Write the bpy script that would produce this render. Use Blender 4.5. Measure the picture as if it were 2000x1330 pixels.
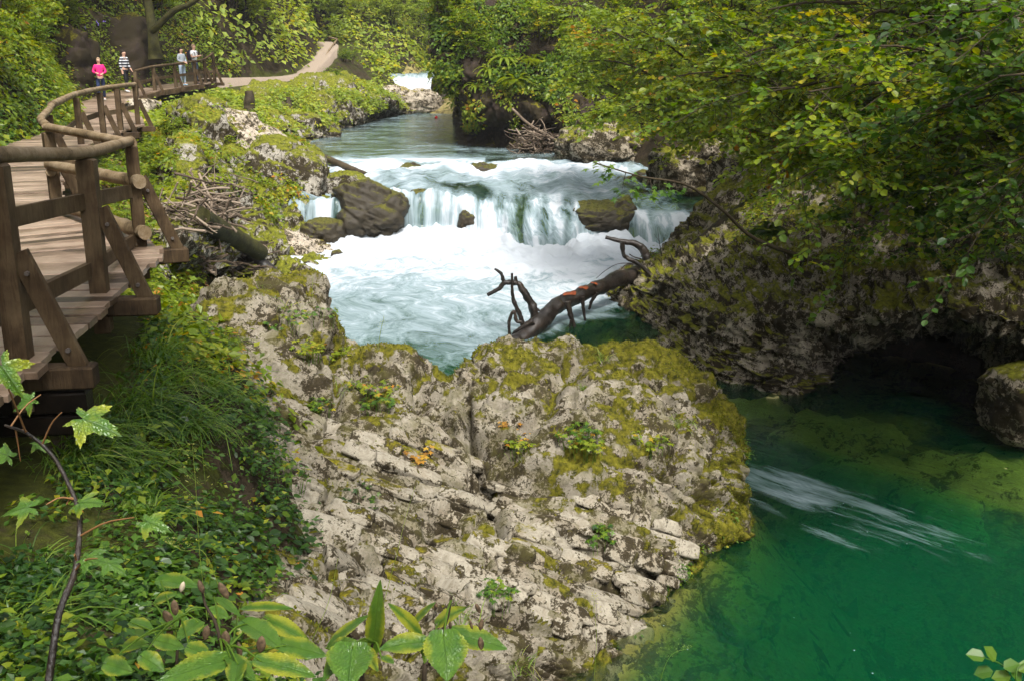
import bpy, math, random
import numpy as np
from mathutils import Vector, Matrix

for o in list(bpy.data.objects):
    bpy.data.objects.remove(o)
R = math.radians
SC = bpy.context.scene
COL = SC.collection
random.seed(3)

# ------------------------------------------------------------------ camera, sky, sun, exposure
EYE, PITCH, FPX = 1.87, R(15.5), 2000.0
cam_data = bpy.data.cameras.new('camera')
cam = bpy.data.objects.new('camera', cam_data)
COL.objects.link(cam)
cam.location = (0, 0, EYE)
cam.rotation_euler = (R(90) - PITCH, 0, 0)
cam_data.sensor_width = 36
cam_data.lens = 36.0
cam_data.clip_start = 0.05
cam_data.clip_end = 2000
SC.camera = cam

SUN_EL, SUN_AZ = R(57), R(160)      # azimuth from +Y, positive towards +X
world = bpy.data.worlds.new('World')
SC.world = world
world.use_nodes = True
wn = world.node_tree.nodes
wl = world.node_tree.links
sky = wn.new('ShaderNodeTexSky')
sky.sky_type = 'NISHITA'
sky.sun_disc = False
sky.sun_elevation = SUN_EL
sky.sun_rotation = SUN_AZ
sky.air_density = 1.0
sky.dust_density = 4.0
sky.ozone_density = 1.0
hs = wn.new('ShaderNodeHueSaturation')
hs.inputs['Saturation'].default_value = 0.3
wl.new(sky.outputs[0], hs.inputs['Color'])
bg = wn['Background']
bg.inputs['Strength'].default_value = 0.088
wl.new(hs.outputs[0], bg.inputs['Color'])
sun_data = bpy.data.lights.new('sun', 'SUN')
sun_data.energy = 1.5
sun_data.angle = R(14)
sun_data.color = (1.0, 0.975, 0.93)
sun = bpy.data.objects.new('sun', sun_data)
COL.objects.link(sun)
sd = Vector((math.sin(SUN_AZ) * math.cos(SUN_EL), math.cos(SUN_AZ) * math.cos(SUN_EL), math.sin(SUN_EL)))
sun.rotation_euler = sd.to_track_quat('Z', 'Y').to_euler()
sun.location = (0, 0, 60)
SC.view_settings.view_transform = 'Standard'
SC.view_settings.look = 'None'
SC.view_settings.gamma = 1
SC.view_settings.exposure = 1.88
cy = SC.cycles
cy.use_denoising = True
cy.max_bounces = 7
cy.diffuse_bounces = 3
cy.glossy_bounces = 2
cy.transmission_bounces = 4
cy.transparent_max_bounces = 10
cy.caustics_reflective = False
cy.caustics_refractive = False
cy.use_adaptive_sampling = True
cy.adaptive_threshold = 0.02

# ------------------------------------------------------------------ numpy helpers
SP, CP = math.sin(PITCH), math.cos(PITCH)
def at(x, y, Y):
    """world point seen at photo pixel (x, y) at forward distance Y"""
    yy = FPX * CP + (665 - y) * SP
    zz = -FPX * SP + (665 - y) * CP
    return np.array([(x - 1000) * Y / yy, Y, EYE + zz * Y / yy])
def atz(x, y, z):
    yy = FPX * CP + (665 - y) * SP
    zz = -FPX * SP + (665 - y) * CP
    return at(x, y, (z - EYE) * yy / zz)
def wid(npx, Y):
    return npx * Y / FPX

_r = np.random.default_rng(11)
_perm = np.tile(_r.permutation(256), 3)
_g = _r.normal(size=(256, 3)); _g /= np.linalg.norm(_g, axis=1)[:, None]
def perlin(P, seed=0):
    P = np.asarray(P, float) + seed * 17.37
    I = np.floor(P).astype(int)
    F = P - I
    I &= 255
    U = F * F * F * (F * (F * 6 - 15) + 10)
    out = 0
    for dx in (0, 1):
        wx = U[..., 0] if dx else 1 - U[..., 0]
        for dy in (0, 1):
            wy = U[..., 1] if dy else 1 - U[..., 1]
            for dz in (0, 1):
                wz = U[..., 2] if dz else 1 - U[..., 2]
                h = _perm[_perm[_perm[I[..., 0] + dx] + I[..., 1] + dy] + I[..., 2] + dz]
                g = _g[h]
                d = g[..., 0] * (F[..., 0] - dx) + g[..., 1] * (F[..., 1] - dy) + g[..., 2] * (F[..., 2] - dz)
                out = out + wx * wy * wz * d
    return out * 1.5
def fbm(P, octv=4, seed=0, lac=2.1, gain=.5, ridged=False):
    P = np.asarray(P, float)
    a, s, tot = 1.0, 0, 0
    for i in range(octv):
        n = perlin(P, seed + i * 3)
        if ridged:
            n = 1 - 2 * np.abs(n)
        s = s + a * n; tot += a
        P = P * lac; a *= gain
    return s / tot
def rnd_hash(*ints):
    h = np.zeros_like(ints[0], dtype=np.uint64)
    for k, v in enumerate(ints):
        h = (h ^ (v.astype(np.int64).astype(np.uint64) + np.uint64(0x9E3779B97F4A7C15 * (k + 1) & 0xFFFFFFFFFFFFFFFF))) * np.uint64(0xBF58476D1CE4E5B9)
        h ^= h >> np.uint64(29)
    return (h & np.uint64(0xFFFFF)).astype(float) / 0xFFFFF
def sstep(a, b, x):
    t = np.clip((x - a) / (b - a), 0, 1)
    return t * t * (3 - 2 * t)
def unit(v):
    v = np.asarray(v, float)
    return v / np.maximum(np.linalg.norm(v, axis=-1, keepdims=True), 1e-9)

def mesh(name, V, F, mat=None, smooth=True, attrs=None, uv=None):
    V = np.asarray(V, np.float32).reshape(-1, 3)
    me = bpy.data.meshes.new(name)
    if isinstance(F, np.ndarray):
        k = F.shape[1]; nf = len(F)
        tot = np.full(nf, k, np.int32); idx = F.astype(np.int32).ravel()
    else:
        tot = np.array([len(f) for f in F], np.int32); nf = len(F)
        idx = np.array([i for f in F for i in f], np.int32)
    me.vertices.add(len(V)); me.vertices.foreach_set('co', V.ravel())
    me.loops.add(len(idx)); me.loops.foreach_set('vertex_index', idx)
    me.polygons.add(nf)
    st = np.zeros(nf, np.int32); st[1:] = np.cumsum(tot)[:-1]
    me.polygons.foreach_set('loop_start', st)
    me.polygons.foreach_set('loop_total', tot)
    me.polygons.foreach_set('use_smooth', np.full(nf, smooth, bool))
    for an, av in (attrs or {}).items():
        at_ = me.attributes.new(an, 'FLOAT', 'POINT')
        at_.data.foreach_set('value', np.asarray(av, np.float32).ravel())
    if uv is not None:
        ul = me.attributes.new('flow', 'FLOAT_VECTOR', 'POINT')
        w = np.zeros((len(V), 3), np.float32); w[:, :uv.shape[1]] = uv
        ul.data.foreach_set('vector', w.ravel())
    me.update(calc_edges=True)
    if mat: me.materials.append(mat)
    return me
def link(name, me, parent=None):
    o = bpy.data.objects.new(name, me)
    COL.objects.link(o)
    if parent is not None: o.parent = parent
    return o
def tag(o, label=None, cat=None, group=None, kind=None):
    if label: o['label'] = label
    if cat: o['category'] = cat
    if group: o['group'] = group
    if kind: o['kind'] = kind
    return o
def thing(name, label, cat, loc=(0, 0, 0), group=None, rz=0):
    o = bpy.data.objects.new(name, None)
    COL.objects.link(o)
    o.location = tuple(loc); o.rotation_euler = (0, 0, rz); o.empty_display_size = .1
    return tag(o, label, cat, group)
def dup(root, loc, rz=0, sc=1.0, label=None, group=None, rot=None):
    r = root.copy(); COL.objects.link(r)
    r.location = tuple(loc); r.rotation_euler = rot if rot else (0, 0, rz); r.scale = (sc, sc, sc) if np.isscalar(sc) else sc
    if label: r['label'] = label
    if group: r['group'] = group
    for ch in list(root.children):
        c = ch.copy(); COL.objects.link(c); c.parent = r
        for g in list(ch.children):
            d = g.copy(); COL.objects.link(d); d.parent = c
    return r

def gridF(nu, nv, closed_v=False):
    a = np.arange(nu * nv).reshape(nu, nv)
    if closed_v:
        a = np.concatenate([a, a[:, :1]], 1)
    return np.stack([a[:-1, :-1], a[:-1, 1:], a[1:, 1:], a[1:, :-1]], -1).reshape(-1, 4)
class MB:
    """collects pieces of ONE mesh"""
    def __init__(s): s.V, s.F, s.n, s.A, s.round = [], [], 0, [], False
    def add(s, V, F, a=None):
        V = np.asarray(V, float).reshape(-1, 3)
        s.V.append(V); s.F += [tuple(int(i) + s.n for i in f) for f in F]; s.n += len(V)
        s.A.append(np.full(len(V), 0.5 if a is None else a) if a is None or np.isscalar(a) else np.asarray(a))
        return s
    def box(s, c, size, rot=None, a=None, taper=0, jit=0):
        sx, sy, sz = [k / 2 for k in size]
        b = min(sx, sy, sz) * .18
        V, F = [], []
        for zz, ins in ((-sz, b), (-sz + b, 0), (sz - b, 0), (sz, b)):
            for x, y in ((-1, -1), (1, -1), (1, 1), (-1, 1)):
                V.append((x * (sx - ins), y * (sy - ins), zz))
        V = np.array(V)
        if jit: V += np.random.default_rng(int(abs(c[0] * 977 + c[1] * 313)) + 1).normal(size=V.shape) * jit
        F = [(3, 2, 1, 0), (12, 13, 14, 15)]
        for r in range(3):
            for k in range(4):
                F.append((r * 4 + k, r * 4 + (k + 1) % 4, r * 4 + 4 + (k + 1) % 4, r * 4 + 4 + k))
        if rot is not None: V = V @ np.asarray(rot).T
        return s.add(V + np.asarray(c), F, a)
    def tube(s, P, rad, n=8, a=None, cap=True, bump=0, seed=0):
        V, F = tube(P, rad, n, bump, seed, cap); s.round = True
        return s.add(V, F, a)
    def build(s, name, mat, parent=None, smooth=None):
        smooth = s.round if smooth is None else smooth
        me = mesh(name, np.concatenate(s.V), s.F, mat, smooth, {'rnd': np.concatenate(s.A)})
        return link(name, me, parent)
def frames(P):
    P = np.asarray(P, float)
    T = np.gradient(P, axis=0); T = unit(T)
    up = np.array([0, 0, 1.0]) if abs(T[0][2]) < .9 else np.array([1.0, 0, 0])
    N = np.empty_like(P)
    n = up - T[0] * np.dot(up, T[0])
    for i in range(len(P)):
        n = n - T[i] * np.dot(n, T[i]); n = n / max(np.linalg.norm(n), 1e-9); N[i] = n
    return T, N, np.cross(T, N)
def tube(P, rad, n=8, bump=0, seed=0, cap=True):
    P = np.asarray(P, float); m = len(P)
    rad = np.broadcast_to(np.asarray(rad, float), (m,))
    T, N, B = frames(P)
    ang = np.arange(n) * 2 * math.pi / n
    off = np.cos(ang)[None, :, None] * N[:, None] + np.sin(ang)[None, :, None] * B[:, None]
    rr = rad[:, None] * np.ones((m, n))
    if bump:
        q = P[:, None] + off * rad[:, None, None]
        rr = rr * (1 + bump * fbm(q * (0.6 / max(rad.max(), 1e-3)), 3, seed))
    V = P[:, None] + off * rr[..., None]
    F = [tuple(f) for f in gridF(m, n, True)]
    V = V.reshape(-1, 3)
    if cap:                      # flat sawn ends with their own rim
        k = len(V); V = np.concatenate([V, V[:n], V[-n:]])
        F.append(tuple(range(k + n - 1, k - 1, -1))); F.append(tuple(range(k + n, k + 2 * n)))
    return V, F
def rotm(xa, za=(0, 0, 1)):
    """matrix whose columns are x axis along xa, z near za"""
    x = unit(xa); z = np.asarray(za, float); z = unit(z - x * np.dot(z, x)); y = np.cross(z, x)
    return np.stack([x, y, z], 1)
def smooth_path(P, n):
    """Catmull-Rom through P, n samples"""
    P = np.asarray(P, float)
    Q = np.vstack([2 * P[0] - P[1], P, 2 * P[-1] - P[-2]])
    t = np.linspace(0, len(P) - 1 - 1e-6, n); i = t.astype(int); f = (t - i)[:, None]
    a, b, c, d = Q[i], Q[i + 1], Q[i + 2], Q[i + 3]
    return .5 * (2 * b + (c - a) * f + (2 * a - 5 * b + 4 * c - d) * f * f + (3 * b - a - 3 * c + d) * f ** 3)
def loft(C, nr, nc):
    C = np.asarray(C, float)
    A = np.stack([smooth_path(C[:, j], nr) for j in range(C.shape[1])], 1)
    return np.stack([smooth_path(A[i], nc) for i in range(nr)], 0)
def grid_normals(P):
    du = np.gradient(P, axis=0); dv = np.gradient(P, axis=1)
    return unit(np.cross(dv, du))

# ------------------------------------------------------------------ materials
def new_mat(name):
    m = bpy.data.materials.new(name); m.use_nodes = True
    nt = m.node_tree; b = nt.nodes['Principled BSDF']
    return m, nt, b, nt.nodes['Material Output']
def N(nt, t, **kw):
    n = nt.nodes.new(t)
    for k, v in kw.items():
        if k in n.inputs.keys(): n.inputs[k].default_value = v
        else: setattr(n, k, v)
    return n
def ramp(nt, fac, stops, interp='LINEAR'):
    r = nt.nodes.new('ShaderNodeValToRGB'); r.color_ramp.interpolation = interp
    e = r.color_ramp.elements
    while len(e) > 1: e.remove(e[-1])
    e[0].position = stops[0][0]; e[0].color = (*stops[0][1], 1) if len(stops[0][1]) == 3 else stops[0][1]
    for p, c in stops[1:]:
        k = e.new(p); k.color = (*c, 1) if len(c) == 3 else c
    if fac is not None: nt.links.new(fac, r.inputs[0])
    return r
def noise(nt, vec, scale, detail=4, rough=.55, dist=0.0, dim='3D'):
    n = N(nt, 'ShaderNodeTexNoise', Scale=scale, Detail=detail, Roughness=rough, Distortion=dist)
    if vec is not None: nt.links.new(vec, n.inputs['Vector'])
    return n
def math_(nt, op, a, b=None, c=None, clamp=False):
    m = nt.nodes.new('ShaderNodeMath'); m.operation = op; m.use_clamp = clamp
    for i, v in enumerate((a, b, c)):
        if v is None: continue
        if isinstance(v, (int, float)): m.inputs[i].default_value = v
        else: nt.links.new(v, m.inputs[i])
    return m.outputs[0]
def mixc(nt, fac, a, b):
    m = nt.nodes.new('ShaderNodeMix'); m.data_type = 'RGBA'
    for s, v in ((m.inputs[0], fac), (m.inputs[6], a), (m.inputs[7], b)):
        if isinstance(v, (int, float)): s.default_value = v
        elif isinstance(v, tuple): s.default_value = (*v, 1) if len(v) == 3 else v
        else: nt.links.new(v, s)
    return m.outputs[2]
def bump(nt, h, strength, dist, base=None):
    b = N(nt, 'ShaderNodeBump', Strength=strength, Distance=dist)
    nt.links.new(h, b.inputs['Height'])
    if base is not None: nt.links.new(base, b.inputs['Normal'])
    return b.outputs[0]

def rock_mat(name, light=(.50, .45, .40), mid=(.30, .26, .22), dark=(.022, .017, .009), moss=(.17, .145, .010), moss2=(.05, .05, .008),
             moss_amt=.5, dark_amt=.5, scale=1.0, wet=0.0, attr=False):
    m, nt, b, out = new_mat(name)
    geo = nt.nodes.new('ShaderNodeNewGeometry'); pos = geo.outputs['Position']
    sep = nt.nodes.new('ShaderNodeSeparateXYZ'); nt.links.new(geo.outputs['Normal'], sep.inputs[0])
    n1 = noise(nt, pos, 2.2 * scale, 6, .65)
    n2 = noise(nt, pos, 9.0 * scale, 6, .7, .6)
    n3 = noise(nt, pos, 45.0 * scale, 4, .7)
    n4 = noise(nt, pos, 1.1 * scale, 5, .6)
    base = ramp(nt, n2.outputs[0], [(.30, mid), (.52, light), (.75, tuple(min(1, c * 1.25) for c in light))])
    tint = mixc(nt, ramp(nt, n1.outputs[0], [(.45, (0, 0, 0)), (.7, (.5, .5, .5))]).outputs[0], base.outputs[0], (light[0] * 1.05, light[1] * .92, light[2] * .78))
    # dark lichen and dead moss crust in patches of its own shape
    dm = math_(nt, 'ADD', math_(nt, 'MULTIPLY', n1.outputs[0], .55), math_(nt, 'MULTIPLY', n2.outputs[0], .65))
    dm = math_(nt, 'ADD', dm, math_(nt, 'MULTIPLY', math_(nt, 'SUBTRACT', n3.outputs[0], .5), .30))
    t = .74 - .30 * dark_amt
    dmask = ramp(nt, dm, [(t - .03, (0, 0, 0)), (t + .03, (1, 1, 1))])
    dcol = mixc(nt, n3.outputs[0], dark, tuple(c * 1.9 for c in dark))
    col = mixc(nt, dmask.outputs[0], tint, dcol)
    # moss where the surface faces up
    mm = math_(nt, 'ADD', math_(nt, 'MULTIPLY', sep.outputs[2], .42), math_(nt, 'MULTIPLY', n4.outputs[0], .75))
    mm = math_(nt, 'ADD', mm, math_(nt, 'MULTIPLY', math_(nt, 'SUBTRACT', n2.outputs[0], .5), .55))
    t = 1.05 - .55 * moss_amt
    if attr:
        am = N(nt, 'ShaderNodeAttribute', attribute_name='moss')
        mm = math_(nt, 'ADD', am.outputs['Fac'], math_(nt, 'ADD', math_(nt, 'MULTIPLY', math_(nt, 'SUBTRACT', n2.outputs[0], .5), .7), math_(nt, 'MULTIPLY', math_(nt, 'SUBTRACT', n3.outputs[0], .5), .5)))
        t = .5
        wash = noise(nt, pos, 3.1, 6, .7)
        col = mixc(nt, ramp(nt, wash.outputs[0], [(.46, (0, 0, 0)), (.66, (.62, .62, .62))]).outputs[0], col, (.085, .078, .022))
    mmask = ramp(nt, mm, [(t - .05, (0, 0, 0)), (t + .05, (1, 1, 1))])
    n5 = noise(nt, pos, 14 * scale, 4, .6)
    mcol = ramp(nt, n5.outputs[0], [(.32, moss2), (.5, moss), (.72, tuple(min(1, c * 1.7) for c in moss))])
    col = mixc(nt, mmask.outputs[0], col, mcol.outputs[0])
    nt.links.new(col, b.inputs['Base Color'])
    b.inputs['Roughness'].default_value = .85 - .5 * wet
    h = math_(nt, 'ADD', math_(nt, 'MULTIPLY', n2.outputs[0], .5), math_(nt, 'MULTIPLY', n3.outputs[0], .35))
    n6 = noise(nt, pos, 120 * scale, 2, .6)
    h = math_(nt, 'ADD', h, math_(nt, 'MULTIPLY', math_(nt, 'MULTIPLY', n6.outputs[0], mmask.outputs[0]), .5))
    nt.links.new(bump(nt, h, .8, .05 / scale), b.inputs['Normal'])
    b.inputs['Specular IOR Level'].default_value = .10 + .25 * wet
    return m

def leaf_mat(name, stops, rough=.42, trans=.42, spec=.3):
    m, nt, b, out = new_mat(name)
    a = N(nt, 'ShaderNodeAttribute', attribute_name='rnd')
    r = ramp(nt, a.outputs['Fac'], stops)
    nt.links.new(r.outputs[0], b.inputs['Base Color'])
    b.inputs['Roughness'].default_value = rough
    b.inputs['Specular IOR Level'].default_value = spec
    tr = nt.nodes.new('ShaderNodeBsdfTranslucent')
    hsv = N(nt, 'ShaderNodeHueSaturation', Hue=.49, Saturation=1.15, Value=2.0)
    nt.links.new(r.outputs[0], hsv.inputs['Color']); nt.links.new(hsv.outputs[0], tr.inputs[0])
    mx = N(nt, 'ShaderNodeMixShader'); mx.inputs[0].default_value = trans
    nt.links.new(b.outputs[0], mx.inputs[1]); nt.links.new(tr.outputs[0], mx.inputs[2]); nt.links.new(mx.outputs[0], out.inputs[0])
    return m
def wood_mat(name, c1, c2, c3, rough=.75, scale=1.0, stretch=(1, 1, 1), local=False, spec=.12, bstr=.5):
    m, nt, b, out = new_mat(name)
    tc = nt.nodes.new('ShaderNodeTexCoord'); geo = nt.nodes.new('ShaderNodeNewGeometry')
    a = N(nt, 'ShaderNodeAttribute', attribute_name='rnd')
    mp = N(nt, 'ShaderNodeMapping'); mp.inputs['Scale'].default_value = stretch
    nt.links.new(tc.outputs['Object'] if local else geo.outputs['Position'], mp.inputs[0])
    oi = nt.nodes.new('ShaderNodeObjectInfo')
    if local:
        ad_ = N(nt, 'ShaderNodeVectorMath'); ad_.operation = 'ADD'; cx = nt.nodes.new('ShaderNodeCombineXYZ')
        nt.links.new(math_(nt, 'MULTIPLY', oi.outputs['Random'], 37.0), cx.inputs[0]); nt.links.new(mp.outputs[0], ad_.inputs[0]); nt.links.new(cx.outputs[0], ad_.inputs[1]); vec = ad_.outputs[0]
    else: vec = mp.outputs[0]
    n0 = noise(nt, geo.outputs['Position'], 3.0 * scale, 5, .6)
    n1 = noise(nt, vec, 22 * scale, 5, .7, 1.2)
    n2 = noise(nt, vec, 90 * scale, 3, .6)
    f = math_(nt, 'ADD', math_(nt, 'MULTIPLY', n0.outputs[0], .7), math_(nt, 'MULTIPLY', n1.outputs[0], .45))
    f = math_(nt, 'ADD', f, math_(nt, 'MULTIPLY', math_(nt, 'SUBTRACT', a.outputs['Fac'], .5), .7))
    if local: f = math_(nt, 'ADD', f, math_(nt, 'MULTIPLY', math_(nt, 'SUBTRACT', oi.outputs['Random'], .5), .22))
    r = ramp(nt, f, [(.36, c3), (.55, c1), (.78, c2)])
    nt.links.new(r.outputs[0], b.inputs['Base Color'])
    b.inputs['Roughness'].default_value = rough; b.inputs['Specular IOR Level'].default_value = spec
    h = math_(nt, 'ADD', n1.outputs[0], math_(nt, 'MULTIPLY', n2.outputs[0], .4))
    nt.links.new(bump(nt, h, bstr, .01), b.inputs['Normal'])
    return m
def plain_mat(name, col, rough=.7, var=.25, scale=20):
    m, nt, b, out = new_mat(name)
    geo = nt.nodes.new('ShaderNodeNewGeometry')
    n = noise(nt, geo.outputs['Position'], scale, 4, .6)
    r = ramp(nt, n.outputs[0], [(.3, tuple(c * (1 - var) for c in col)), (.7, tuple(min(1, c * (1 + var)) for c in col))])
    nt.links.new(r.outputs[0], b.inputs['Base Color']); b.inputs['Roughness'].default_value = rough; b.inputs['Specular IOR Level'].default_value = .2
    nt.links.new(bump(nt, n.outputs[0], .3, .01), b.inputs['Normal'])
    return m

M = {}
M['rock'] = rock_mat('limestone', light=(.40, .36, .30), mid=(.19, .16, .12), moss_amt=.60, dark_amt=.62)
M['rock_face'] = rock_mat('bedded_limestone', light=(.265, .235, .18), mid=(.11, .093, .066), moss=(.11, .10, .010), moss2=(.03, .032, .006), dark_amt=.46, attr=True)
M['rock_slab'] = rock_mat('bed_slab_limestone', light=(.29, .26, .20), mid=(.14, .12, .086), moss_amt=.38, dark_amt=.40)
M['rock_pale'] = rock_mat('pale_limestone', light=(.42, .365, .285), mid=(.22, .18, .135), moss_amt=.38, dark_amt=.44, scale=1.2)
M['rock_moss'] = rock_mat('mossy_limestone', light=(.36, .33, .28), mid=(.2, .18, .14), moss=(.135, .14, .014), moss2=(.05, .058, .008), moss_amt=.82, dark_amt=.6, scale=.8)
M['rock_bank'] = rock_mat('bank_limestone', light=(.36, .31, .235), mid=(.15, .125, .088), moss=(.14, .14, .013), moss_amt=.62, dark_amt=.58)
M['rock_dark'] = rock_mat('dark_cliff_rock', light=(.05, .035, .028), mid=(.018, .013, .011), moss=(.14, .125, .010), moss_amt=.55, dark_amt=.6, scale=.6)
M['rock_wet'] = rock_mat('wet_river_rock', light=(.045, .036, .024), mid=(.016, .013, .009), moss=(.075, .07, .008), moss_amt=.72, dark_amt=.7, wet=.7)
M['rock_sub'] = rock_mat('sunken_boulder_stone', light=(.62, .55, .23), mid=(.38, .33, .12), dark=(.09, .075, .025), moss_amt=-.3, dark_amt=.30, scale=.6)
M['rock_bed'] = rock_mat('river_bed_stone', light=(.30, .25, .10), mid=(.16, .13, .05), dark=(.05, .04, .018), moss_amt=-.3, dark_amt=.35, scale=.5)
M['soil'] = rock_mat('forest_floor', light=(.055, .04, .024), mid=(.026, .02, .012), dark=(.012, .009, .005), moss=(.045, .05, .008), moss2=(.03, .035, .008), moss_amt=.62, dark_amt=.5, scale=.8)
M['leaf_a'] = leaf_mat('leaf_green', [(0, (.025, .06, .006)), (.45, (.085, .15, .010)), (.8, (.19, .23, .012)), (1, (.32, .27, .015))])
M['leaf_b'] = leaf_mat('leaf_yellow_green', [(0, (.05, .085, .006)), (.4, (.125, .185, .012)), (.8, (.22, .24, .015)), (.93, (.34, .24, .015)), (1, (.36, .16, .02))])
M['leaf_far'] = leaf_mat('leaf_far_lit', [(0, (.09, .125, .018)), (.4, (.18, .245, .035)), (.8, (.29, .33, .045)), (1, (.42, .36, .05))], rough=.6)  # paler than the near leaves: far brightness put into the colour
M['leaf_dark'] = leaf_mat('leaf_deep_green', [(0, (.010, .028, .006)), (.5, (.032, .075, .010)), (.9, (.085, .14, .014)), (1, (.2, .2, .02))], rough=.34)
M['leaf_herb'] = leaf_mat('herb_leaf', [(0, (.02, .055, .010)), (.5, (.06, .13, .014)), (.85, (.15, .21, .018)), (1, (.32, .27, .02))], rough=.4)
M['leaf_autumn'] = leaf_mat('autumn_leaf', [(0, (.24, .12, .02)), (.5, (.40, .22, .03)), (1, (.46, .35, .03))])
M['leaf_litter'] = leaf_mat('dead_leaf', [(0, (.06, .03, .015)), (.5, (.16, .075, .03)), (1, (.30, .17, .06))], trans=.1, rough=.6)
M['grass'] = leaf_mat('grass_blade', [(0, (.035, .075, .010)), (.5, (.08, .15, .018)), (.9, (.18, .24, .04)), (1, (.3, .27, .08))], rough=.4)
M['bark'] = wood_mat('bark', (.04, .03, .018), (.09, .07, .042), (.014, .011, .007), scale=1)
M['bark_moss'] = wood_mat('mossy_bark', (.03, .028, .010), (.075, .07, .018), (.010, .008, .005))
M['twig'] = wood_mat('twig', (.10, .075, .045), (.18, .14, .08), (.04, .03, .02))
M['plank'] = wood_mat('deck_plank_wood', (.17, .115, .077), (.28, .205, .148), (.05, .033, .02), rough=.40, stretch=(.5, .12, .12), local=True, spec=.3)
M['post'] = wood_mat('weathered_post_wood', (.065, .042, .022), (.14, .10, .056), (.016, .010, .006), stretch=(1.2, 1.2, .14), bstr=.8)
M['rail'] = wood_mat('peeled_log_wood', (.17, .12, .066), (.30, .235, .16), (.03, .02, .011))
M['wetwood'] = wood_mat('wet_dark_wood', (.012, .008, .005), (.035, .023, .014), (.004, .003, .002), rough=.45)
M['drift'] = wood_mat('driftwood', (.11, .08, .056), (.22, .17, .125), (.035, .025, .016))
M['trunk_wet'] = wood_mat('wet_bark', (.014, .0105, .008), (.045, .032, .023), (.005, .004, .003), rough=.36, spec=.35, bstr=.9)
M['gravel'] = plain_mat('path_gravel', (.26, .205, .155), .9, .25, 30)
def blocks(P, size, seed, prot=.08, groove=.05, gw=.06):
    """relief of broken blocks: each cell stands out or back by its own amount, with open joints between"""
    S = np.asarray(size, float); Q_ = P / S + .35 * np.stack([fbm(P * .8, 2, seed + k) for k in range(3)], -1); I0 = np.floor(Q_).astype(int)
    d1 = np.full(Q_.shape[:-1], 9.0); d2 = d1.copy(); r1 = np.zeros_like(d1)
    sv = np.full(d1.shape, seed)
    for dx in (-1, 0, 1):
        for dy in (-1, 0, 1):
            for dz in (-1, 0, 1):
                c = I0 + np.array([dx, dy, dz]); hx = rnd_hash(c[..., 0], c[..., 1], c[..., 2], sv); hy = rnd_hash(c[..., 0], c[..., 1], c[..., 2], sv + 1); hz = rnd_hash(c[..., 0], c[..., 1], c[..., 2], sv + 2)
                q = Q_ - c - np.stack([hx, hy, hz], -1); dd = np.sqrt((q ** 2).sum(-1))
                nr = dd < d1; d2 = np.where(nr, d1, np.minimum(d2, dd)); r1 = np.where(nr, hx * 7.13 % 1.0, r1); d1 = np.where(nr, dd, d1)
    return prot * (r1 - .5) * 2 + prot * .3 * (.5 - d1) - groove * np.exp(-((d2 - d1) / gw) ** 2)
# ------------------------------------------------------------------ terrain
ZL, ZU = -3.5, -1.9                 # water level of the lower pool and of the upper pool
def I(Y, ys, vs): return np.interp(Y, ys, vs)
SY = [-20, 0, 1.5, 3, 4.5, 6.4, 8.2, 10.7, 12.8, 16.4, 20.6, 23, 26, 30, 34, 38, 42, 46, 50, 54, 57, 60, 63, 66, 69, 72, 75, 80, 100]
SX = [3, 1.2, .4, -1.0, -2.3, -3.05, -3.3, -3.9, -5.7, -7.2, -8.8, -9.5, -10.1, -10.7, -12.2, -14.0, -15.6, -15.4, -14.6, -13.9, -13.2, -12.2, -11.6, -11.8, -11.9, -11.8, -11.9, -13, -12]
SZ = [.1, .1, 0, -.45, -.7, -.8, -.8, -.9, -.9, -.8, -.6, -.5, -.5, -.5, -.5, -.5, -.4, -.3, .1, .3, .42, .5, .6, .7, 1.1, 1.6, 2.05, 2.5, 4]
LY = [-20, 0, 1.5, 3, 4.5, 6.4, 8.2, 10.7, 12.8, 14.5, 18, 24, 30, 35, 41.8, 51, 60, 68, 75, 100]
LX = [6, 4.2, 3.2, 2.2, 1.3, .6, .2, -.4, -1.6, -3.6, -5, -6, -6.3, -6.6, -8.6, -9.6, -9.4, -8.9, -8.9, -8]
RY = [-20, 8, 12, 14.3, 15.6, 16.9, 18.5, 20, 21.7, 23.7, 25, 27, 29, 32, 35.5, 38, 41.8, 44, 46, 55, 70, 80, 100]
RX = [14, 11, 10, 9.6, 9.2, 8.4, 7.0, 5.4, 4.0, 3.3, 4.9, 6.9, 7.9, 7.7, 6.2, 4.6, 2.7, .6, -1.8, -2.8, -3.9, -4.2, -3]
def zwater(Y): return I(Y, [-20, 30.5, 32, 39, 70, 82, 100], [ZL, ZL, -2.4, ZU, ZU, .5, .9])
def bed_depth(X, Y):
    xl, xr = I(Y, LY, LX), I(Y, RY, RX)
    a = np.clip((X - xl) * .55, 0, 2.3); b = np.clip((xr - X) * .55, 0, 2.3)
    d = np.minimum(a, b)
    # shelf of rock in front of the cave, the emerald trough beside the outcrop
    line = (X - 2.9) * .73 + (Y - 12.9) * .68
    shelf = sstep(.2, 1.8, line) * sstep(24, 19, Y)
    d = d * (1 - shelf) + np.minimum(d, .42) * shelf
    xw = np.interp(Y, [0, 8, 9.2, 10.4, 11.3, 12.2], [-.6, .8, 1.5, 2.1, 2.8, 2.9])        # ledges run out from the outcrop's foot
    d = np.where(Y < 12.2, np.minimum(d, .08 + 1.1 * np.clip(X - xw, 0, 9)), d)
    up = sstep(30, 34, Y)
    return d * (1 - .6 * up) + .05
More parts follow.
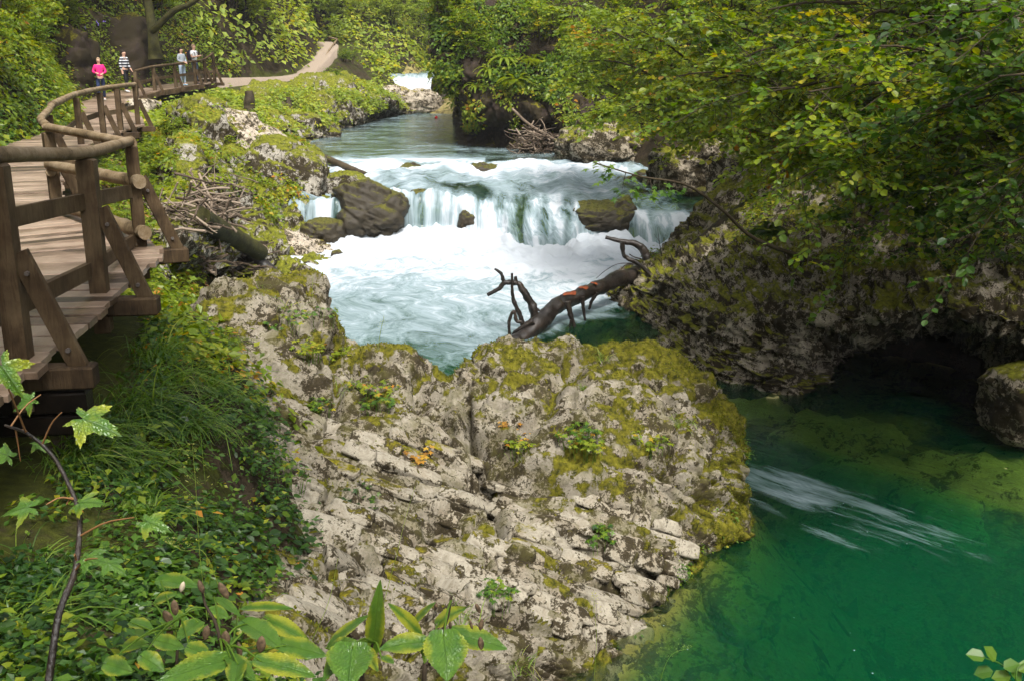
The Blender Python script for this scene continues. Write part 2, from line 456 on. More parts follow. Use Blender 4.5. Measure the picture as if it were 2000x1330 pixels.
def terr(X, Y):
    X = np.asarray(X, float); Y = np.asarray(Y, float)
    xs, zs, xl, xr, zw = I(Y, SY, SX), I(Y, SY, SZ), I(Y, LY, LX), I(Y, RY, RX), zwater(Y)
    steep = sstep(40, 46, Y)
    kx = [xs - 70, xs - 22, xs - 8, xs - 4.2, xs - 2.8, xs - 1.9, xs, xs * .45 + xl * .55, xl, xl + .01]
    kz = [zs + 48, zs + 22, zs + 9.5, zs + 4.6, zs + 2.0, zs + .25, zs, zs * .35 + zw * .65 + .15, zw, zw - .05]
    rx = [xr - .01, xr, xr + .5, xr + 2.0, xr + 5, xr + 14, xr + 70]
    rz = [zw - .05, zw, zw + .9, zw + 2.2 + 2 * steep, zw + 5.0 + 3.5 * steep, zw + 14 + 4 * steep, zw + 55]
    nearb = sstep(14.5, 12.5, Y)          # the soil shoulder between the walk and the outcrop
    kx[7:8] = [(xs + .88) * nearb + (xs * .7 + xl * .3) * (1 - nearb), (xs + 1.7) * nearb + (xs * .45 + xl * .55) * (1 - nearb)]
    kz[7:8] = [(zs - .38) * nearb + (zs * .65 + zw * .35 + .1) * (1 - nearb), (zs - 1.7) * nearb + (zs * .35 + zw * .65 + .15) * (1 - nearb)]
    K = kx + rx; Z = kz + rz
    out = np.where(X < K[0], Z[0], Z[-1])
    for i in range(len(K) - 1):
        m = (X >= K[i]) & (X <= K[i + 1])
        t = np.clip((X - K[i]) / np.maximum(K[i + 1] - K[i], 1e-6), 0, 1)
        out = np.where(m, Z[i] + (Z[i + 1] - Z[i]) * t, out)
    inr = (X > xl) & (X < xr)
    out = np.where(inr, zw - bed_depth(X, Y), out)
    # the gorge bends away: a wooded slope closes the far end
    out = out + 22 * sstep(92, 150, Y) + 2.5 * sstep(82, 90, Y) * sstep(0, 3, np.abs(X + 7))
    P = np.stack([X, Y, out], -1)
    hill = np.clip(np.maximum(xs - 2.2 - X, (X - xr - 1.0)) / 3, 0, 1)
    out = out + hill * (fbm(P * .28, 3, 5) * 1.6 + fbm(P * 1.1, 3, 9) * .35)
    bank = np.clip(np.minimum(xl - X, X - xs) / .6, 0, 1) * (X > xs)
    out = out + bank * fbm(P * .9, 3, 14) * .30
    out = out + inr * fbm(P * 1.3, 3, 21) * .22
    return out
def axis(parts):
    a = []
    for x0, x1, st in parts: a += list(np.arange(x0, x1, st))
    return np.array(a + [parts[-1][1]])
gx = axis([(-90, -40, 5), (-40, -20, 1.0), (-20, 12, .28), (12, 24, .8), (24, 90, 5)])
gy = axis([(-20, 0, 1.0), (0, 36, .28), (36, 95, .5), (95, 170, 3)])
GX, GY = np.meshgrid(gx, gy, indexing='ij')
GZ = terr(GX, GY)
TP = np.stack([GX, GY, GZ], -1)
TN = -grid_normals(TP)
TN[TN[..., 2] < 0] *= -1
d_ = fbm(TP * .8, 4, 31)[..., None] * .25
inw = (GX > I(GY, LY, LX)) & (GX < I(GY, RY, RX))
bedmask = inw.astype(float)
o = link('terrain', mesh('terrain', TP, gridF(len(gx), len(gy))[:, ::-1], M['soil'], True))
tag(o, kind='structure')
# the bed of the river: its own sheet just above the terrain between the banks
bx = np.linspace(0, 1, 90); by = axis([(2, 32, .16), (32, 92, .5)])
BY = np.repeat(by[None], 90, 0)
BX = I(BY, LY, LX) + bx[:, None] * (I(BY, RY, RX) - I(BY, LY, LX))
BZ = terr(BX, BY) + .03
BP = np.stack([BX, BY, BZ], -1)
lump = fbm(BP * np.array([.5, .5, .2]), 4, 41) * .35 + blocks(BP, (1.3, .8, 1.0), 43, .16, .10) + .1
BP[..., 2] = np.minimum(BZ + lump * np.clip(bed_depth(BX, BY) - .15, 0, .8), zwater(BY) - .05)
BP[..., 2] = np.maximum(BP[..., 2], terr(BX, BY) + .015)
o = link('river_bed', mesh('river_bed', BP, gridF(90, len(by))[:, ::-1], M['rock_bed'], True)); tag(o, kind='structure')

# ------------------------------------------------------------------ river surface
XF = [-7.5, -5.9, -5.0, -4.4, -3.4, -1.5, -.3, .6, 1.5, 2.0, 3.4, 3.9, 5, 8]
def _n1(X, f, seed): return fbm(np.stack([np.asarray(X) * f, 0 * np.asarray(X) + seed, 0 * np.asarray(X)], -1), 2, seed)
def Yfall(X): return np.interp(X, XF, [30.4, 30.4, 30.4, 31.2, 31.5, 31.2, 30.4, 28.8, 28.9, 30.3, 30.4, 29.2, 29.0, 29.2]) + .35 * _n1(X, 1.1, 3)
def hcrest(X): return np.interp(X, XF, [-2.35, -2.35, -2.4, -2.35, -2.22, -2.3, -2.45, -2.5, -2.5, -2.6, -2.65, -2.72, -2.74, -2.68]) + .16 * _n1(X, 1.3, 7)
def wfall(X): return np.interp(X, XF, [.55, .55, .6, .5, .5, .8, 1.8, 3.4, 3.0, 1.0, .8, 1.3, 1.2, .9]) * (1 + .3 * _n1(X, 1.7, 11))
def river_z(X, Y):
    s = Y - Yfall(X); w = wfall(X); hc = hcrest(X)
    z = np.where(s < 0, ZL, 0.0)
    t = np.clip(s / w, 0, 1)
    zf = ZL + (hc - ZL) * np.sin(t * math.pi / 2) ** .9
    t2 = np.clip((s - w) / np.maximum(38.5 - Yfall(X) - w, .5), 0, 1)
    zr = hc + (ZU - .12 - hc) * t2
    z = np.where(s >= 0, np.where(s < w, zf, zr), z)
    edge = 38.6 + .35 * np.sin(X * 1.1) + .3 * np.sin(X * 2.7 + 1)
    return np.where(Y > edge - .5, z + sstep(edge - .5, edge, Y) * (ZU - z), z), s, w, edge
ru = axis([(-10.5, 10.5, .075)])
rs = axis([(-28, -9, .09), (-9, -1.5, .07), (-1.5, 3.2, .035), (3.2, 9.6, .06), (9.6, 14, .12), (14, 44, .3)])
RXg, RSg = np.meshgrid(ru, rs, indexing='ij')
RYg = RSg + Yfall(RXg)
RZ, S_, W_, E_ = river_z(RXg, RYg)
P2 = np.stack([RXg, RYg, RXg * 0], -1)
# turbulence: strong below the falls, streaks running with the flow
below = np.clip(1 - (-S_ - .2) / 9, 0, 1) * (S_ < .2)
calm = sstep(19.5, 16, RYg)
side = (RXg - .1) - (RYg - 19.4) * .70
green = sstep(-.2, .9, side) * sstep(25.5, 23.5, RYg)
turb = below * (1 - .8 * green)
q = np.stack([RXg * .9, RYg * .55, RXg * 0], -1)
RZ = RZ + turb * (fbm(q * 1.6, 4, 51) * .30 + fbm(q * 5, 2, 53) * .05)
RZ = RZ + np.exp(-((S_ + .3) / .8) ** 2) * .26 * (1 + 1.3 * fbm(P2 * 1.5, 3, 55)) * sstep(1.0, .4, S_)
rap = sstep(0, .6, S_ - W_) * sstep(E_ + .3, E_ - .5, RYg)
q = np.stack([RXg * 1.1, RYg * .42, RXg * 0], -1)
RZ = RZ + rap * (fbm(q * 1.3, 4, 61) * .22 + fbm(q * .7, 3, 63, ridged=True) * .16)
RZ = RZ + rap * .14 * np.exp(-((RYg - E_ + 1.1) / .45) ** 2) * (1 + .8 * np.sin(RXg * 2.2))
fallm = sstep(-.1, .25, S_) * sstep(.5, -.1, S_ - W_)
q = np.stack([RXg * 2.8, S_ * .5, RXg * 0], -1)
RZ = RZ + fallm * (fbm(q, 4, 71, gain=.6) * .36)
upm = sstep(E_, E_ + 1, RYg)
q = np.stack([RXg * .5, RYg * 1.3, RXg * 0], -1)
RZ = RZ + upm * fbm(q * 1.6, 3, 81) * .022
low = calm * (S_ < 0)
al = (RXg - 2.9) * .68 - (RYg - 12.9) * .73; ac = (RXg - 2.9) * .73 + (RYg - 12.9) * .68     # along and across the jet past the outcrop
q = np.stack([ac * 1.6, al * .45, RXg * 0], -1)
RZ = RZ + low * fbm(q * 1.2, 3, 91) * (.012 + .05 * np.exp(-(ac / .8) ** 2) * sstep(5, 0, al))
RP = np.stack([RXg, RYg, RZ], -1)
# foam, plus painted glints over the upper pool
fo = np.zeros_like(RZ)
dist_f = -S_
pool = np.clip(1.0 - dist_f / 21, 0, 1) + .22 * fbm(P2 * .5, 3, 101)
pool = pool * (1 - .93 * green) * (1 - .30 * sstep(20, 16.5, RYg))
fo = np.where(S_ < 0, np.clip(pool, 0, 1), fo)
pat = np.exp(-(((RXg - 1.75) / .75) ** 2 + ((RYg - 21.4) / .45) ** 2)) * .55
fo = np.maximum(fo, pat * (S_ < 0))
fo = np.where((S_ < 0) & (RYg < 17.2), fo * sstep(15.0, 17.2, RYg) , fo)
jet = np.exp(-(ac / (.40 + .13 * np.clip(al, 0, 9))) ** 2) * sstep(-.6, .5, al) * (.52 * np.exp(-(np.clip(al - .8, 0, 9) / 1.0) ** 2) + .17 * sstep(3.8, .8, al))
jbreak = np.clip(.62 + 1.0 * fbm(np.stack([ac * 1.5, al * .8, 0 * ac], -1), 3, 93), .05, 1)
jet = jet * jbreak
jet2 = .7 * np.exp(-((ac + .55 + .12 * al) / .16) ** 2) * sstep(.3, 1, al) * sstep(3.4, 2, al) * .35
field = .24 * np.exp(-((ac - .1 + .05 * al) / (.7 + .16 * np.clip(al, 0, 9))) ** 2) * sstep(-.3, .6, al) * sstep(5.5, 2, al)
fo = np.where((S_ < 0) & (RYg < 16), np.maximum(fo, np.maximum(np.maximum(jet, jet2), field)), fo)
curt = np.clip(.70 + .95 * fbm(np.stack([RXg * 2.6, S_ * .25, 0 * RXg], -1), 3, 107), .15, 1)
fo = np.where(S_ >= 0, curt - .12 * sstep(.1, .5, np.abs(S_ - W_ * .8)), fo)
rp = .58 + .42 * fbm(np.stack([RXg * .7, RYg * .35, RXg * 0], -1) * 1.3, 3, 111) + .30 * np.exp(-((RYg - E_ + 1.4) / .9) ** 2)
rp = rp - .38 * sstep(3.0, 5.2, RXg) * sstep(30.5, 32, RYg)
fo = np.where(S_ - W_ > .15, fo + (np.clip(rp, 0.05, 1) - fo) * sstep(.15, .9, S_ - W_), fo)
# smooth dark tongue over the sunken slab left of the chute
tx = RXg + 1.45 + (RYg - 33.0) * .75
dk = np.exp(-(tx / .75) ** 2 - ((RYg - 33.0) / 1.1) ** 2)
fo = fo * (1 - .85 * np.clip(dk * 1.3, 0, 1) * (S_ > .55 * W_))
fo = np.where(RYg > E_ - .1, .30 + .2 * fbm(np.stack([RXg * .25, RYg * .8, RXg * 0], -1), 3, 121) + .5 * sstep(3, 0, RYg - E_) * (RXg < -1), fo)  # upper pool: pale streaks stand for white reflections, real foam only near the lip
dep = np.maximum(bed_depth(RXg, RYg), .02)
dep = np.where(S_ > 0, np.minimum(dep, .5), dep)
dep = np.where(RYg > E_, bed_depth(RXg, RYg) * 1.2, dep)
flow = np.stack([RXg, RYg, RXg * 0], -1)
fu = np.where(S_ > 0, RXg * 1.0, RXg); fv = RYg
flowuv = np.stack([RXg * 3.0 + .25 * fbm(P2 * .6, 2, 131), RYg * .55, 0 * RXg], -1)
chute = np.exp(-((RXg - .9) / 1.1) ** 2) * sstep(-.5, .3, S_)
flowuv[..., 0] += chute * (1.5 * S_ - .25 * S_ ** 2)
lowm = (sstep(17, 14.5, RYg) * (S_ < 0))[..., None]
flowuv = flowuv * (1 - lowm) + np.stack([ac * 3.2 + .5 * fbm(P2 * .5, 3, 133), al * .42, 0 * RXg + 3], -1) * lowm
wr = sstep(.1, 1.0, S_ - W_)[..., None]
sw2 = fbm(np.stack([RXg * .5, RYg * .4, 0 * RXg], -1), 3, 139)
flowuv = flowuv * (1 - wr) + np.stack([RXg * .8 + sw2 * 1.6, RYg * .9 + sw2 * .8 - RXg * .25, 0 * RXg + 7], -1) * wr
bmask = (S_ < -.3) & (RYg > 15)
swirl = fbm(P2 * .35, 3, 137)
fl2 = np.stack([RXg * 1.3 + swirl * 2.2, RYg * .75 - swirl * 1.4, 0 * RXg], -1)
wpool = (sstep(0, -2.5, S_) * sstep(15, 17, RYg))[..., None]
flowuv = flowuv * (1 - wpool) + fl2 * wpool
m, nt, b, out = new_mat('river_water')
af = N(nt, 'ShaderNodeAttribute', attribute_name='foam'); ad = N(nt, 'ShaderNodeAttribute', attribute_name='depth')
fl = N(nt, 'ShaderNodeAttribute', attribute_name='flow'); aup = N(nt, 'ShaderNodeAttribute', attribute_name='upper')
geo = nt.nodes.new('ShaderNodeNewGeometry')
n1 = noise(nt, fl.outputs['Vector'], 2.2, 6, .62, .35)
n2 = noise(nt, fl.outputs['Vector'], 9.0, 4, .6, .2)
nn = math_(nt, 'ADD', math_(nt, 'MULTIPLY', n1.outputs[0], .7), math_(nt, 'MULTIPLY', n2.outputs[0], .3))
fsum = math_(nt, 'ADD', math_(nt, 'MULTIPLY', af.outputs['Fac'], 1.25), math_(nt, 'MULTIPLY', math_(nt, 'SUBTRACT', nn, .52), 1.5))
fsum = math_(nt, 'MULTIPLY', fsum, math_(nt, 'MULTIPLY', af.outputs['Fac'], 6.0, clamp=True))
vb = N(nt, 'ShaderNodeTexVoronoi', Scale=6.5); nt.links.new(geo.outputs['Position'], vb.inputs['Vector'])
nbm = noise(nt, geo.outputs['Position'], .9, 3, .6)
dots = math_(nt, 'MULTIPLY', math_(nt, 'LESS_THAN', vb.outputs['Distance'], .05), math_(nt, 'MULTIPLY', math_(nt, 'GREATER_THAN', nbm.outputs[0], .57), math_(nt, 'LESS_THAN', aup.outputs['Fac'], .01)))  # lower pool sparkle painted as tiny white bubble dots
fsum = math_(nt, 'MAXIMUM', fsum, math_(nt, 'MULTIPLY', dots, .85))
fmask = ramp(nt, fsum, [(.22, (0, 0, 0)), (.62, (.6, .6, .6)), (1.0, (.97, .97, .97))])
foamc = ramp(nt, fsum, [(.2, (.20, .29, .30)), (.75, (.29, .36, .39)), (1.0, (.44, .47, .50))])  # bluer where foam thins; grey-blue steps also paint shading into the streaks
dif = nt.nodes.new('ShaderNodeBsdfDiffuse'); nt.links.new(foamc.outputs[0], dif.inputs[0])
# clear water: light passes, takes on the green of the depth below it, the rest is turbid emerald
deepf = math_(nt, 'SUBTRACT', 1.0, math_(nt, 'POWER', 2.718, math_(nt, 'MULTIPLY', ad.outputs['Fac'], -.95)))
tc = ramp(nt, deepf, [(0, (.92, .92, .82)), (.25, (.66, .76, .45)), (.5, (.32, .62, .26)), (1, (.02, .30, .11))])
tr = nt.nodes.new('ShaderNodeBsdfTransparent'); nt.links.new(tc.outputs[0], tr.inputs[0])
tb = nt.nodes.new('ShaderNodeBsdfDiffuse')
tcol = mixc(nt, aup.outputs['Fac'], (.001, .058, .022), (.05, .07, .045))
nt.links.new(tcol, tb.inputs[0])
mx0 = nt.nodes.new('ShaderNodeMixShader'); nt.links.new(math_(nt, 'MULTIPLY', deepf, .62), mx0.inputs[0])
nt.links.new(tr.outputs[0], mx0.inputs[1]); nt.links.new(tb.outputs[0], mx0.inputs[2])
gl = N(nt, 'ShaderNodeBsdfGlossy', Roughness=.12)
fr = N(nt, 'ShaderNodeFresnel', IOR=1.33)
nb = noise(nt, fl.outputs['Vector'], 5.0, 3, .55, .3)
bn = bump(nt, nb.outputs[0], .35, .06)
nt.links.new(bn, gl.inputs['Normal']); nt.links.new(bn, fr.inputs['Normal'])
mx1 = nt.nodes.new('ShaderNodeMixShader'); nt.links.new(fr.outputs[0], mx1.inputs[0])
nt.links.new(mx0.outputs[0], mx1.inputs[1]); nt.links.new(gl.outputs[0], mx1.inputs[2])
mx2 = nt.nodes.new('ShaderNodeMixShader'); nt.links.new(fmask.outputs[0], mx2.inputs[0])
nt.links.new(mx1.outputs[0], mx2.inputs[1]); nt.links.new(dif.outputs[0], mx2.inputs[2])
nt.links.new(mx2.outputs[0], out.inputs[0])
nt.nodes.remove(b)
M['water'] = m
# keep only faces between the banks
F = gridF(len(ru), len(rs))[:, ::-1]
xl, xr = I(RYg, LY, LX), I(RYg, RY, RX)
keep = ((RXg > xl - 1.2) & (RXg < xr + 1.2) & (RYg < 73) & (RYg > 1)).ravel()
F = F[keep[F].all(1)]
used = np.zeros(RXg.size, bool); used[F.ravel()] = True
re = np.cumsum(used) - 1
upf = sstep(31, 36, RYg)
me = mesh('river', RP.reshape(-1, 3)[used], re[F], m, True, {'foam': fo.ravel()[used], 'depth': dep.ravel()[used], 'upper': upf.ravel()[used]}, flowuv.reshape(-1, 3)[used])
tag(link('river', me), kind='structure')

# second fall far up the gorge
fa = at(742, 190, 79); fb = at(862, 190, 79)
nu, nv = 60, 90
u = np.linspace(0, 1, nu)[:, None]; v = np.linspace(0, 1, nv)[None]
X = fa[0] - 1.2 + (fb[0] - fa[0] + 2.4) * u + 0 * v
prof = np.interp(v, [0, .1, .3, .42, .62, .75, 1], [-2.0, -1.75, -.95, -.35, .15, .55, .62])
Yv = 75.5 + np.interp(v, [0, .1, .3, .42, .62, .75, 1], [0, 1.2, 2.3, 2.7, 3.4, 4.2, 16]) + 0 * u + np.sin(u * 5) * .5
Z = prof + 0 * u + .15 * fbm(np.stack([X * 2, v * 6 + 0 * u, 0 * X], -1), 3, 141)
fm = np.interp(v, [0, .12, .6, .75, 1], [.9, 1, .95, .5, .15]) + 0 * u
me = mesh('upper_waterfall', np.stack([X, Yv, Z], -1), gridF(nu, nv)[:, ::-1], M['water'], True,
          {'foam': fm.ravel(), 'depth': np.full(fm.size, .8), 'upper': np.ones(fm.size)}, np.stack([X * 2, v * 6 + 0 * u, 0 * X], -1).reshape(-1, 3))
tag(link('upper_waterfall', me), 'white waterfall far up the gorge behind pale rocks', 'waterfall')

# ------------------------------------------------------------------ rock builders
def strata(P, nb, th, along, blk, seed=3, groove=.035, prot=.06, warp=.10, gw=.018):
    """relief of bedded limestone: beds of uneven thickness cut into blocks by joints"""
    b = P @ unit(nb) + warp * fbm(P * .7, 3, seed) + .02 * fbm(P * 4, 2, seed + 5)
    # uneven bed thickness
    b = b / th; b = b + .35 * np.sin(b * 1.3 + seed) + .2 * np.sin(b * 2.9)
    i = np.floor(b); f = b - i
    t = P @ unit(along) + .12 * fbm(P * 2.2, 2, seed + 7)
    L = blk * (.5 + 1.3 * rnd_hash(i, np.full_like(i, seed)))
    j = t / L + rnd_hash(i, np.full_like(i, seed + 3)) * 7; jj = np.floor(j); g = j - jj
    ed = np.minimum(np.minimum(f, 1 - f) * th, np.minimum(g, 1 - g) * L * 1.3)
    r = rnd_hash(i, jj, np.full_like(i, seed + 9)); r0 = rnd_hash(i, np.full_like(i, seed + 13))
    d = prot * ((r - .5) * .7 + (r0 - .5) * 2.0)
    # a bed's upper edge stands out like a step
    d = d + prot * .55 * (np.where(f > .85, (1 - f) / .15, f / .85) - .5)
    d = d - groove * np.exp(-(ed / gw) ** 2) * (.35 + .9 * r0)
    return d * (.3 + .7 * sstep(-.3, .2, fbm(P * .9, 2, seed + 17)))
def rock_surface(P, amp=.25, sc=1.0, seed=0, st=None, stm=1.0):
    n = grid_normals(P)
    d = amp * (fbm(P * .9 * sc, 4, seed) * .8 + fbm(P * 2.6 * sc, 4, seed + 20, ridged=True) * .28 + fbm(P * 11 * sc, 3, seed + 40) * .08)
    if st is not None: d = d + stm * strata(P, **st)
    return P + n * d[..., None]
def sphere_dirs(nu, nv):
    th = np.linspace(0, math.pi, nu)[:, None]; ph = np.linspace(0, 2 * math.pi, nv, endpoint=False)[None]
    return np.stack([np.sin(th) * np.cos(ph), np.sin(th) * np.sin(ph), np.cos(th) + 0 * ph], -1)
def boulder_mesh(name, size, mat, seed, nu=70, nv=110, blocky=2.6, amp=.16, st=None, sc=1.0, tilt=(0, 0), soft=1.0):
    nu, nv = (int(nu * .72), int(nv * .72)) if nu > 40 else (nu, nv)
    D = sphere_dirs(nu, nv)
    sup = (np.abs(D) ** blocky).sum(-1) ** (-1 / blocky)
    P = D * sup[..., None] * np.asarray(size) / 2
    S = max(size)
    f = P / S * 2.2
    d = amp * S * (.55 * fbm(f * .9, 3, seed) + .28 * fbm(f * 2.3, 4, seed + 7, ridged=True) * .6 + .10 * fbm(f * 7, 3, seed + 11))
    P = P + D * d[..., None]
    # flat broken faces
    rg = np.random.default_rng(seed)
    for k in range(7 if soft == 1.0 else 3):
        nrm = unit(rg.normal(size=3)); c = (np.abs(nrm * np.asarray(size) / 2).sum()) * rg.uniform(.62, .9)
        ex = np.maximum(P @ nrm - c, 0)
        P = P - nrm * (ex * .85)[..., None]
    P = P + soft * D * (blocks(P + seed, (S * .42, S * .42, S * .28), seed % 50, S * .035, S * .022) + blocks(P + seed, (S * .17, S * .17, S * .11), seed % 50 + 3, S * .013, S * .010))[..., None]
    if st is not None:
        P = P + D * strata(P, **st)[..., None]
    if tilt != (0, 0):
        Rm = np.array(Matrix.Rotation(tilt[0], 3, 'X') @ Matrix.Rotation(tilt[1], 3, 'Y')); P = P @ Rm.T
    F = gridF(nu, nv, True)
    return mesh(name, P, F, mat, True)
def boulder(label, loc, size, mat, seed, name='boulder', cat='boulder', group=None, rz=0, **kw):
    o = link(name, boulder_mesh(name, size, mat, seed, **kw))
    o.location = tuple(loc); o.rotation_euler = (0, 0, rz)
    return tag(o, label, cat, group)
SURF = {}

# ---- the foreground outcrop
cols = [
 [(380, 640, 12.5), (330, 760, 10.0), (320, 900, 8.8), (310, 1100, 6.9), (290, 1330, 4.7)],
 [(500, 565, 13.0), (450, 700, 11.0), (440, 850, 9.1), (440, 1050, 7.4), (420, 1330, 5.0)],
 [(600, 590, 13.1), (560, 720, 11.3), (540, 850, 9.6), (540, 1050, 7.6), (540, 1330, 5.0)],
 [(680, 680, 12.9), (650, 770, 11.4), (640, 880, 9.9), (650, 1060, 8.0), (660, 1330, 5.6)],
 [(790, 702, 12.6), (760, 800, 11.2), (740, 910, 9.9), (760, 1080, 8.2), (780, 1330, 6.2)],
 [(885, 752, 12.3), (860, 850, 11.0), (850, 950, 9.9), (880, 1100, 8.4), (890, 1330, 6.8)],
 [(955, 695, 12.6), (970, 800, 11.5), (960, 950, 10.1), (990, 1110, 8.7), (1000, 1330, 7.3)],
 [(1060, 680, 13.0), (1080, 790, 11.8), (1080, 950, 10.4), (1110, 1120, 9.0), (1085, 1330, 7.75)],
 [(1190, 692, 13.0), (1210, 800, 11.9), (1220, 950, 10.6), (1240, 1120, 9.45), (1180, 1330, 8.1)],
 [(1310, 702, 12.8), (1330, 810, 11.9), (1330, 950, 10.9), (1340, 1090, 10.15), (1290, 1190, 9.25)],
 [(1385, 770, 12.4), (1395, 850, 11.8), (1390, 960, 11.2), (1385, 1050, 10.7), (1365, 1095, 10.4)],
 [(1438, 850, 11.9), (1436, 890, 11.8), (1415, 950, 11.4), (1440, 1000, 11.35), (1445, 1035, 11.15)],
]
C = []
for c in cols:
    p = [at(*q) for q in c]
    back1 = p[0] + np.array([0, .55, -.35]); back2 = p[0] + np.array([0, 1.1, -1.4]); back3 = np.array([p[0][0], p[0][1] + 1.5, -4.2])
    low = p[-1] + np.array([.05, -.5, -1.1])
    C.append([back3, back2, back1] + p + [low])
last = C[-1]
C.insert(0, [q + np.array([-1.1, 0, -.9]) for q in C[0]])
C.insert(0, [q + np.array([-1.4, 0, -2.2]) for q in C[0]])
C.append([q + np.array([-.05, .75, -.75]) for q in last])
C.append([q + np.array([-.5, 1.4, -1.8]) for q in last])
C = np.array(C).transpose(1, 0, 2)
P = loft(C, 460, 500)
NBED, ABED = np.array([.306, .58, .64]), np.array([.914, .023, -.405])
rowv = np.linspace(0, 1, 460)[:, None]
facem = sstep(.42, .60, rowv + .12 * fbm(P * .6, 2, 3)) * .85 + .15
rmass = sstep(-.1, .7, P[..., 0] + .75 * (P[..., 1] - 10.6)) * sstep(9.4, 10.2, P[..., 1])
facem = facem * (1 - .65 * rmass)
n = grid_normals(P)
hump = np.maximum(sstep(.60, .40, rowv), rmass * .8)
bulge = np.exp(-(((P[..., 0] - 1.15) / 1.0) ** 2 + ((P[..., 1] - 11.4) / 1.1) ** 2)) * .38
d = bulge + hump * (fbm(P * 1.1, 3, 201) * .26 + fbm(P * 2.4, 4, 203, ridged=True) * .16) + fbm(P * .7, 3, 205) * .06 + fbm(P * 9, 3, 207) * .012 + hump * blocks(P, (.8, .7, .5), 67, .09, .07)
# long open clefts along the beds and one steep joint through the middle
d = d + (.25 + .75 * facem) * strata(P, NBED, .095, ABED, 1.1, 5, groove=.07, prot=.075, warp=.05, gw=.018)
d = d + facem * strata(P, NBED, .30, ABED, 4.0, 8, groove=.26, prot=.20, warp=.06, gw=.03)
cr = (P[..., 0] + .15) + .45 * (P[..., 1] - 10.3) * -1 + .15 * fbm(P * 1.3, 3, 211)
d = d - .16 * np.exp(-(cr / .10) ** 2) * sstep(.25, .4, rowv)
# the deep joints and gaping bed partings one can follow by eye
CL = [([(600, 1030), (705, 1073), (792, 1095), (900, 1130)], .30, 9), ([(836, 1012), (905, 1030), (985, 1082), (1060, 1105)], .26, 8), ([(905, 776), (914, 846), (962, 942), (984, 1012), (984, 1085)], .34, 10), ([(1058, 1090), (1168, 1134), (1233, 1156)], .26, 8),
      ([(500, 832), (552, 860), (600, 880), (700, 905), (800, 960), (900, 985)], .26, 8), ([(812, 752), (836, 804), (900, 845), (990, 895)], .30, 13), ([(1211, 925), (1277, 933), (1364, 995)], .30, 11), ([(490, 920), (560, 950), (660, 970), (760, 1010)], .24, 8),
      ([(480, 985), (590, 1020), (640, 1040)], .22, 9), ([(1000, 940), (1100, 965), (1210, 1010), (1300, 1050)], .22, 7), ([(1010, 1040), (1110, 1075), (1200, 1100), (1290, 1135)], .22, 7), ([(620, 1150), (740, 1180), (860, 1215), (960, 1260)], .24, 9), ([(640, 700), (660, 760), (650, 830)], .22, 10),
      ([(1090, 720), (1130, 790), (1120, 850)], .20, 12), ([(1240, 745), (1300, 800), (1320, 880), (1300, 940)], .20, 12), ([(540, 640), (600, 690), (660, 700)], .2, 10), ([(930, 1160), (1010, 1190), (1120, 1230)], .22, 8)]
rel = P - np.array([0, 0, EYE]); dpt = rel[..., 1] * CP - rel[..., 2] * SP
U_ = 1000 + FPX * rel[..., 0] / dpt; V_ = 665 - FPX * (rel[..., 1] * SP + rel[..., 2] * CP) / dpt
wob = 9 * fbm(P * 3.0, 3, 277)
for pts, dep_, w_ in CL:
    best = np.full(U_.shape, 1e9)
    for (xa, ya), (xb, yb) in zip(pts[:-1], pts[1:]):
        t_ = np.clip(((U_ - xa) * (xb - xa) + (V_ - ya) * (yb - ya)) / ((xb - xa) ** 2 + (yb - ya) ** 2), 0, 1)
        best = np.minimum(best, np.hypot(U_ - xa - t_ * (xb - xa) + wob * .4, V_ - ya - t_ * (yb - ya) + wob))
    d = d - dep_ * np.exp(-(best / w_) ** 2) * (rowv > .36)
# shoulders: the left knob and the right hump stand proud
d = d + .30 * np.exp(-(((P[..., 0] + 2.9) / .8) ** 2 + ((P[..., 1] - 12.5) / 1.0) ** 2))
P = P - n * d[..., None] * np.sign(n[..., 2].mean()) * -1
SURF['outcrop'] = P
nz = np.abs(grid_normals(P)[..., 2])
crest = sstep(.52, .34, rowv) * .30 + rmass * .16 + .22 * sstep(.4, 1.6, P[..., 0] - 1.1 + .3 * (P[..., 1] - 10)) + .14 * sstep(.75, .9, rowv)
MOSS = .30 * nz + crest * .7 + .70 * fbm(P * 1.3, 4, 261) + .80 * fbm(P * 4.5, 4, 263) + .10
o = link('rock_outcrop', mesh('rock_outcrop', P, gridF(460, 500), M['rock_face'], True, {'moss': MOSS.ravel()}))
tag(o, 'big pale bedded limestone outcrop with mossy humps in front of the pool', 'rock')
OUTCROP = o

# ---- right bank rock with the dark undercut
wl = [atz(x, y, ZL - .05) for x, y in ((1190, 578), (1245, 618), (1312, 695), (1405, 745), (1550, 772))] + \
     [at(1700, 755, 18.6), at(1850, 730, 19.6)] + [atz(x, y, ZL - .05) for x, y in ((2010, 845), (2200, 900), (2500, 960))]
mid = [(1200, 563, 23.9), (1258, 575, 22.2), (1326, 640, 18.9), (1418, 690, 17.1), (1560, 725, 16.2), (1700, 690, 19.0), (1850, 675, 20.0), (2005, 780, 14.7), (2200, 820, 13.6), (2500, 860, 12.4)]
lip = [(1212, 545, 24.2), (1275, 535, 22.4), (1345, 575, 19.2), (1430, 612, 17.4), (1565, 640, 16.1), (1700, 632, 15.3), (1860, 622, 14.9), (2010, 640, 14.2), (2200, 650, 13.3), (2500, 660, 12.2)]
top = [(1245, 518, 25.0), (1310, 500, 23.6), (1375, 492, 21.2), (1465, 490, 19.2), (1590, 530, 17.2), (1720, 545, 16.4), (1870, 540, 15.9), (2020, 540, 15.2), (2200, 540, 14.2), (2500, 540, 13)]
rows = [[w + np.array([-.1, -.1, -1.2]) for w in wl], wl, [at(*q) for q in mid], [at(*q) for q in lip], [at(*q) for q in top]]
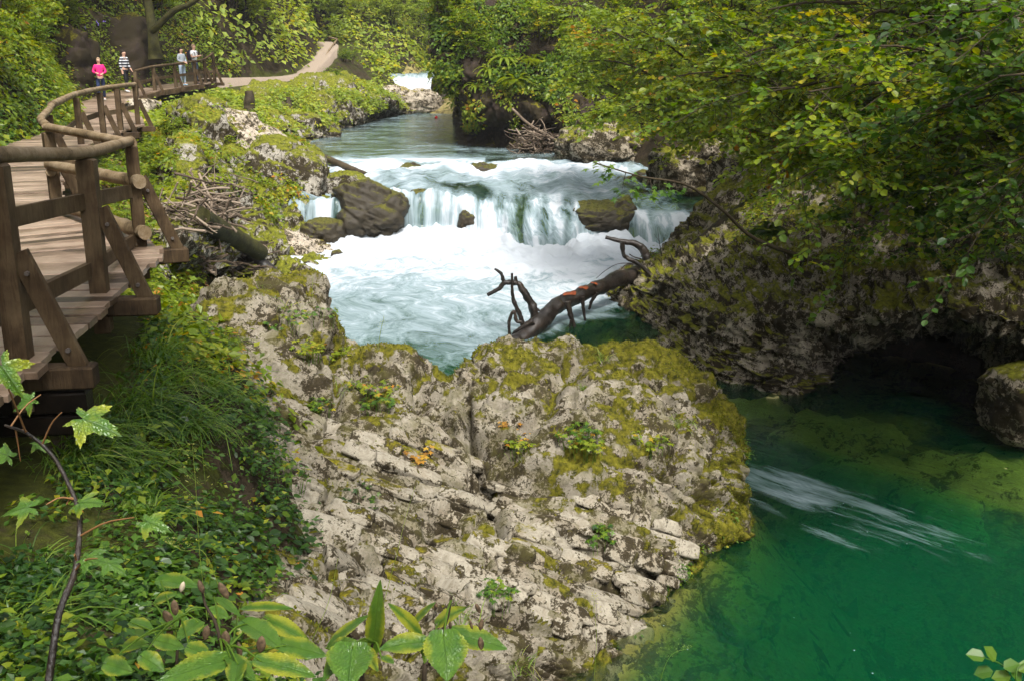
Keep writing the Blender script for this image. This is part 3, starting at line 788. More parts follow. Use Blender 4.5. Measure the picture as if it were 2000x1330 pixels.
rows.append([q + np.array([.9, 1.2, .35]) for q in rows[-1]])
rows.append([q + np.array([2.0, 1.6, 1.7]) for q in rows[-1]])
rows.append([q + np.array([4.0, 2.5, 3.6]) for q in rows[-1]])
for k, rr in enumerate(rows):           # close the upstream end
    rr.insert(0, rr[0] + np.array([.9, 1.3, -.6 if k > 1 else 0])); rr.insert(0, rr[0] + np.array([1.8, 1.6, -.7 if k > 1 else 0]))
P = loft(np.array(rows), 200, 480)
n = grid_normals(P)
sgn = -np.sign(n[80:110, 80:240, 1].mean())
rowv = np.linspace(0, 1, 200)[:, None]
d = fbm(P * .9, 4, 221) * .30 + fbm(P * 2.6, 4, 223, ridged=True) * .12 + fbm(P * 9, 3, 225) * .02
d = d + (blocks(P, (.75, .75, .30), 61, .10, .07) + blocks(P, (.30, .30, .13), 63, .045, .035)) * sstep(.95, .7, rowv)
d = d + .35 * (strata(P, np.array([.05, .12, .98]), .15, np.array([.85, -.5, .1]), .28, 15, groove=.07, prot=.09, warp=.04) + fbm(P * 3.2, 3, 227, ridged=True) * .10 + strata(P, np.array([.05, .12, .98]), .50, np.array([.85, -.5, .1]), .9, 17, groove=.14, prot=.24, warp=.06, gw=.03)) * sstep(.85, .6, rowv)
P = P + n * (d * sgn)[..., None]
SURF['rbank'] = P
o = link('bank_rock', mesh('bank_rock', P, gridF(200, 480)[:, ::-1] if sgn < 0 else gridF(200, 480), M['rock_bank'], True))
tag(o, 'dark ledged rock bank under the hazels with a black undercut at the water', 'rock')

# ---- the cliff bluff in the middle
b0 = [(878, 292, 60), (872, 290, 52), (876, 288, 46), (930, 290, 45.2), (1000, 296, 44.2), (1060, 300, 43), (1130, 306, 41.5), (1220, 318, 39.5), (1330, 330, 37.5)]
b0 = [atz(x, y, ZU - .1) if i > 1 else None for i, (x, y, Y) in enumerate(b0)]
b0[1] = np.array([b0[2][0] - .4, 53.0, ZU - .1]); b0[0] = np.array([b0[2][0] - 1.4, 66.0, ZU - .1])
cave = [np.array([b0[0][0] + .2, 66, -1.0]), np.array([b0[1][0] + .1, 53, -1.0]), at(880, 262, 46.2), at(935, 258, 47.0), at(1010, 262, 46.6), at(1065, 268, 44.8), at(1135, 280, 42.6), at(1225, 300, 40.2), at(1335, 318, 38.2)]
lip = [np.array([b0[0][0] + .1, 66, .2]), np.array([b0[1][0], 53, .1]), at(878, 225, 46.0), at(935, 222, 44.6), at(1010, 225, 43.6), at(1070, 240, 42.8), at(1135, 262, 41.6), at(1225, 285, 39.8), at(1335, 300, 38)]
m1 = [np.array([b0[0][0] - .3, 66, 2.2]), np.array([b0[1][0] - .6, 53, 2.0]), at(850, 160, 46.0), at(915, 160, 44.8), at(1000, 160, 44.0), at(1070, 170, 43.4), at(1140, 190, 42.4), at(1230, 210, 41), at(1340, 220, 39.5)]
m2 = [np.array([b0[0][0] - .2, 66, 4.4]), np.array([b0[1][0] - .8, 53, 4.0]), at(832, 100, 46.5), at(900, 90, 45.6), at(1000, 85, 45.2), at(1080, 90, 44.8), at(1150, 100, 44), at(1240, 110, 43), at(1340, 120, 41.8)]
m3 = [np.array([b0[0][0] + 1.2, 66, 7.5]), np.array([b0[1][0] - .2, 53, 6.6]), at(838, 20, 47.5), at(900, 10, 47), at(1000, 0, 47), at(1080, 0, 46.8), at(1150, 0, 46.4), at(1240, 0, 46), at(1340, 0, 45)]
m4 = [q + np.array([2.5, 3.0, 3.5]) for q in m3]; m5 = [q + np.array([3, 5, 4]) for q in m4]
rows = [[q + np.array([0, -.05, -1]) for q in b0], b0, cave, lip, m1, m2, m3, m4, m5]
for rr in rows:
    for k in (0, 1, 2): rr[k] = rr[k] + np.array([.7, 0, 0])
P = loft(np.array(rows), 200, 250)
n = grid_normals(P); sgn = -np.sign(n[50:100, 95:220, 1].mean())
d = fbm(P * .45, 4, 231) * .55 + fbm(P * 1.4, 4, 233, ridged=True) * .28 + fbm(P * 5, 3, 235) * .05
d = d + blocks(P, (1.6, 1.6, 1.0), 71, .22, .14) + .5 * strata(P, np.array([.35, .1, .92]), .35, np.array([.9, 0, -.35]), 1.2, 25, groove=.06, prot=.16)
P = P + n * (d * sgn)[..., None]
SURF['bluff'] = P
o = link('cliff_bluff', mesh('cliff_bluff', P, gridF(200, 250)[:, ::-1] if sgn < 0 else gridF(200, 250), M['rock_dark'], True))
tag(o, 'dark mossy overhanging cliff beside the upper river pool', 'cliff')

# ---- the left bank below the walk: one rock mass running down to the water
cols = [
 [atz(548, 580, ZL - .1), at(505, 548, 24.3), at(425, 525, 21.5), at(330, 500, 18.5)],
 [atz(600, 525, ZL - .1), at(560, 488, 27.6), at(450, 455, 25.8), at(335, 420, 21.8)],
 [atz(650, 506, ZL - .1), at(605, 470, 29.2), at(500, 410, 29.3), at(360, 330, 26.5)],
 [atz(640, 482, ZL - .1), at(600, 430, 30.9), at(520, 350, 32), at(380, 262, 31)],
 [at(650, 420, 33), at(605, 345, 33.8), at(520, 282, 35.6), at(395, 222, 36)],
 [atz(610, 305, ZU - .1), at(565, 285, 41), at(480, 245, 42), at(395, 208, 41.5)],
 [atz(600, 285, ZU - .1), at(560, 268, 46), at(470, 230, 46), at(390, 196, 46)]]
C = []
for c in cols: C.append([c[0] + np.array([.2, -.1, -.9])] + c + [c[-1] + np.array([-.8, -.2, -.8])])
C = np.array(C).transpose(1, 0, 2)
P = loft(C, 160, 340); n = grid_normals(P); sgn = np.sign(n[..., 2].mean())
LBN, LBA = np.array([.32, .25, .91]), np.array([.93, .0, -.35])
d = fbm(P * .6, 4, 241) * .45 + fbm(P * 1.8, 4, 243, ridged=True) * .22 + fbm(P * 7, 3, 245) * .03
d = d + blocks(P, (1.1, 1.1, .6), 73, .16, .10) + strata(P, LBN, .16, LBA, .5, 27, groove=.05, prot=.10) + strata(P, LBN, .6, LBA, 1.7, 29, groove=.10, prot=.30)
P = P + n * (d * sgn)[..., None]
SURF['lbank'] = P
o = link('left_bank_rock', mesh('left_bank_rock', P, gridF(160, 340)[:, ::-1] if sgn < 0 else gridF(160, 340), M['rock_moss'], True))
tag(o, 'mossy layered rock slope falling from the boardwalk to the left cascade', 'rock')

# ---- far left bank of the upper pool
cols = [
 [atz(560, 285, ZU - .1), at(540, 262, 46.5), at(480, 235, 46), at(420, 205, 47)],
 [atz(640, 272, ZU - .1), at(620, 252, 50), at(545, 226, 49.5), at(450, 190, 50.5)],
 [atz(665, 258, ZU - .1), at(650, 236, 54.5), at(590, 203, 54), at(505, 172, 55.5)],
 [atz(705, 246, ZU - .1), at(692, 222, 59), at(645, 190, 58.5), at(580, 163, 60)],
 [atz(745, 234, ZU - .1), at(738, 208, 64), at(700, 178, 64), at(640, 152, 66)],
 [atz(785, 228, ZU - .1), at(768, 206, 69), at(735, 186, 70), at(690, 156, 73)],
 [atz(805, 225, ZU - .1), at(792, 208, 72), at(765, 194, 75), at(732, 172, 79)]]
C = []
for c in cols: C.append([c[0] + np.array([.2, -.1, -.9])] + c + [c[-1] + np.array([-.8, -.2, -.6])])
C = np.array(C).transpose(1, 0, 2)
P = loft(C, 130, 260); n = grid_normals(P); sgn = np.sign(n[..., 2].mean())
d = fbm(P * .5, 4, 251) * .6 + fbm(P * 1.5, 4, 253, ridged=True) * .28 + fbm(P * 6, 3, 255) * .04
d = d + strata(P, np.array([.3, .1, .95]), .5, np.array([.9, .2, -.35]), 1.7, 37, groove=.14, prot=.35, gw=.05)
P = P + n * (d * sgn)[..., None]
SURF['fbank'] = P
o = link('far_bank_rock', mesh('far_bank_rock', P, gridF(130, 260)[:, ::-1] if sgn < 0 else gridF(130, 260), M['rock_moss'], True))
tag(o, 'mossy ribbed rock bank between the gravel path and the upper pool', 'rock')
# ------------------------------------------------------------------ boulders
def bl(label, x0, y0, x1, y1, Y, mat, seed, depth=None, name='boulder', dz=0, **kw):
    """boulder whose outline fills that photo box at distance Y"""
    a, b = at(x0, y0, Y), at(x1, y1, Y)
    w, h = b[0] - a[0], (a[2] - b[2])
    c = (a + b) / 2; c[2] += dz
    dpt = depth or w * .8
    return boulder(label, c, (w * 1.02, dpt, h * 1.06), mat, seed, name=name, **kw)
LB = dict(nb=np.array([.25, .2, .94]), th=.2, along=np.array([.95, 0, -.3]), blk=.7, groove=.03, prot=.05)
bl('large rounded boulder with a yellow moss cap overhanging the left cascade', 470, 275, 643, 418, 33.0, M['rock_moss'], 301, 3.4, nu=110, nv=160, blocky=3.6, amp=.12, tilt=(0, .38), dz=-.15)
bl('grey lichen-covered rock ridge above the yellow moss boulder', 360, 215, 560, 350, 34.5, M['rock_pale'], 302, 3.0, amp=.26, nu=110, nv=160, blocky=3.4, tilt=(0, .42), dz=-.45)
bl('pointed mossy rock at the head of the grey ridge', 330, 195, 460, 290, 37.5, M['rock_moss'], 303, 2.5, amp=.2)
bl('bright mossy ledge below the yellow moss boulder', 455, 385, 612, 480, 31.6, M['rock_moss'], 304, 2.4, st=LB, amp=.16, nu=100, nv=150, tilt=(0, .15))
bl('small mossy ledge under the driftwood by the pool', 440, 430, 560, 495, 30.2, M['rock_moss'], 305, 1.6, st=LB, amp=.14, tilt=(0, .2))
bl('pale cracked rock ledge running into the foaming pool', 455, 462, 655, 528, 29.2, M['rock_pale'], 306, 1.9, st=dict(LB, th=.13, blk=.35, prot=.06), amp=.10, nu=110, nv=170, blocky=3.2, tilt=(0, .12))
bl('dark wet rock at the foot of the small left cascade', 588, 428, 674, 484, 30.1, M['rock_wet'], 307, 1.3, amp=.15)
bl('little bright green mossy stone beside the dark wet rock', 590, 455, 622, 487, 29.7, M['rock_moss'], 308, .5)
bl('tiny black stone at the tip of the pale ledge', 645, 490, 670, 508, 28.6, M['rock_wet'], 309, .35, nu=30, nv=40)
bl('dark mossy rock slab dividing the two cascades', 650, 366, 792, 468, 31.6, M['rock_wet'], 310, 2.6, amp=.24, nu=110, nv=170, st=dict(LB, prot=.045, groove=.05), tilt=(0, .16), blocky=3.2)
bl('low mossy rock hump above the dividing slab', 615, 338, 720, 400, 33.2, M['rock_moss'], 311, 1.6, amp=.15)
bl('mossy brown boulder standing in the middle of the cascade', 1122, 395, 1238, 448, 31.2, M['rock_wet'], 312, 2.0, amp=.17, nu=100, nv=150, tilt=(0, -.12), blocky=3)
bl('smooth sunken slab under the dark tongue of water', 845, 385, 985, 425, 32.2, M['rock_wet'], 313, 1.5, amp=.08, dz=-.42)
bl('black wet rock splitting the main curtain of the falls', 896, 398, 932, 446, 31.5, M['rock_wet'], 314, .9, amp=.25, nu=40, nv=60, dz=-.22)
bl('small dark rock at the lip of the main curtain', 800, 372, 836, 396, 32.3, M['rock_wet'], 315, .6, amp=.2, nu=40, nv=60)
bl('wet rock humped under the upper ledge of the rapids', 905, 316, 990, 346, 37.4, M['rock_wet'], 316, .8, amp=.2, nu=40, nv=60, dz=-.12)
bl('second wet rock under the upper ledge nearer the left bank', 770, 318, 836, 344, 37.6, M['rock_wet'], 317, .8, amp=.2, nu=40, nv=60, dz=-.12)
bl('low dark rock beside the foot of the chute', 1020, 428, 1052, 452, 31.0, M['rock_wet'], 318, .5, amp=.2, nu=40, nv=60, dz=-.1)
# far left bank
bl('low mossy rock tongue reaching into the upper pool', 400, 196, 645, 276, 50.5, M['rock_moss'], 320, 3.4, amp=.22, nu=90, nv=150, tilt=(0, .16), dz=-.7)
bl('rounded mossy stone at the end of the rock tongue', 560, 222, 630, 268, 50.0, M['rock_moss'], 321, 1.6)
bl('pale rock below the far waterfall', 775, 180, 862, 228, 73, M['rock_pale'], 324, 3, amp=.2)
bl('pale rounded rock left of the far waterfall', 742, 170, 786, 204, 75.0, M['rock_pale'], 325, 2, amp=.18)
bl('dark rock slab right of the far waterfall', 842, 150, 892, 215, 76.5, M['rock_wet'], 326, 3)
# right bank above the falls
RB = dict(nb=np.array([.3, .2, .93]), th=.16, along=np.array([.9, -.2, -.3]), blk=.6, groove=.03, prot=.07)
bl('layered mossy rock ledge under the hazel branches above the falls', 1400, 300, 1620, 450, 29.5, M['rock_bank'], 330, 3.2, st=RB, amp=.14, nu=110, nv=160, tilt=(0, .15))
bl('brown layered rock at the right edge of the rapids', 1270, 285, 1470, 395, 34.5, M['rock_bank'], 331, 3.0, st=RB, amp=.16, nu=100, nv=150)
bl('dark layered rock behind the root tangle', 1080, 245, 1300, 330, 40, M['rock_bank'], 332, 3.5, st=dict(RB, th=.22), amp=.16, nu=100, nv=150)
for k, (x, y, Y, s) in enumerate([(1260, 336, 36.5, .45), (1235, 347, 35.5, .5), (1345, 395, 32.5, .5), (1375, 372, 33.2, .6), (1120, 338, 38.5, .4)]):
    p = at(x, y, Y)
    boulder(['small dark stone in the rapids under the maple twig', 'low brown stone breaking the rapids', 'brown stone in the shallows below the maple leaves', 'flat stone in the shallows at the right bank', 'wet stone near the root tangle'][k],
            p + np.array([0, 0, -.08]), (s * 1.5, s, s * .5), M['rock_wet'], 340 + k, nu=30, nv=44, group='stones breaking the surface of the rapids')
# right pool edge and submerged boulders
bl('dark mossy corner boulder below the undercut at the frame edge', 1930, 720, 2080, 850, 14.0, M['rock_bank'], 350, 1.4)
sub = [(1900, 935, 1.5, .5), (1700, 920, 1.1, .4), (1580, 835, 1.0, .35), (1780, 960, .7, .3), (1960, 900, 1.2, .5), (1480, 800, .9, .3), (1680, 850, 1.2, .4), (1850, 1000, .8, .3), (1440, 1170, .6, .3), (1330, 1260, .8, .3), (1390, 1130, .5, .3), (1250, 1300, .6, .3)]
lab = ['broad yellow-green boulder under the water at the right', 'rounded green boulder under the water mid channel', 'pale green slab under the water near the bank', 'small yellow stone under the water', 'ochre boulder under the water at the frame edge',
       'green stone under the water beside the outcrop head', 'wide green slab under the water before the undercut', 'low green stone under the foam streaks', 'brown stone under the shallow water below the outcrop', 'flat brown stone under the shallow water at the bottom',
       'small brown stone under the water at the outcrop foot', 'brown sunken stone at the bottom edge of the picture']
for k, (x, y, s, h) in enumerate(sub):
    p = atz(x, y, ZL - .22)
    boulder(lab[k], (p[0], p[1], ZL - .10 - h * .75), (s * 1.5, s, h * 1.2), M['rock_sub' if y < 1100 else 'rock_bed'], 360 + k, name='submerged_boulder', nu=34, nv=50, blocky=4.0, amp=.30, group='boulders under the water', rz=k * .7 - .5)
# separate blocks that lie broken on the outcrop's beds
OP = SURF['outcrop']; ON = grid_normals(OP); ON = ON * np.sign(ON[..., 2].mean())
blk_meshes = []
for k in range(6):
    rg = np.random.default_rng(400 + k)
    blk_meshes.append(boulder_mesh('stone_block', (.40, .22, .17), M['rock_slab'], 410 + k, nu=18, nv=28, blocky=9, amp=.035, soft=.35))
rg = np.random.default_rng(5)
def surf_at(S, x, y):
    """grid index of the surface point of S nearest to the photo pixel"""
    key = id(S)
    if key not in _proj:
        rel = S - np.array([0, 0, EYE])
        dep = rel[..., 1] * CP - rel[..., 2] * SP; up = rel[..., 1] * SP + rel[..., 2] * CP
        _proj[key] = (1000 + FPX * rel[..., 0] / dep, 665 - FPX * up / dep, dep)
    u, v, dep = _proj[key]
    e = (u - x) ** 2 + (v - y) ** 2 + dep * 3
    return np.unravel_index(np.argmin(e), e.shape)
_proj = {}
kb = 0
def opx(x, y):
    i, j = surf_at(OP, x, y); u, v, dp = _proj[id(OP)]
    return (OP[i, j], ON[i, j]) if (u[i, j] - x) ** 2 + (v[i, j] - y) ** 2 < 90 else (None, None)
for y0 in np.arange(770, 1180, 25):
    x = 500 + rg.uniform(0, 80); y0 = y0 + rg.normal() * 3
    while x < 1345:
        L = rg.uniform(.7, 1.9) if rg.random() < .6 else rg.uniform(.4, .8); step = L * .40 * 206
        f = lambda xx: y0 + (xx - 520) * .34
        xm = x + step / 2
        ok_ = rg.random() < .88 and f(xm) > 850 - .10 * (xm - 520) and f(xm) < 1245 and not (xm > 960 and f(xm) < 935 + .22 * (xm - 960))
        if ok_:
            p0, n0 = opx(x, f(x)); p1, n1_ = opx(x + step, f(x + step)); p, nn = opx(xm, f(xm))
            if p0 is not None and p1 is not None and p is not None and np.linalg.norm(p1 - p0) < step / 206 * 2.2:
                o = link('stone_block', blk_meshes[kb % 6], OUTCROP); kb += 1
                Rm = rotm(p1 - p0 + rg.normal(size=3) * .02, nn * .5 + np.array([0, -.15, .6]))
                o.matrix_local = Matrix.Translation(Vector((p0 + p1) / 2 * .5 + p * .5 - nn * .008)) @ Matrix(Rm.tolist()).to_4x4() @ Matrix.Diagonal((np.linalg.norm(p1 - p0) / .40 * .97, rg.uniform(.7, 1.1), rg.uniform(.45, .85), 1))
        x += step * rg.uniform(1.0, 1.06)
print('blocks', kb)
# ------------------------------------------------------------------ wood in and beside the water
def limb(mb, pts, r0, r1, n=9, bump=.18, seed=0, a=.5, m=None):
    P = smooth_path(np.array(pts), m or max(6, len(pts) * 5))
    mb.tube(P, np.linspace(r0, r1, len(P)), n, a, True, bump, seed)
def zt(x, y, Y): return at(900 + x / 4.545, 440 + y / 4.545, Y)
ft = thing('fallen_tree', 'fallen wet black tree trunk with bare broken branches lying across the pool', 'fallen tree', at(1150, 590, 21))
ft.location = (0, 0, 0)
tr_pts = [zt(380, 1110, 19.0), zt(480, 1040, 19.4), zt(600, 960, 19.7), zt(720, 860, 20.0), zt(820, 745, 20.4), zt(920, 680, 20.8), zt(1060, 620, 21.2), zt(1250, 545, 21.9), zt(1400, 475, 22.5), zt(1600, 420, 23.4)]
P = smooth_path(np.array(tr_pts), 110)
V, F = tube(P, np.interp(np.linspace(0, 1, 110), [0, .3, .6, 1], [.12, .165, .155, .175]), 22, .5, 4)
ft_trunk = link('trunk', mesh('trunk', V, F, M['trunk_wet'], True, {'rnd': np.full(len(V), .5)}), ft)
br = [([(660, 830), (620, 690), (560, 595), (520, 525), (480, 512)], 20.1, .10, .055), ([(490, 515), (390, 512), (340, 565), (235, 620)], 20.0, .06, .045), ([(385, 512), (355, 430), (300, 388)], 20.0, .042, .03),
      ([(490, 520), (486, 455)], 20.0, .045, .03), ([(560, 915), (525, 800), (480, 700), (458, 620), (456, 540), (455, 428)], 19.9, .055, .03), ([(640, 850), (545, 915), (475, 965), (490, 1030), (500, 1120)], 19.7, .065, .035),
      ([(465, 1185), (455, 1050), (432, 950), (430, 850), (470, 768), (495, 850), (540, 860)], 19.5, .03, .045), ([(470, 1060), (485, 1120), (545, 1190)], 19.4, .03, .015), ([(475, 1090), (600, 1132)], 19.4, .018, .01),
      ([(950, 680), (968, 780), (1000, 880), (1045, 990), (1080, 1060)], 20.4, .065, .03), ([(975, 840), (968, 900), (990, 935)], 20.3, .02, .012), ([(1080, 640), (1088, 740), (1105, 850)], 20.9, .05, .03), ([(1210, 600), (1160, 680), (1140, 750)], 21.4, .05, .03), ([(700, 760), (670, 735)], 20.2, .03, .02)]
for k, (pts, Y, r0, r1) in enumerate(br):
    mb = MB(); limb(mb, [zt(x, y, Y) for x, y in pts], r0, r1 * .8, 10, .55, 20 + k, m=len(pts) * 9); mb.build('branch', M['trunk_wet'], ft)
m, nt, b, out = new_mat('bare_orange_wood')
geo = nt.nodes.new('ShaderNodeNewGeometry'); n_ = noise(nt, geo.outputs['Position'], 9, 4, .6)
r_ = ramp(nt, n_.outputs[0], [(.35, (.10, .018, .005)), (.65, (.22, .05, .010))]); nt.links.new(r_.outputs[0], b.inputs['Base Color']); b.inputs['Roughness'].default_value = .5
M['orange'] = m
T_, N_, B_ = frames(P)
for x, w in ((940, .20), (1070, .13), (1165, .07)):
    pr = np.array([900 + x / 4.545])
    rel = P - np.array([0, 0, EYE]); uu = 1000 + FPX * rel[:, 0] / (rel[:, 1] * CP - rel[:, 2] * SP)
    k = int(np.argmin(np.abs(uu - pr[0])))
    rr = np.interp(k / 109, [0, .3, .6, 1], [.12, .17, .165, .19]) * 1.06
    q = np.linspace(-1, 1, 11)[:, None]; aa = np.linspace(-1, 1, 9)[None]
    wid_ = np.sqrt(np.clip(1 - q ** 2, 0, 1)) * .30 * (1 + .35 * np.sin(q * 7 + x))
    ang = aa * wid_ + .25 * q + .12 * np.sin(q * 5)
    camd = unit(np.array([0, 0, EYE]) - P[k]); up = unit(np.array([0, 0, 1.0]) * .8 + camd * .75); up = unit(up - T_[k] * np.dot(up, T_[k])); sd_ = np.cross(T_[k], up)
    for lay in (1.0,):
        G = P[k] + T_[k] * (q * w)[..., None] + rr * 1.03 * (np.cos(ang)[..., None] * up + np.sin(ang)[..., None] * sd_)
    link('bare_wood', mesh('bare_wood', G, gridF(11, 9), M['orange']), ft_trunk)
fl_ = thing('dead_limb', 'bare crooked dead branch propped on the bank rock above the trunk', 'branch')
for k, (pts, Y, r0, r1) in enumerate([([(1650, 300), (1610, 210), (1540, 160), (1450, 150), (1285, 108)], 23.0, .11, .05), ([(1430, 150), (1442, 250), (1470, 290), (1560, 332), (1640, 400), (1700, 465), (1780, 470)], 22.8, .055, .05), ([(1600, 300), (1540, 285), (1495, 258)], 23, .02, .012),
      ([(1600, 350), (1480, 350), (1430, 385), (1410, 430)], 22.8, .018, .01), ([(1550, 340), (1400, 345), (1290, 400), (1200, 475)], 22.8, .012, .006), ([(1775, 500), (1780, 650), (1800, 850)], 22, .02, .008), ([(1780, 260), (1760, 130), (1745, 20)], 23, .012, .005), ([(1765, 150), (1715, 80)], 23, .006, .004), ([(1690, 260), (1730, 230)], 23, .012, .007)]):
    mb = MB(); limb(mb, [zt(x, y, Y) for x, y in pts], r0, r1 * .8, 9, .5, 50 + k, m=len(pts) * 9); mb.build('branch', M['trunk_wet'], fl_)
def logthing(label, pts, r0, r1, mat, seed, name='log', cat='log', n=14):
    mb = MB(); limb(mb, [np.array(p) for p in pts], r0, r1, n, .45 if 'stump' in label else .2, seed, m=30)
    return tag(mb.build(name, mat), label, cat)
logthing('slim brown log leaning from the moss boulder into the rapids', [at(565, 284, 39.5), at(640, 312, 37.5), at(715, 343, 35.6)], .15, .11, M['trunk_red'] if 'trunk_red' in M else M['bark'], 61)
def on_bank(x, y, up): i_, j_ = surf_at(SURF['lbank'], x, y); return SURF['lbank'][i_, j_] + np.array([0, -.1, up])
logthing('mossy fallen trunk below the driftwood pile', [on_bank(392, 450, .25), on_bank(450, 476, .22), on_bank(512, 508, .2)], .24, .20, M['bark_moss'], 62)
logthing('black wet log end sliding into the pool', [on_bank(478, 502, .25), on_bank(512, 530, .2), atz(575, 566, ZL + .02)], .19, .14, M['trunk_wet'], 63)
logthing('second black wet log lying lower in the pool edge', [on_bank(470, 530, .2), on_bank(520, 555, .15), atz(582, 580, ZL)], .15, .11, M['trunk_wet'], 64)
logthing('short broken black stump above the wet logs', [on_bank(488, 525, .1), on_bank(488, 525, .35), on_bank(486, 525, .62)], .16, .12, M['trunk_wet'], 65, 'stump', 'stump')
logthing('dark upright stump beside the gravel path', [at(487, 215, 47), at(488, 195, 47), at(486, 178, 47)], .30, .16, M['bark'], 66, 'stump', 'stump')
logthing('dark pointed stump on the mossy bank', [at(566, 232, 52), at(564, 208, 52), at(562, 190, 52)], .26, .10, M['bark'], 67, 'stump', 'stump')
def stick_pile(label, boxes, n, seed, mat, cat='driftwood pile', name='driftwood_pile', Lr=(.4, 1.4), rr=(.012, .035), biasx=1.0, S=None):
    t = thing(name, label, cat)
    rg = np.random.default_rng(seed); protos = []
    for k in range(8):
        mb = MB(); x = np.linspace(-.5, .5, 7)
        w = np.cumsum(rg.normal(size=(7, 2)) * .04, 0)
        mb.tube(np.stack([x, w[:, 0], w[:, 1]], 1), np.linspace(.03, .014, 7), 6, rg.uniform(.2, .9), True, .3, k)
        protos.append(mesh('stick', np.concatenate(mb.V), mb.F, mat, True, {'rnd': np.concatenate(mb.A)}))
    for k in range(n):
        bx = boxes[k % len(boxes)]
        p = at(rg.uniform(bx[0], bx[2]), rg.uniform(bx[1], bx[3]), rg.uniform(bx[4], bx[5]))
        if S is not None:
            i_, j_ = surf_at(S, rg.uniform(bx[0], bx[2]), rg.uniform(bx[1], bx[3])); p = S[i_, j_] + np.array([rg.normal() * .1, rg.normal() * .2, rg.uniform(.02, bx[5])])
        else: p[2] = max(p[2], terr(p[0], p[1]) + .02)
        d = unit(np.array([rg.normal() * biasx, rg.normal() * .7, rg.normal() * .35]))
        o = link('stick', protos[k % 8], t); L = rg.uniform(*Lr); r = rg.uniform(*rr) / .03
        o.matrix_local = Matrix.Translation(Vector(p)) @ Matrix(rotm(d).tolist()).to_4x4() @ Matrix.Diagonal((L, r, r, 1))
    return t
stick_pile('tangled heap of pale broken driftwood below the boardwalk corner', [(315, 410, 400, 475, 0, .3), (375, 385, 455, 450, 0, .9), (395, 420, 455, 465, 0, .6)], 170, 71, M['drift'], S=SURF['lbank'], Lr=(.4, 1.6))
stick_pile('dark twigs and litter drifted against the black logs', [(380, 490, 520, 590, 0, .3)], 70, 72, M['drift'], Lr=(.3, .9), S=SURF['lbank'])
stick_pile('bristling brown root tangle stranded at the cliff foot', [(1020, 250, 1085, 312, 41.5, 43), (1010, 270, 1070, 318, 41.5, 42.5)], 110, 73, M['drift'], Lr=(.5, 1.7), rr=(.015, .05), name='root_tangle', cat='root tangle')
logthing('long bare pole sticking up from the root tangle', [at(1000, 213, 42.5), at(1035, 245, 42.3), at(1085, 275, 42)], .06, .07, M['drift'], 74, 'pole', 'branch', 8)
logthing('thin bare pole lower in the root tangle', [at(1022, 244, 42.4), at(1045, 258, 42.3), at(1075, 270, 42)], .03, .04, M['drift'], 75, 'pole', 'branch', 6)

# ------------------------------------------------------------------ boardwalk
ED = np.array([(-2.2, 2.2), (-2.85, 4.2), (-3.165, 6.31), (-3.40, 8.25), (-3.81, 10.38), (-5.7, 12.8), (-6.9, 15.4), (-8.0, 18.2), (-9.35, 22.5), (-10.05, 25.6), (-10.35, 27.6), (-10.7, 29.8), (-12.3, 34), (-14.6, 38.6), (-15.6, 42.2), (-15.8, 44.4), (-15.72, 46.6), (-15.35, 48.4), (-14.95, 50.2), (-14.7, 52)])
def deck_z(Y): return np.interp(Y, [0, 30, 38, 42, 43.5, 45, 50, 54], [0, 0, .04, .10, .16, .33, .58, .72])
Q = smooth_path(np.concatenate([ED, np.zeros((len(ED), 1))], 1), 1200)[:, :2]
# the corner at the third post is sharp
seg = np.linalg.norm(np.diff(Q, axis=0), axis=1); arc = np.concatenate([[0], np.cumsum(seg)])
def along(s):
    p = np.array([np.interp(s, arc, Q[:, 0]), np.interp(s, arc, Q[:, 1])]); p2 = np.array([np.interp(s + .9, arc, Q[:, 0]), np.interp(s + .9, arc, Q[:, 1])]); p1 = np.array([np.interp(s - .9, arc, Q[:, 0]), np.interp(s - .9, arc, Q[:, 1])])
    return p, unit(p2 - p1)
M['bolt'] = plain_mat('rusty_bolt_steel', (.10, .085, .075), .4, .3, 60)
bw = thing('boardwalk', 'weathered plank boardwalk with peeled log handrail curving along the left bank', 'boardwalk')
fbr = thing('footbridge', 'small wooden footbridge with railing over the dark gap where two hikers stand', 'footbridge')
rg = np.random.default_rng(81)
pl_me = []
for k in range(8):
    mb = MB(); nx = 13
    xs_ = np.linspace(-.5, .5, nx)
    yw = [.5 * np.ones(nx) + rg.normal(size=nx) * .02, -.5 * np.ones(nx) + rg.normal(size=nx) * .02]
    zt_ = np.cumsum(rg.normal(size=nx) * .0012) ; zt_ -= zt_.mean()
    V = []
    for i in range(nx):
        V += [(xs_[i], yw[1][i], -.045), (xs_[i], yw[1][i], zt_[i] - .006), (xs_[i], yw[1][i] * .93, zt_[i]), (xs_[i], yw[0][i] * .93, zt_[i]), (xs_[i], yw[0][i], zt_[i] - .006), (xs_[i], yw[0][i], -.045)]
    F = [tuple(f) for f in gridF(nx, 6, True)[:, ::-1]] + [tuple(range(6)), tuple(range((nx - 1) * 6 + 5, (nx - 1) * 6 - 1, -1))]
    pl_me.append(mesh('plank', V, F, M['plank'], False, {'rnd': np.full(len(V), rg.uniform(.15, .85))}))
s = .05; k = 0
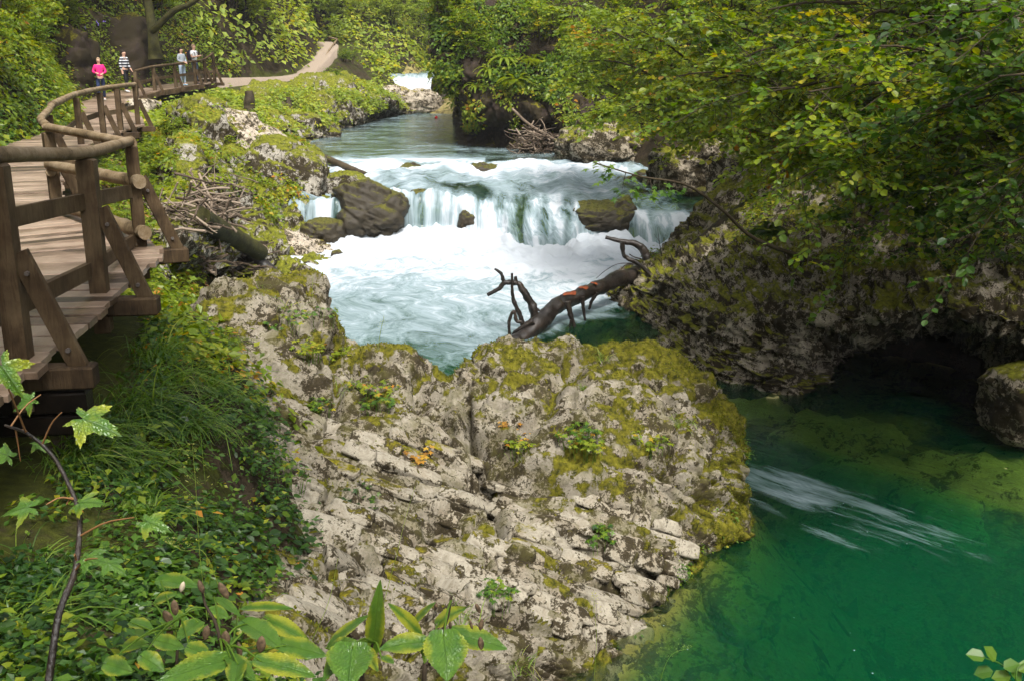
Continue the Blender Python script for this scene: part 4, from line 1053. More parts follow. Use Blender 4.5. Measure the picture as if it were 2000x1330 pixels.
while s < arc[-1] - .1:
    wd = rg.uniform(.17, .25) if s < 20 else rg.uniform(.20, .26)
    p, t = along(s + wd / 2); left = np.array([-t[1], t[0]])
    Wd = 1.75 if s < 44 else 1.9
    c = p + left * (Wd / 2 - .16) + left * rg.normal() * .015
    on_bridge = p[1] > 43.6
    o = link('plank', pl_me[int(rg.integers(8))], fbr if on_bridge else bw); k += 1
    sl = (deck_z(p[1] + .2) - deck_z(p[1] - .2)) / .4
    Rm = rotm(np.array([-left[0], -left[1], 0]), np.array([-t[0] * sl, -t[1] * sl, 1]))
    o.matrix_local = Matrix.Translation(Vector((c[0], c[1], deck_z(p[1]) + rg.normal() * .003))) @ Matrix(Rm.tolist()).to_4x4() @ Matrix.Diagonal((Wd * rg.uniform(.985, 1.03), wd - rg.uniform(.012, .028), 1, 1))
    s += wd
print('planks', k)
# stringers under the planks
for off in (.12, .85, 1.45):
    for s0 in np.arange(.3, arc[-1] - 2.0, 2.0):
        p, t = along(s0 + 1.0); left = np.array([-t[1], t[0]]); p = p + left * off
        sl = (deck_z(p[1] + .5) - deck_z(p[1] - .5))
        mb = MB(); d3 = np.array([t[0], t[1], sl * t[1]])
        mb.box((p[0], p[1], deck_z(p[1]) - .125), (2.06, .09, .13), rotm(d3), .3); mb.build('stringer', M['wetwood'], fbr if p[1] > 43.6 else bw)
posts = [(-2.88, 4.3, 1.42, .135), (-3.165, 6.31, 1.24, .135), (-3.40, 8.25, 1.08, .13), (-3.81, 10.38, 1.0, .115), (-5.7, 12.8, .97, .13), (-7.35, 16.6, .97, .13), (-9.45, 22.8, 1.0, .13), (-10.15, 25.9, 1.0, .13), (-10.2, 27.2, 1.05, .13), (-10.6, 29.6, 1.05, .13)]
bposts = [(-15.75, 44.2, .98, .13), (-15.72, 46.4, .98, .13), (-15.35, 48.2, .98, .13), (-14.98, 50.0, 1.0, .13), (-14.85, 51.2, 1.05, .12), (-14.72, 52.3, 1.3, .12)]
def rail_unit(par, x, y, h, w, brace=True, drop=0):
    j = int(np.argmin(np.linalg.norm(Q - np.array([x, y]), axis=1))); p, t = along(arc[j]); out_ = np.array([t[1], -t[0]]); z0 = deck_z(y)
    Rm = rotm((t[0], t[1], 0))
    mb = MB(); mb.box((x, y, z0 + (h - .35) / 2), (w, w, h + .35), Rm, rg.uniform(.35, .6), jit=.004); mb.build('post', M['post'], par)
    if brace:
        end = np.array([x, y]) + out_ * .46
        inn = np.array([x, y]) - out_ * 1.3
        c = (end + inn) / 2
        mb = MB(); mb.box((c[0], c[1], z0 - .128), (1.76, .15, .15), rotm((out_[0], out_[1], 0)), .4); mb.build('joist', M['post'], par)
        a_ = np.array([end[0] - out_[0] * .1, end[1] - out_[1] * .1, z0 - .06]); b_ = np.array([x + out_[0] * (w / 2 + .02), y + out_[1] * (w / 2 + .02), z0 + .66])
        d = b_ - a_; mb = MB(); mb.box((a_ + b_) / 2, (np.linalg.norm(d) + .06, .055 if w < .15 else .07, .12 if w < .15 else .145), rotm(d, (0, 0, 1)), .45); brc = mb.build('brace', M['post'], par)
        if y < 14:
            for q_ in (a_ + d * .16, a_ + d * .86):
                mb = MB(); ax = unit(np.cross(d, np.array([0, 0, 1.0]))); ax = ax if ax[1] < 0 else -ax; mb.tube([q_ + ax * .025, q_ + ax * .05], .016, 7); mb.build('bolt', M['bolt'], brc)
for x, y, h, w in posts: rail_unit(bw, x, y, h, w, True)
for x, y, h, w in bposts: rail_unit(fbr, x, y, h, w, True)
def log_rail(par, pts, r0, r1, name='handrail', seed=0, mat='rail'):
    mb = MB(); limb(mb, [np.array(p) for p in pts], r0, r1, 12, .30, seed, m=max(10, len(pts) * 6)); mb.build(name, M[mat], par)
log_rail(bw, [(-2.75, 3.4, 1.52), (-2.90, 4.4, 1.45), (-3.17, 6.3, 1.29), (-3.41, 8.25, 1.13), (-3.83, 10.45, 1.05)], .054, .048, seed=1)
log_rail(bw, [(-3.78, 10.36, 1.035), (-4.7, 11.55, 1.03), (-5.72, 12.82, 1.03)], .047, .052, seed=2)
log_rail(bw, [(-5.70, 12.78, 1.045), (-6.35, 14.1, 1.05), (-6.9, 15.5, 1.05)], .053, .051, seed=3)
log_rail(bw, [(-6.88, 15.42, 1.05), (-7.38, 16.7, 1.04), (-8.15, 18.6, 1.04)], .053, .050, seed=4)
log_rail(bw, [(-8.12, 18.5, 1.04), (-8.9, 20.9, 1.05), (-9.48, 22.8, 1.07)], .064, .06, seed=5)
log_rail(bw, [(-9.46, 22.75, 1.07), (-10.1, 25.6, 1.09), (-10.3, 27.4, 1.11), (-10.62, 29.7, 1.11)], .062, .058, seed=6)
log_rail(bw, [(-3.72, 10.28, .66), (-4.7, 11.5, .62), (-5.72, 12.75, .58)], .068, .06, 'middle_rail', 7)
log_rail(bw, [(-3.70, 10.25, .15), (-4.6, 11.4, .13), (-5.6, 12.6, .11)], .075, .066, 'kick_rail', 8)
log_rail(bw, [(-5.68, 12.7, .50), (-6.0, 13.5, .3), (-6.2, 14.0, .16)], .06, .06, 'middle_rail', 9)
def board_rail(par, a, b, h=.13, th=.05, name='middle_rail'):
    a, b = np.array(a, float), np.array(b, float); d = b - a
    mb = MB(); mb.box((a + b) / 2, (np.linalg.norm(d), th, h), rotm(d), rg.uniform(.45, .75), jit=.003); mb.build(name, M['post'], par)
board_rail(bw, (-3.14, 5.2, .95), (-3.46, 8.4, .735)); board_rail(bw, (-3.46, 8.3, .74), (-3.84, 10.3, .56))
board_rail(bw, (-3.12, 5.2, .36), (-3.46, 8.3, .18)); board_rail(bw, (-3.46, 8.3, .18), (-3.86, 10.3, .06), .12)
for a, b in ((5, 6), (6, 7), (7, 8), (8, 9)):
    A, B = posts[a], posts[b]; board_rail(bw, (A[0] - .08, A[1], .48), (B[0] - .08, B[1], .48), .11, .045)
bh = [(x - .0, y, deck_z(y) + h + .05) for x, y, h, w in bposts]
log_rail(fbr, bh[:4], .055, .055, seed=11, mat='post'); log_rail(fbr, bh[3:5] + [(bh[5][0], bh[5][1], bh[5][2])], .055, .05, seed=12, mat='post')
for k in range(5):
    A, B = bposts[k], bposts[k + 1]; board_rail(fbr, (A[0] - .07, A[1], deck_z(A[1]) + .5), (B[0] - .07, B[1], deck_z(B[1]) + .5), .11, .045)
for k in (0, 1, 2):
    A, B = bposts[k], bposts[k + 1]; mb = MB(); a_ = np.array([A[0] + .18, A[1], deck_z(A[1]) - .12]); b_ = np.array([B[0] + .18, B[1], deck_z(B[1]) - .12]); d = b_ - a_
    mb.box((a_ + b_) / 2, (np.linalg.norm(d), .09, .22), rotm(d), .5); mb.build('edge_beam', M['post'], fbr)
# timber crib and stone pier that carry the walk
mb = MB()
for dz, dy in ((-.30, .02), (-.46, .05)):
    p, t = along(arc[int(np.argmin(np.linalg.norm(Q - np.array([-3.165, 6.31]), axis=1)))]); out_ = np.array([t[1], -t[0]])
    c = np.array([-3.2, 6.31 + dy]) + out_ * .02
    mb.box((c[0], c[1], dz), (.8 + dy, .15, .14), rotm((out_[0], out_[1], 0)), .3)
    mb.build('crib_beam', M['wetwood'], bw); mb = MB()
for dz, y in ((-.62, 7.0),):
    mb.box((-3.25, y, dz), (.5, .14, .12), rotm((1, -.1, 0)), .3); mb.build('crib_beam', M['wetwood'], bw); mb = MB()
bl('squared masonry pier under the near end of the footbridge', 244, 196, 304, 236, 43.2, M['rock_pale'], 390, 2.0, name='stone_pier', cat='stone pier', blocky=8, amp=.05, st=dict(nb=np.array([0, 0, 1.]), th=.25, along=np.array([1., 0, 0]), blk=.5, groove=.03, prot=.03))

# gravel path beyond the footbridge
pc = [at(405, 158, 52.5), at(440, 156, 54), at(500, 155, 57), at(560, 153, 60), at(600, 147, 63), at(612, 138, 66), at(630, 120, 69), at(643, 104, 72), at(652, 92, 75), at(640, 84, 80)]
pc = smooth_path(np.array(pc), 80); tt = unit(np.gradient(pc, axis=0)); lf = np.stack([-tt[:, 1], tt[:, 0], 0 * tt[:, 0]], 1)
wv = np.linspace(-.35, .75, 9)
G = pc[:, None] + lf[:, None] * (wv[None, :] * (1 + .3 * fbm(np.stack([np.arange(80)[:, None] * .25 + 0 * wv, 0 * wv[None] + np.sign(wv)[None] * 3 + 0 * np.arange(80)[:, None], np.zeros((80, 9))], -1), 2, 9)))[..., None]; G[..., 2] += .07 + .03 * fbm(G * 2, 3, 7)
skirt0 = G[:, :1] + np.array([0, 0, -1.5]); skirt1 = G[:, -1:] + np.array([0, 0, -1.0])
G = np.concatenate([skirt0, G, skirt1], 1)
tag(link('gravel_path', mesh('gravel_path', G, gridF(80, 11)[:, ::-1], M['gravel'])), kind='structure')
PATH = pc
rf = thing('path_railing', 'far slim timber railing beside the climbing gravel path', 'railing')
pr = [at(622, 128, 68), at(632, 110, 70.5), at(642, 94, 73), at(650, 84, 75.5), at(656, 76, 78), at(640, 72, 80)]
pr = [p + np.array([.1, 0, -.05]) for p in pr]
for k, p in enumerate(pr):
    mb = MB(); mb.tube([p + (0, 0, -1.15), p + (0, 0, .05)], .05, 6); mb.build('post', M['post'], rf)
    if k:
        mb = MB(); mb.tube([pr[k - 1], p], .06, 6); mb.build('handrail', M['rail'], rf)
        mb = MB(); mb.tube([pr[k - 1] + (0, 0, -.5), p + (0, 0, -.5)], .04, 6); mb.build('middle_rail', M['post'], rf)

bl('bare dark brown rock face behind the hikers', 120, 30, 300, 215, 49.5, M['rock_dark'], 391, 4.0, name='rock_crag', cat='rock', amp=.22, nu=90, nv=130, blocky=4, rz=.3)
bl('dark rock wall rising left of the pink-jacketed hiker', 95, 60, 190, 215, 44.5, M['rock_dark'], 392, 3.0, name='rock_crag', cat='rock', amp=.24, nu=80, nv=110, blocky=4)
# ------------------------------------------------------------------ foliage builders
T_KITE = (np.array([(0, 0, 0), (.42, .33, .07), (1, 0, -.04), (.42, -.33, .07)]), np.array([(0, 2, 1), (0, 3, 2)]))
T_ROUND = (np.array([(0, 0, 0), (.22, .34, .07), (.66, .38, .06), (1.0, 0, -.08), (.66, -.38, .06), (.22, -.34, .07)]), np.array([(0, 3, 2, 1), (0, 5, 4, 3)]))
T_LONG = (np.array([(0, 0, 0), (.4, .19, .05), (1, 0, -.1), (.4, -.19, .05)]), np.array([(0, 2, 1), (0, 3, 2)]))
def _lobed():
    ang = []; rad = []
    for c, L in ((-2.3, .55), (-1.15, .85), (0, 1.0), (1.15, .85), (2.3, .55)):
        for da, f in ((-.40, .50), (-.17, .78), (0, 1.0), (.17, .78)):
            ang.append(c + da); rad.append(L * f)
    V = [(0, 0, 0)]; 
    for a_, r_ in zip(ang, rad): V.append((.38 + .62 * r_ * math.cos(a_), .62 * r_ * math.sin(a_), -.10 * r_ * r_))
    V[0] = (.36, 0, .02)
    n = len(V) - 1
    F = [(0, i, i + 1) for i in range(1, n)]
    return np.array(V), np.array(F)
T_LOBE = _lobed()
def leaf_arrays(pos, d, nrm, size, rnd, T):
    tv, tf = T
    pos = np.asarray(pos, float); d = unit(d); nrm = np.asarray(nrm, float)
    nrm = unit(nrm - d * (nrm * d).sum(-1, keepdims=True)); sd_ = np.cross(nrm, d)
    size = np.asarray(size, float)[:, None, None]
    V = pos[:, None] + size * (tv[None, :, 0:1] * d[:, None] + tv[None, :, 1:2] * sd_[:, None] + tv[None, :, 2:3] * nrm[:, None])
    n, k = len(pos), len(tv)
    F = (tf[None] + (np.arange(n) * k)[:, None, None]).reshape(-1, tf.shape[1])
    return V.reshape(-1, 3), F, np.repeat(rnd, k)
class Leaves:
    def __init__(s): s.p, s.d, s.n, s.z, s.r = [], [], [], [], []
    def add(s, p, d, n, z, r):
        c = len(np.atleast_2d(p)); d = np.broadcast_to(np.atleast_2d(d), (c, 3)); n = np.broadcast_to(np.atleast_2d(n), (c, 3)); z = np.broadcast_to(z, (c,)); r = np.broadcast_to(r, (c,))
        s.p.append(np.atleast_2d(p)); s.d.append(np.atleast_2d(d)); s.n.append(np.atleast_2d(n)); s.z.append(np.atleast_1d(z)); s.r.append(np.atleast_1d(r))
    def build(s, name, mat, T, parent=None):
        V, F, r = leaf_arrays(np.concatenate(s.p), np.concatenate(s.d), np.concatenate(s.n), np.concatenate(s.z), np.clip(np.concatenate(s.r), 0, 1), T)
        return link(name, mesh(name, V, F, mat, False, {'rnd': r}), parent)
def curve_pts(a, b, arch, n, rg, wob=.06):
    """limb from a to b with an upward arch and a natural wobble"""
    t = np.linspace(0, 1, n)[:, None]; L = np.linalg.norm(b - a)
    w = np.cumsum(rg.normal(size=(n, 3)), 0) * wob * L / n; w -= w[0]; w -= t * w[-1]
    return a + (b - a) * t + np.array([0, 0, 1.0]) * (4 * arch * L * t * (1 - t)) + w
def sprays(wood, lv, P, r0, rg, side=10, twig=5, lpt=8, leaf=.09, slen=.35, tlen=.45, droop=.28, rmu=.5, rsd=.2, t0=.25, tw_tubes=True, flat=.45):
    """side branches, twigs and leaves on the limb P"""
    L = np.linalg.norm(np.diff(P, axis=0), axis=1).sum(); n = len(P)
    T = unit(np.gradient(P, axis=0))
    for k in range(side):
        t = t0 + (1 - t0) * (k + rg.uniform(0, 1)) / side; f = t * (n - 1); i = min(int(f), n - 2); p = P[i] + (P[i + 1] - P[i]) * (f - i)
        az = rg.normal(size=3); az[2] *= .45; d = unit(az - T[i] * np.dot(az, T[i]) + T[i] * .7 + np.array([0, 0, .15]))
        l = L * slen * rg.uniform(.6, 1.2) * (1.15 - .75 * t) + .15
        q = p + d * l * np.linspace(0, 1, 6)[:, None]; q[:, 2] -= droop * l * np.linspace(0, 1, 6) ** 2; q += np.cumsum(rg.normal(size=(6, 3)), 0) * .03 * l * np.linspace(0, 1, 6)[:, None]
        wood.append((q, np.linspace(max(r0 * .35 * (1.1 - t), .006), .004, 6), 5))
        cr = rmu + rg.normal() * rsd * .7
        for m_ in range(twig):
            u = .2 + .8 * (m_ + rg.uniform(0, 1)) / twig; f = u * 5; i2 = min(int(f), 4); pp = q[i2] + (q[i2 + 1] - q[i2]) * (f - i2)
            td = unit(d * .6 + rg.normal(size=3) * np.array([1, 1, .35])); tl = tlen * rg.uniform(.5, 1.2)
            e = pp + td * tl * np.linspace(0, 1, 4)[:, None]; e[:, 2] -= droop * tl * .9 * np.linspace(0, 1, 4) ** 2
            if tw_tubes: wood.append((e, np.array([.004, .0035, .003, .002]), 3))
            m = lpt; tt_ = (np.arange(m) + .6) / m; ff = tt_ * 3; ii = np.minimum(ff.astype(int), 2); lp = e[ii] + (e[ii + 1] - e[ii]) * (ff - ii)[:, None]
            sd_ = unit(np.cross(td, np.array([0, 0, 1.0]))); sg = np.where(np.arange(m) % 2 == 0, 1, -1)[:, None]
            ld = td * .55 + sd_ * sg + rg.normal(size=(m, 3)) * .28 - np.array([0, 0, .28]); ld[-1] = td - np.array([0, 0, .3])
            ln = np.array([0, 0, 1.0]) + rg.normal(size=(m, 3)) * flat
            lv.add(lp, ld, ln, leaf * rg.uniform(.6, 1.25, m), cr + rg.normal(size=m) * rsd * .6)
def wood_mesh(name, wood, mat, parent):
    VV, FF, n0 = [], [], 0
    for P, r, k in wood:
        V, F = tube(P, r, k, cap=False)
        VV.append(V); FF.append(np.array(F) + n0); n0 += len(V)
    V = np.concatenate(VV)
    return link(name, mesh(name, V, np.concatenate(FF), mat, True, {'rnd': np.full(len(V), .5)}), parent)
def bush(name, label, cat, base, tips, seed, leafmat, T=T_ROUND, r0=.05, arch=.12, group=None, barkmat='bark', **kw):
    rg = np.random.default_rng(seed); base = np.array(base, float)
    t = thing(name, label, cat, base, group); wood = []; lv = Leaves()
    for tip in tips:
        tip = np.array(tip, float) - base
        P = curve_pts(np.array([rg.normal() * .15, rg.normal() * .15, -.25]), tip, arch, 14, rg)
        wood.append((P, np.linspace(r0, r0 * .18, 14), 7)); sprays(wood, lv, P, r0, rg, **kw)
    wood_mesh('stems', wood, M[barkmat], t); lv.build('foliage', M[leafmat], T, t)
    return t
def proto_bush(name, seed, h, w, stems, leafmat, T=T_KITE, **kw):
    rg = np.random.default_rng(seed); tips = []
    for k in range(stems):
        a_ = 2 * math.pi * k / stems + rg.normal() * .4; tips.append((math.cos(a_) * w * rg.uniform(.3, 1), math.sin(a_) * w * rg.uniform(.3, 1), h * rg.uniform(.6, 1.05)))
    return bush(name, 'x', 'shrub', (0, 0, 0), tips, seed, leafmat, T, tw_tubes=False, **kw)

# ---- cover: leafy herbs growing on a surface
def cover(name, P, Nn, seed, mat, leaf=.08, k=8, rad=.16, hgt=.18, T=T_KITE, rmu=.5, rsd=.17, patch=.6, upw=.6):
    rg = np.random.default_rng(seed); n = len(P)
    up = unit(Nn * (1 - upw) + np.array([0, 0, 1.0]) * upw)
    ph = np.clip(fbm(P * patch, 3, seed) * 1.1, -.5, .5)
    sc = rg.uniform(.5, 1.4, n)
    az = rg.uniform(0, 2 * math.pi, (n, k)); rr = np.sqrt(rg.uniform(0, 1, (n, k)))
    e1 = unit(np.cross(up, np.array([.3, .9, .1]))); e2 = np.cross(up, e1)
    out_ = np.cos(az)[..., None] * e1[:, None] + np.sin(az)[..., None] * e2[:, None]
    lp = P[:, None] + out_ * (rr * rad * sc[:, None])[..., None] + up[:, None] * (hgt * sc[:, None] * (1.05 - .7 * rr) * rg.uniform(.5, 1.2, (n, k)))[..., None]
    ld = out_ + rg.normal(size=(n, k, 3)) * .35 - np.array([0, 0, .25])
    ln = up[:, None] + rg.normal(size=(n, k, 3)) * .35 + out_ * .25
    z = leaf * rg.uniform(.55, 1.3, (n, k)) * (.6 + .5 * sc[:, None])
    r = rmu + ph[:, None] * .55 + rg.normal(size=(n, k)) * rsd + rg.normal(size=(n, 1)) * .10
    V, F, r = leaf_arrays(lp.reshape(-1, 3), ld.reshape(-1, 3), ln.reshape(-1, 3), z.ravel(), np.clip(r.ravel(), 0, 1), T)
    o = link(name, mesh(name, V, F, M[mat], False, {'rnd': r})); return tag(o, kind='stuff')
def terr_pts(n, x0, x1, y0, y1, seed, mask=None, thin=None):
    """x0, x1: functions of Y"""
    rg = np.random.default_rng(seed); Y = rg.uniform(y0, y1, n); X = x0(Y) + (x1(Y) - x0(Y)) * rg.uniform(0, 1, n)
    Z = terr(X, Y); e = .25
    nx = -(terr(X + e, Y) - terr(X - e, Y)) / (2 * e); ny = -(terr(X, Y + e) - terr(X, Y - e)) / (2 * e)
    Nn = unit(np.stack([nx, ny, np.ones(n)], 1)); P = np.stack([X, Y, Z], 1)
    keep = np.ones(n, bool)
    if mask is not None: keep &= mask(P, Nn)
    return P[keep], Nn[keep]
def surf_pts(S, n, seed, i0=0, i1=1, j0=0, j1=1, mask=None, flip=1):
    rg = np.random.default_rng(seed); a, b_ = S.shape[:2]
    Nn = grid_normals(S) * flip
    i = rg.integers(int(i0 * (a - 1)), int(i1 * (a - 1)), n); j = rg.integers(int(j0 * (b_ - 1)), int(j1 * (b_ - 1)), n)
    P, Nn = S[i, j], Nn[i, j]
    if mask is not None:
        k = mask(P, Nn); P, Nn = P[k], Nn[k]
    return P, Nn
xs_f = lambda Y: I(Y, SY, SX); xl_f = lambda Y: I(Y, LY, LX); xr_f = lambda Y: I(Y, RY, RX)
def off_path(P, river=2.6, hill=1.3):
    d = ((P[:, None, :2] - PATH[None, :, :2]) ** 2).sum(-1); i = d.argmin(1); dx = P[:, 0] - PATH[i, 0]
    return ~((d.min(1) < np.where(dx > 0, river, hill) ** 2) & (P[:, 1] > 51))
def px_out(P, *boxes):
    rel = P - np.array([0, 0, EYE]); dp = rel[:, 1] * CP - rel[:, 2] * SP; u = 1000 + FPX * rel[:, 0] / dp; v = 665 - FPX * (rel[:, 1] * SP + rel[:, 2] * CP) / dp
    k = np.ones(len(P), bool)
    for x0, y0, x1, y1 in boxes: k &= ~((u > x0) & (u < x1) & (v > y0) & (v < y1))
    return k
DRIFT = ((300, 385, 470, 480), (385, 440, 600, 600), (470, 480, 680, 540), (540, 400, 680, 520))
def clump(P, sc, seed, lo): return fbm(P * sc, 3, seed) > lo

# left bank between the boardwalk and the river
P, Nn = terr_pts(6500, lambda Y: xs_f(Y) + .15, lambda Y: xl_f(Y) - .2, 9.5, 34, 501, lambda P, N_: (P[:, 2] > ZL + .25) & clump(P, .8, 3, -.08) & px_out(P, *DRIFT))
cover('left_bank_undergrowth', P, Nn, 502, 'leaf_b', .095, 9, .20, .30, rmu=.45)
P, Nn = terr_pts(4500, lambda Y: xs_f(Y) + .3, lambda Y: xl_f(Y) - .3, 34, 74, 503, lambda P, N_: (P[:, 2] > ZU + .3) & off_path(P))
cover('far_bank_undergrowth', P, Nn, 504, 'leaf_far', .17, 9, .35, .45, rmu=.5)
# left hillside above the walk
P, Nn = terr_pts(11000, lambda Y: xs_f(Y) - 8, lambda Y: xs_f(Y) - 1.85, 8, 58, 505, lambda P, N_: clump(P, .5, 6, -.30) & off_path(P))
cover('left_slope_undergrowth', P, Nn, 506, 'leaf_b', .135, 9, .28, .40, rmu=.42)
P, Nn = terr_pts(3500, lambda Y: xs_f(Y) - 3.6, lambda Y: xs_f(Y) - 1.8, 5, 40, 507)
cover('walkside_herbs', P, Nn, 508, 'leaf_herb', .08, 8, .2, .22)
# far end
P, Nn = terr_pts(10500, lambda Y: -42 + 0 * Y, lambda Y: 0 * Y + np.where(Y > 80, 3.0, 0), 56, 125, 509, lambda P, N_: off_path(P) & ((P[:, 0] < xs_f(P[:, 1]) - 1.5) | (P[:, 0] > xr_f(P[:, 1]) + .5) | ((P[:, 1] > 76) & (P[:, 0] < xl_f(P[:, 1]) - .3)) | (P[:, 1] > 88)))
cover('far_slope_undergrowth', P, Nn, 510, 'leaf_far', .34, 9, .8, .9, rmu=.55)
# right slope
P, Nn = terr_pts(9500, lambda Y: xr_f(Y) + .6, lambda Y: xr_f(Y) + 11, 8, 46, 511, lambda P, N_: clump(P, .5, 9, -.2) & px_out(P, (1230, 320, 1460, 500)))
cover('right_slope_undergrowth', P, Nn, 512, 'leaf_b', .135, 9, .26, .36, rmu=.42)
S = SURF['rbank']
P, Nn = surf_pts(S, 4200, 513, .62, 1, 0, 1, lambda P, N_: clump(P, .9, 12, -.05) & px_out(P, (1230, 320, 1450, 495)))
Nn = Nn * np.sign(Nn[:, 2:3])
cover('bank_rock_herbs', P, Nn, 514, 'leaf_a', .08, 8, .18, .2, rmu=.5)
S = SURF['bluff']
P, Nn = surf_pts(S, 7500, 515, .46, 1, .20, 1, lambda P, N_: clump(P, .45, 15, -.08) )
cover('bluff_undergrowth', P, Nn * -np.sign(Nn[:, 1:2]), 516, 'leaf_a', .15, 9, .28, .30, rmu=.52, upw=.5)
P, Nn = surf_pts(S, 1600, 517, .30, .48, .25, 1, lambda P, N_: clump(P, .7, 18, .05))
cover('bluff_face_plants', P, Nn * -np.sign(Nn[:, 1:2]), 518, 'leaf_b', .14, 8, .22, .2, upw=.3)

S = SURF['lbank']
P, Nn = surf_pts(S, 6500, 519, .30, 1, 0, 1, lambda P, N_: clump(P, .7, 21, .02) & (P[:, 2] > -2.9) & px_out(P, *DRIFT))
Nn = Nn * np.sign(Nn[:, 2:3])
cover('left_bank_rock_herbs', P, Nn, 520, 'leaf_b', .11, 9, .2, .22, rmu=.5)

S = SURF['fbank']
P, Nn = surf_pts(S, 4200, 521, .32, 1, 0, 1, lambda P, N_: clump(P, .5, 24, -.05) & (P[:, 2] > -1.5) & off_path(P))
cover('far_bank_rock_herbs', P, Nn * np.sign(Nn[:, 2:3]), 522, 'leaf_far', .17, 9, .32, .32, rmu=.5)

# ---- hazels and other shrubs on the right bank
HG = 'hazels arching over the river from the right bank'
big = dict(side=14, twig=7, lpt=10, leaf=.088, slen=.33, tlen=.5, rsd=.27)
def tp(*a): return [at(*q) for q in a]
bush('hazel_shrub', 'big-leaved hazel whose lowest branches hang over the dark undercut', 'shrub', (8.2, 14.6, .4), tp((1490, 180, 11.2), (1620, 270, 10.6), (1560, 350, 11.5), (1750, 310, 11), (1900, 220, 10), (1850, 360, 11), (1700, 90, 10.6), (1580, 180, 10.8), (1680, 350, 11.4)), 601, 'leaf_a', r0=.05, arch=.10, group=HG, rmu=.55, **big)
bush('hazel_shrub', 'yellow-green hazel spreading over the ledges right of the falls', 'shrub', (6.9, 20, -.4), tp((1320, 150, 16), (1420, 200, 15), (1490, 270, 15.5), (1560, 160, 15), (1400, 40, 16), (1650, 240, 14.2), (1550, 260, 15), (1380, 160, 16)), 602, 'leaf_b', r0=.05, arch=.12, group=HG, rmu=.45, **dict(big, leaf=.10))
bush('hazel_shrub', 'sunlit pale green hazel above the right edge of the rapids', 'shrub', (6.6, 27, -.5), tp((1150, 120, 24), (1200, 220, 23), (1290, 240, 23), (1250, 60, 24), (1400, 240, 22), (1350, 130, 22), (1130, 40, 25), (1300, 20, 23)), 603, 'leaf_b', r0=.06, arch=.10, group=HG, rmu=.42, **dict(big, leaf=.12, tlen=.6, twig=8))
bush('hazel_shrub', 'leafy hazel standing between the cliff and the rapids', 'shrub', (5.2, 34, 0), tp((1130, 160, 31), (1150, 70, 32), (1200, 20, 31), (1190, 230, 30), (1280, 120, 30), (1130, 10, 33)), 604, 'leaf_b', r0=.06, arch=.08, group=HG, rmu=.42, **dict(big, leaf=.13, tlen=.7, twig=8))
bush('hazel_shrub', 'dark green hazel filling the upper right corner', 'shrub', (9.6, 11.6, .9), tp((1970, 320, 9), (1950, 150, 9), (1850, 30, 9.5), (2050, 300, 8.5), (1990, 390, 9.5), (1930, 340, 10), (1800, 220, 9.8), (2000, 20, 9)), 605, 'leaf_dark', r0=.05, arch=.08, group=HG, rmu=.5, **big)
bush('hazel_shrub', 'tall hazel rising behind the others to the top edge', 'shrub', (7.8, 18, 2), tp((1500, 20, 14), (1650, 60, 13), (1800, 100, 12.5), (1580, 150, 13.5), (1440, 120, 14.5), (1720, 260, 13), (1400, -30, 14)), 606, 'leaf_a', r0=.06, arch=.08, group=HG, rmu=.5, **big)
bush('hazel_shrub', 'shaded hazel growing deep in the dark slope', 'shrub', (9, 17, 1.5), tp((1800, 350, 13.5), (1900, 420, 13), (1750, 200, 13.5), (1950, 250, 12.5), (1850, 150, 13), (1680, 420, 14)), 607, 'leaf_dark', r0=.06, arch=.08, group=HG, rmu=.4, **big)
# tall trees whose crowns roof the right bank
for k, (bx_, by_, tips) in enumerate([(10.5, 14.5, [(6, 11, 7.5), (8, 9, 8.5), (12, 12, 9), (9, 17, 9), (5.5, 14, 7)]), (10, 22, [(5.5, 19, 8.5), (7, 24, 9.5), (12, 20, 10), (9, 26, 9.5), (5.5, 23, 8)])]):
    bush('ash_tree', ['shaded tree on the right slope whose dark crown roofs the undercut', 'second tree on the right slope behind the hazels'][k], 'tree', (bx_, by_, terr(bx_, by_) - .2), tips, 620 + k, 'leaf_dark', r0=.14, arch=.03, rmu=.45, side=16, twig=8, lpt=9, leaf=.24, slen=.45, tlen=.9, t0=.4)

bush('shade_beech', 'unseen beech added beside the boardwalk to shade the near bank', 'tree', (-5.4, .5, float(terr(-5.4, .5)) - .2), [(-1.2, 2.6, 6.6), (-.4, 3.8, 6.9), (-1.9, 3.8, 6.5), (-2.4, 2.8, 6.8), (-1.6, 4.8, 6.7)], 626, 'leaf_a', r0=.13, arch=.05, rmu=.5, side=14, twig=7, lpt=8, leaf=.15, slen=.4, tlen=.7, t0=.66)  # out-of-view tree, put in for the shade of its crown

# ---- shrub prototypes copied over the slopes
pb = [proto_bush('slope_shrub', 630, 1.5, .9, 6, 'leaf_b', side=8, twig=5, lpt=7, leaf=.13, slen=.45, tlen=.4, rmu=.45),
      proto_bush('slope_shrub', 631, 2.2, 1.2, 6, 'leaf_a', side=9, twig=5, lpt=7, leaf=.14, slen=.42, tlen=.5, rmu=.6),
      proto_bush('slope_shrub', 632, 1.1, .9, 5, 'leaf_a', side=8, twig=5, lpt=7, leaf=.11, slen=.5, tlen=.35, rmu=.5),
      proto_bush('slope_shrub', 633, 3.2, 1.7, 7, 'leaf_far', side=10, twig=5, lpt=7, leaf=.20, slen=.4, tlen=.7, rmu=.5),
      proto_bush('slope_shrub', 634, 4.5, 2.0, 7, 'leaf_far', side=10, twig=6, lpt=7, leaf=.23, slen=.38, tlen=.9, rmu=.42)]
used_pb = [False] * 5
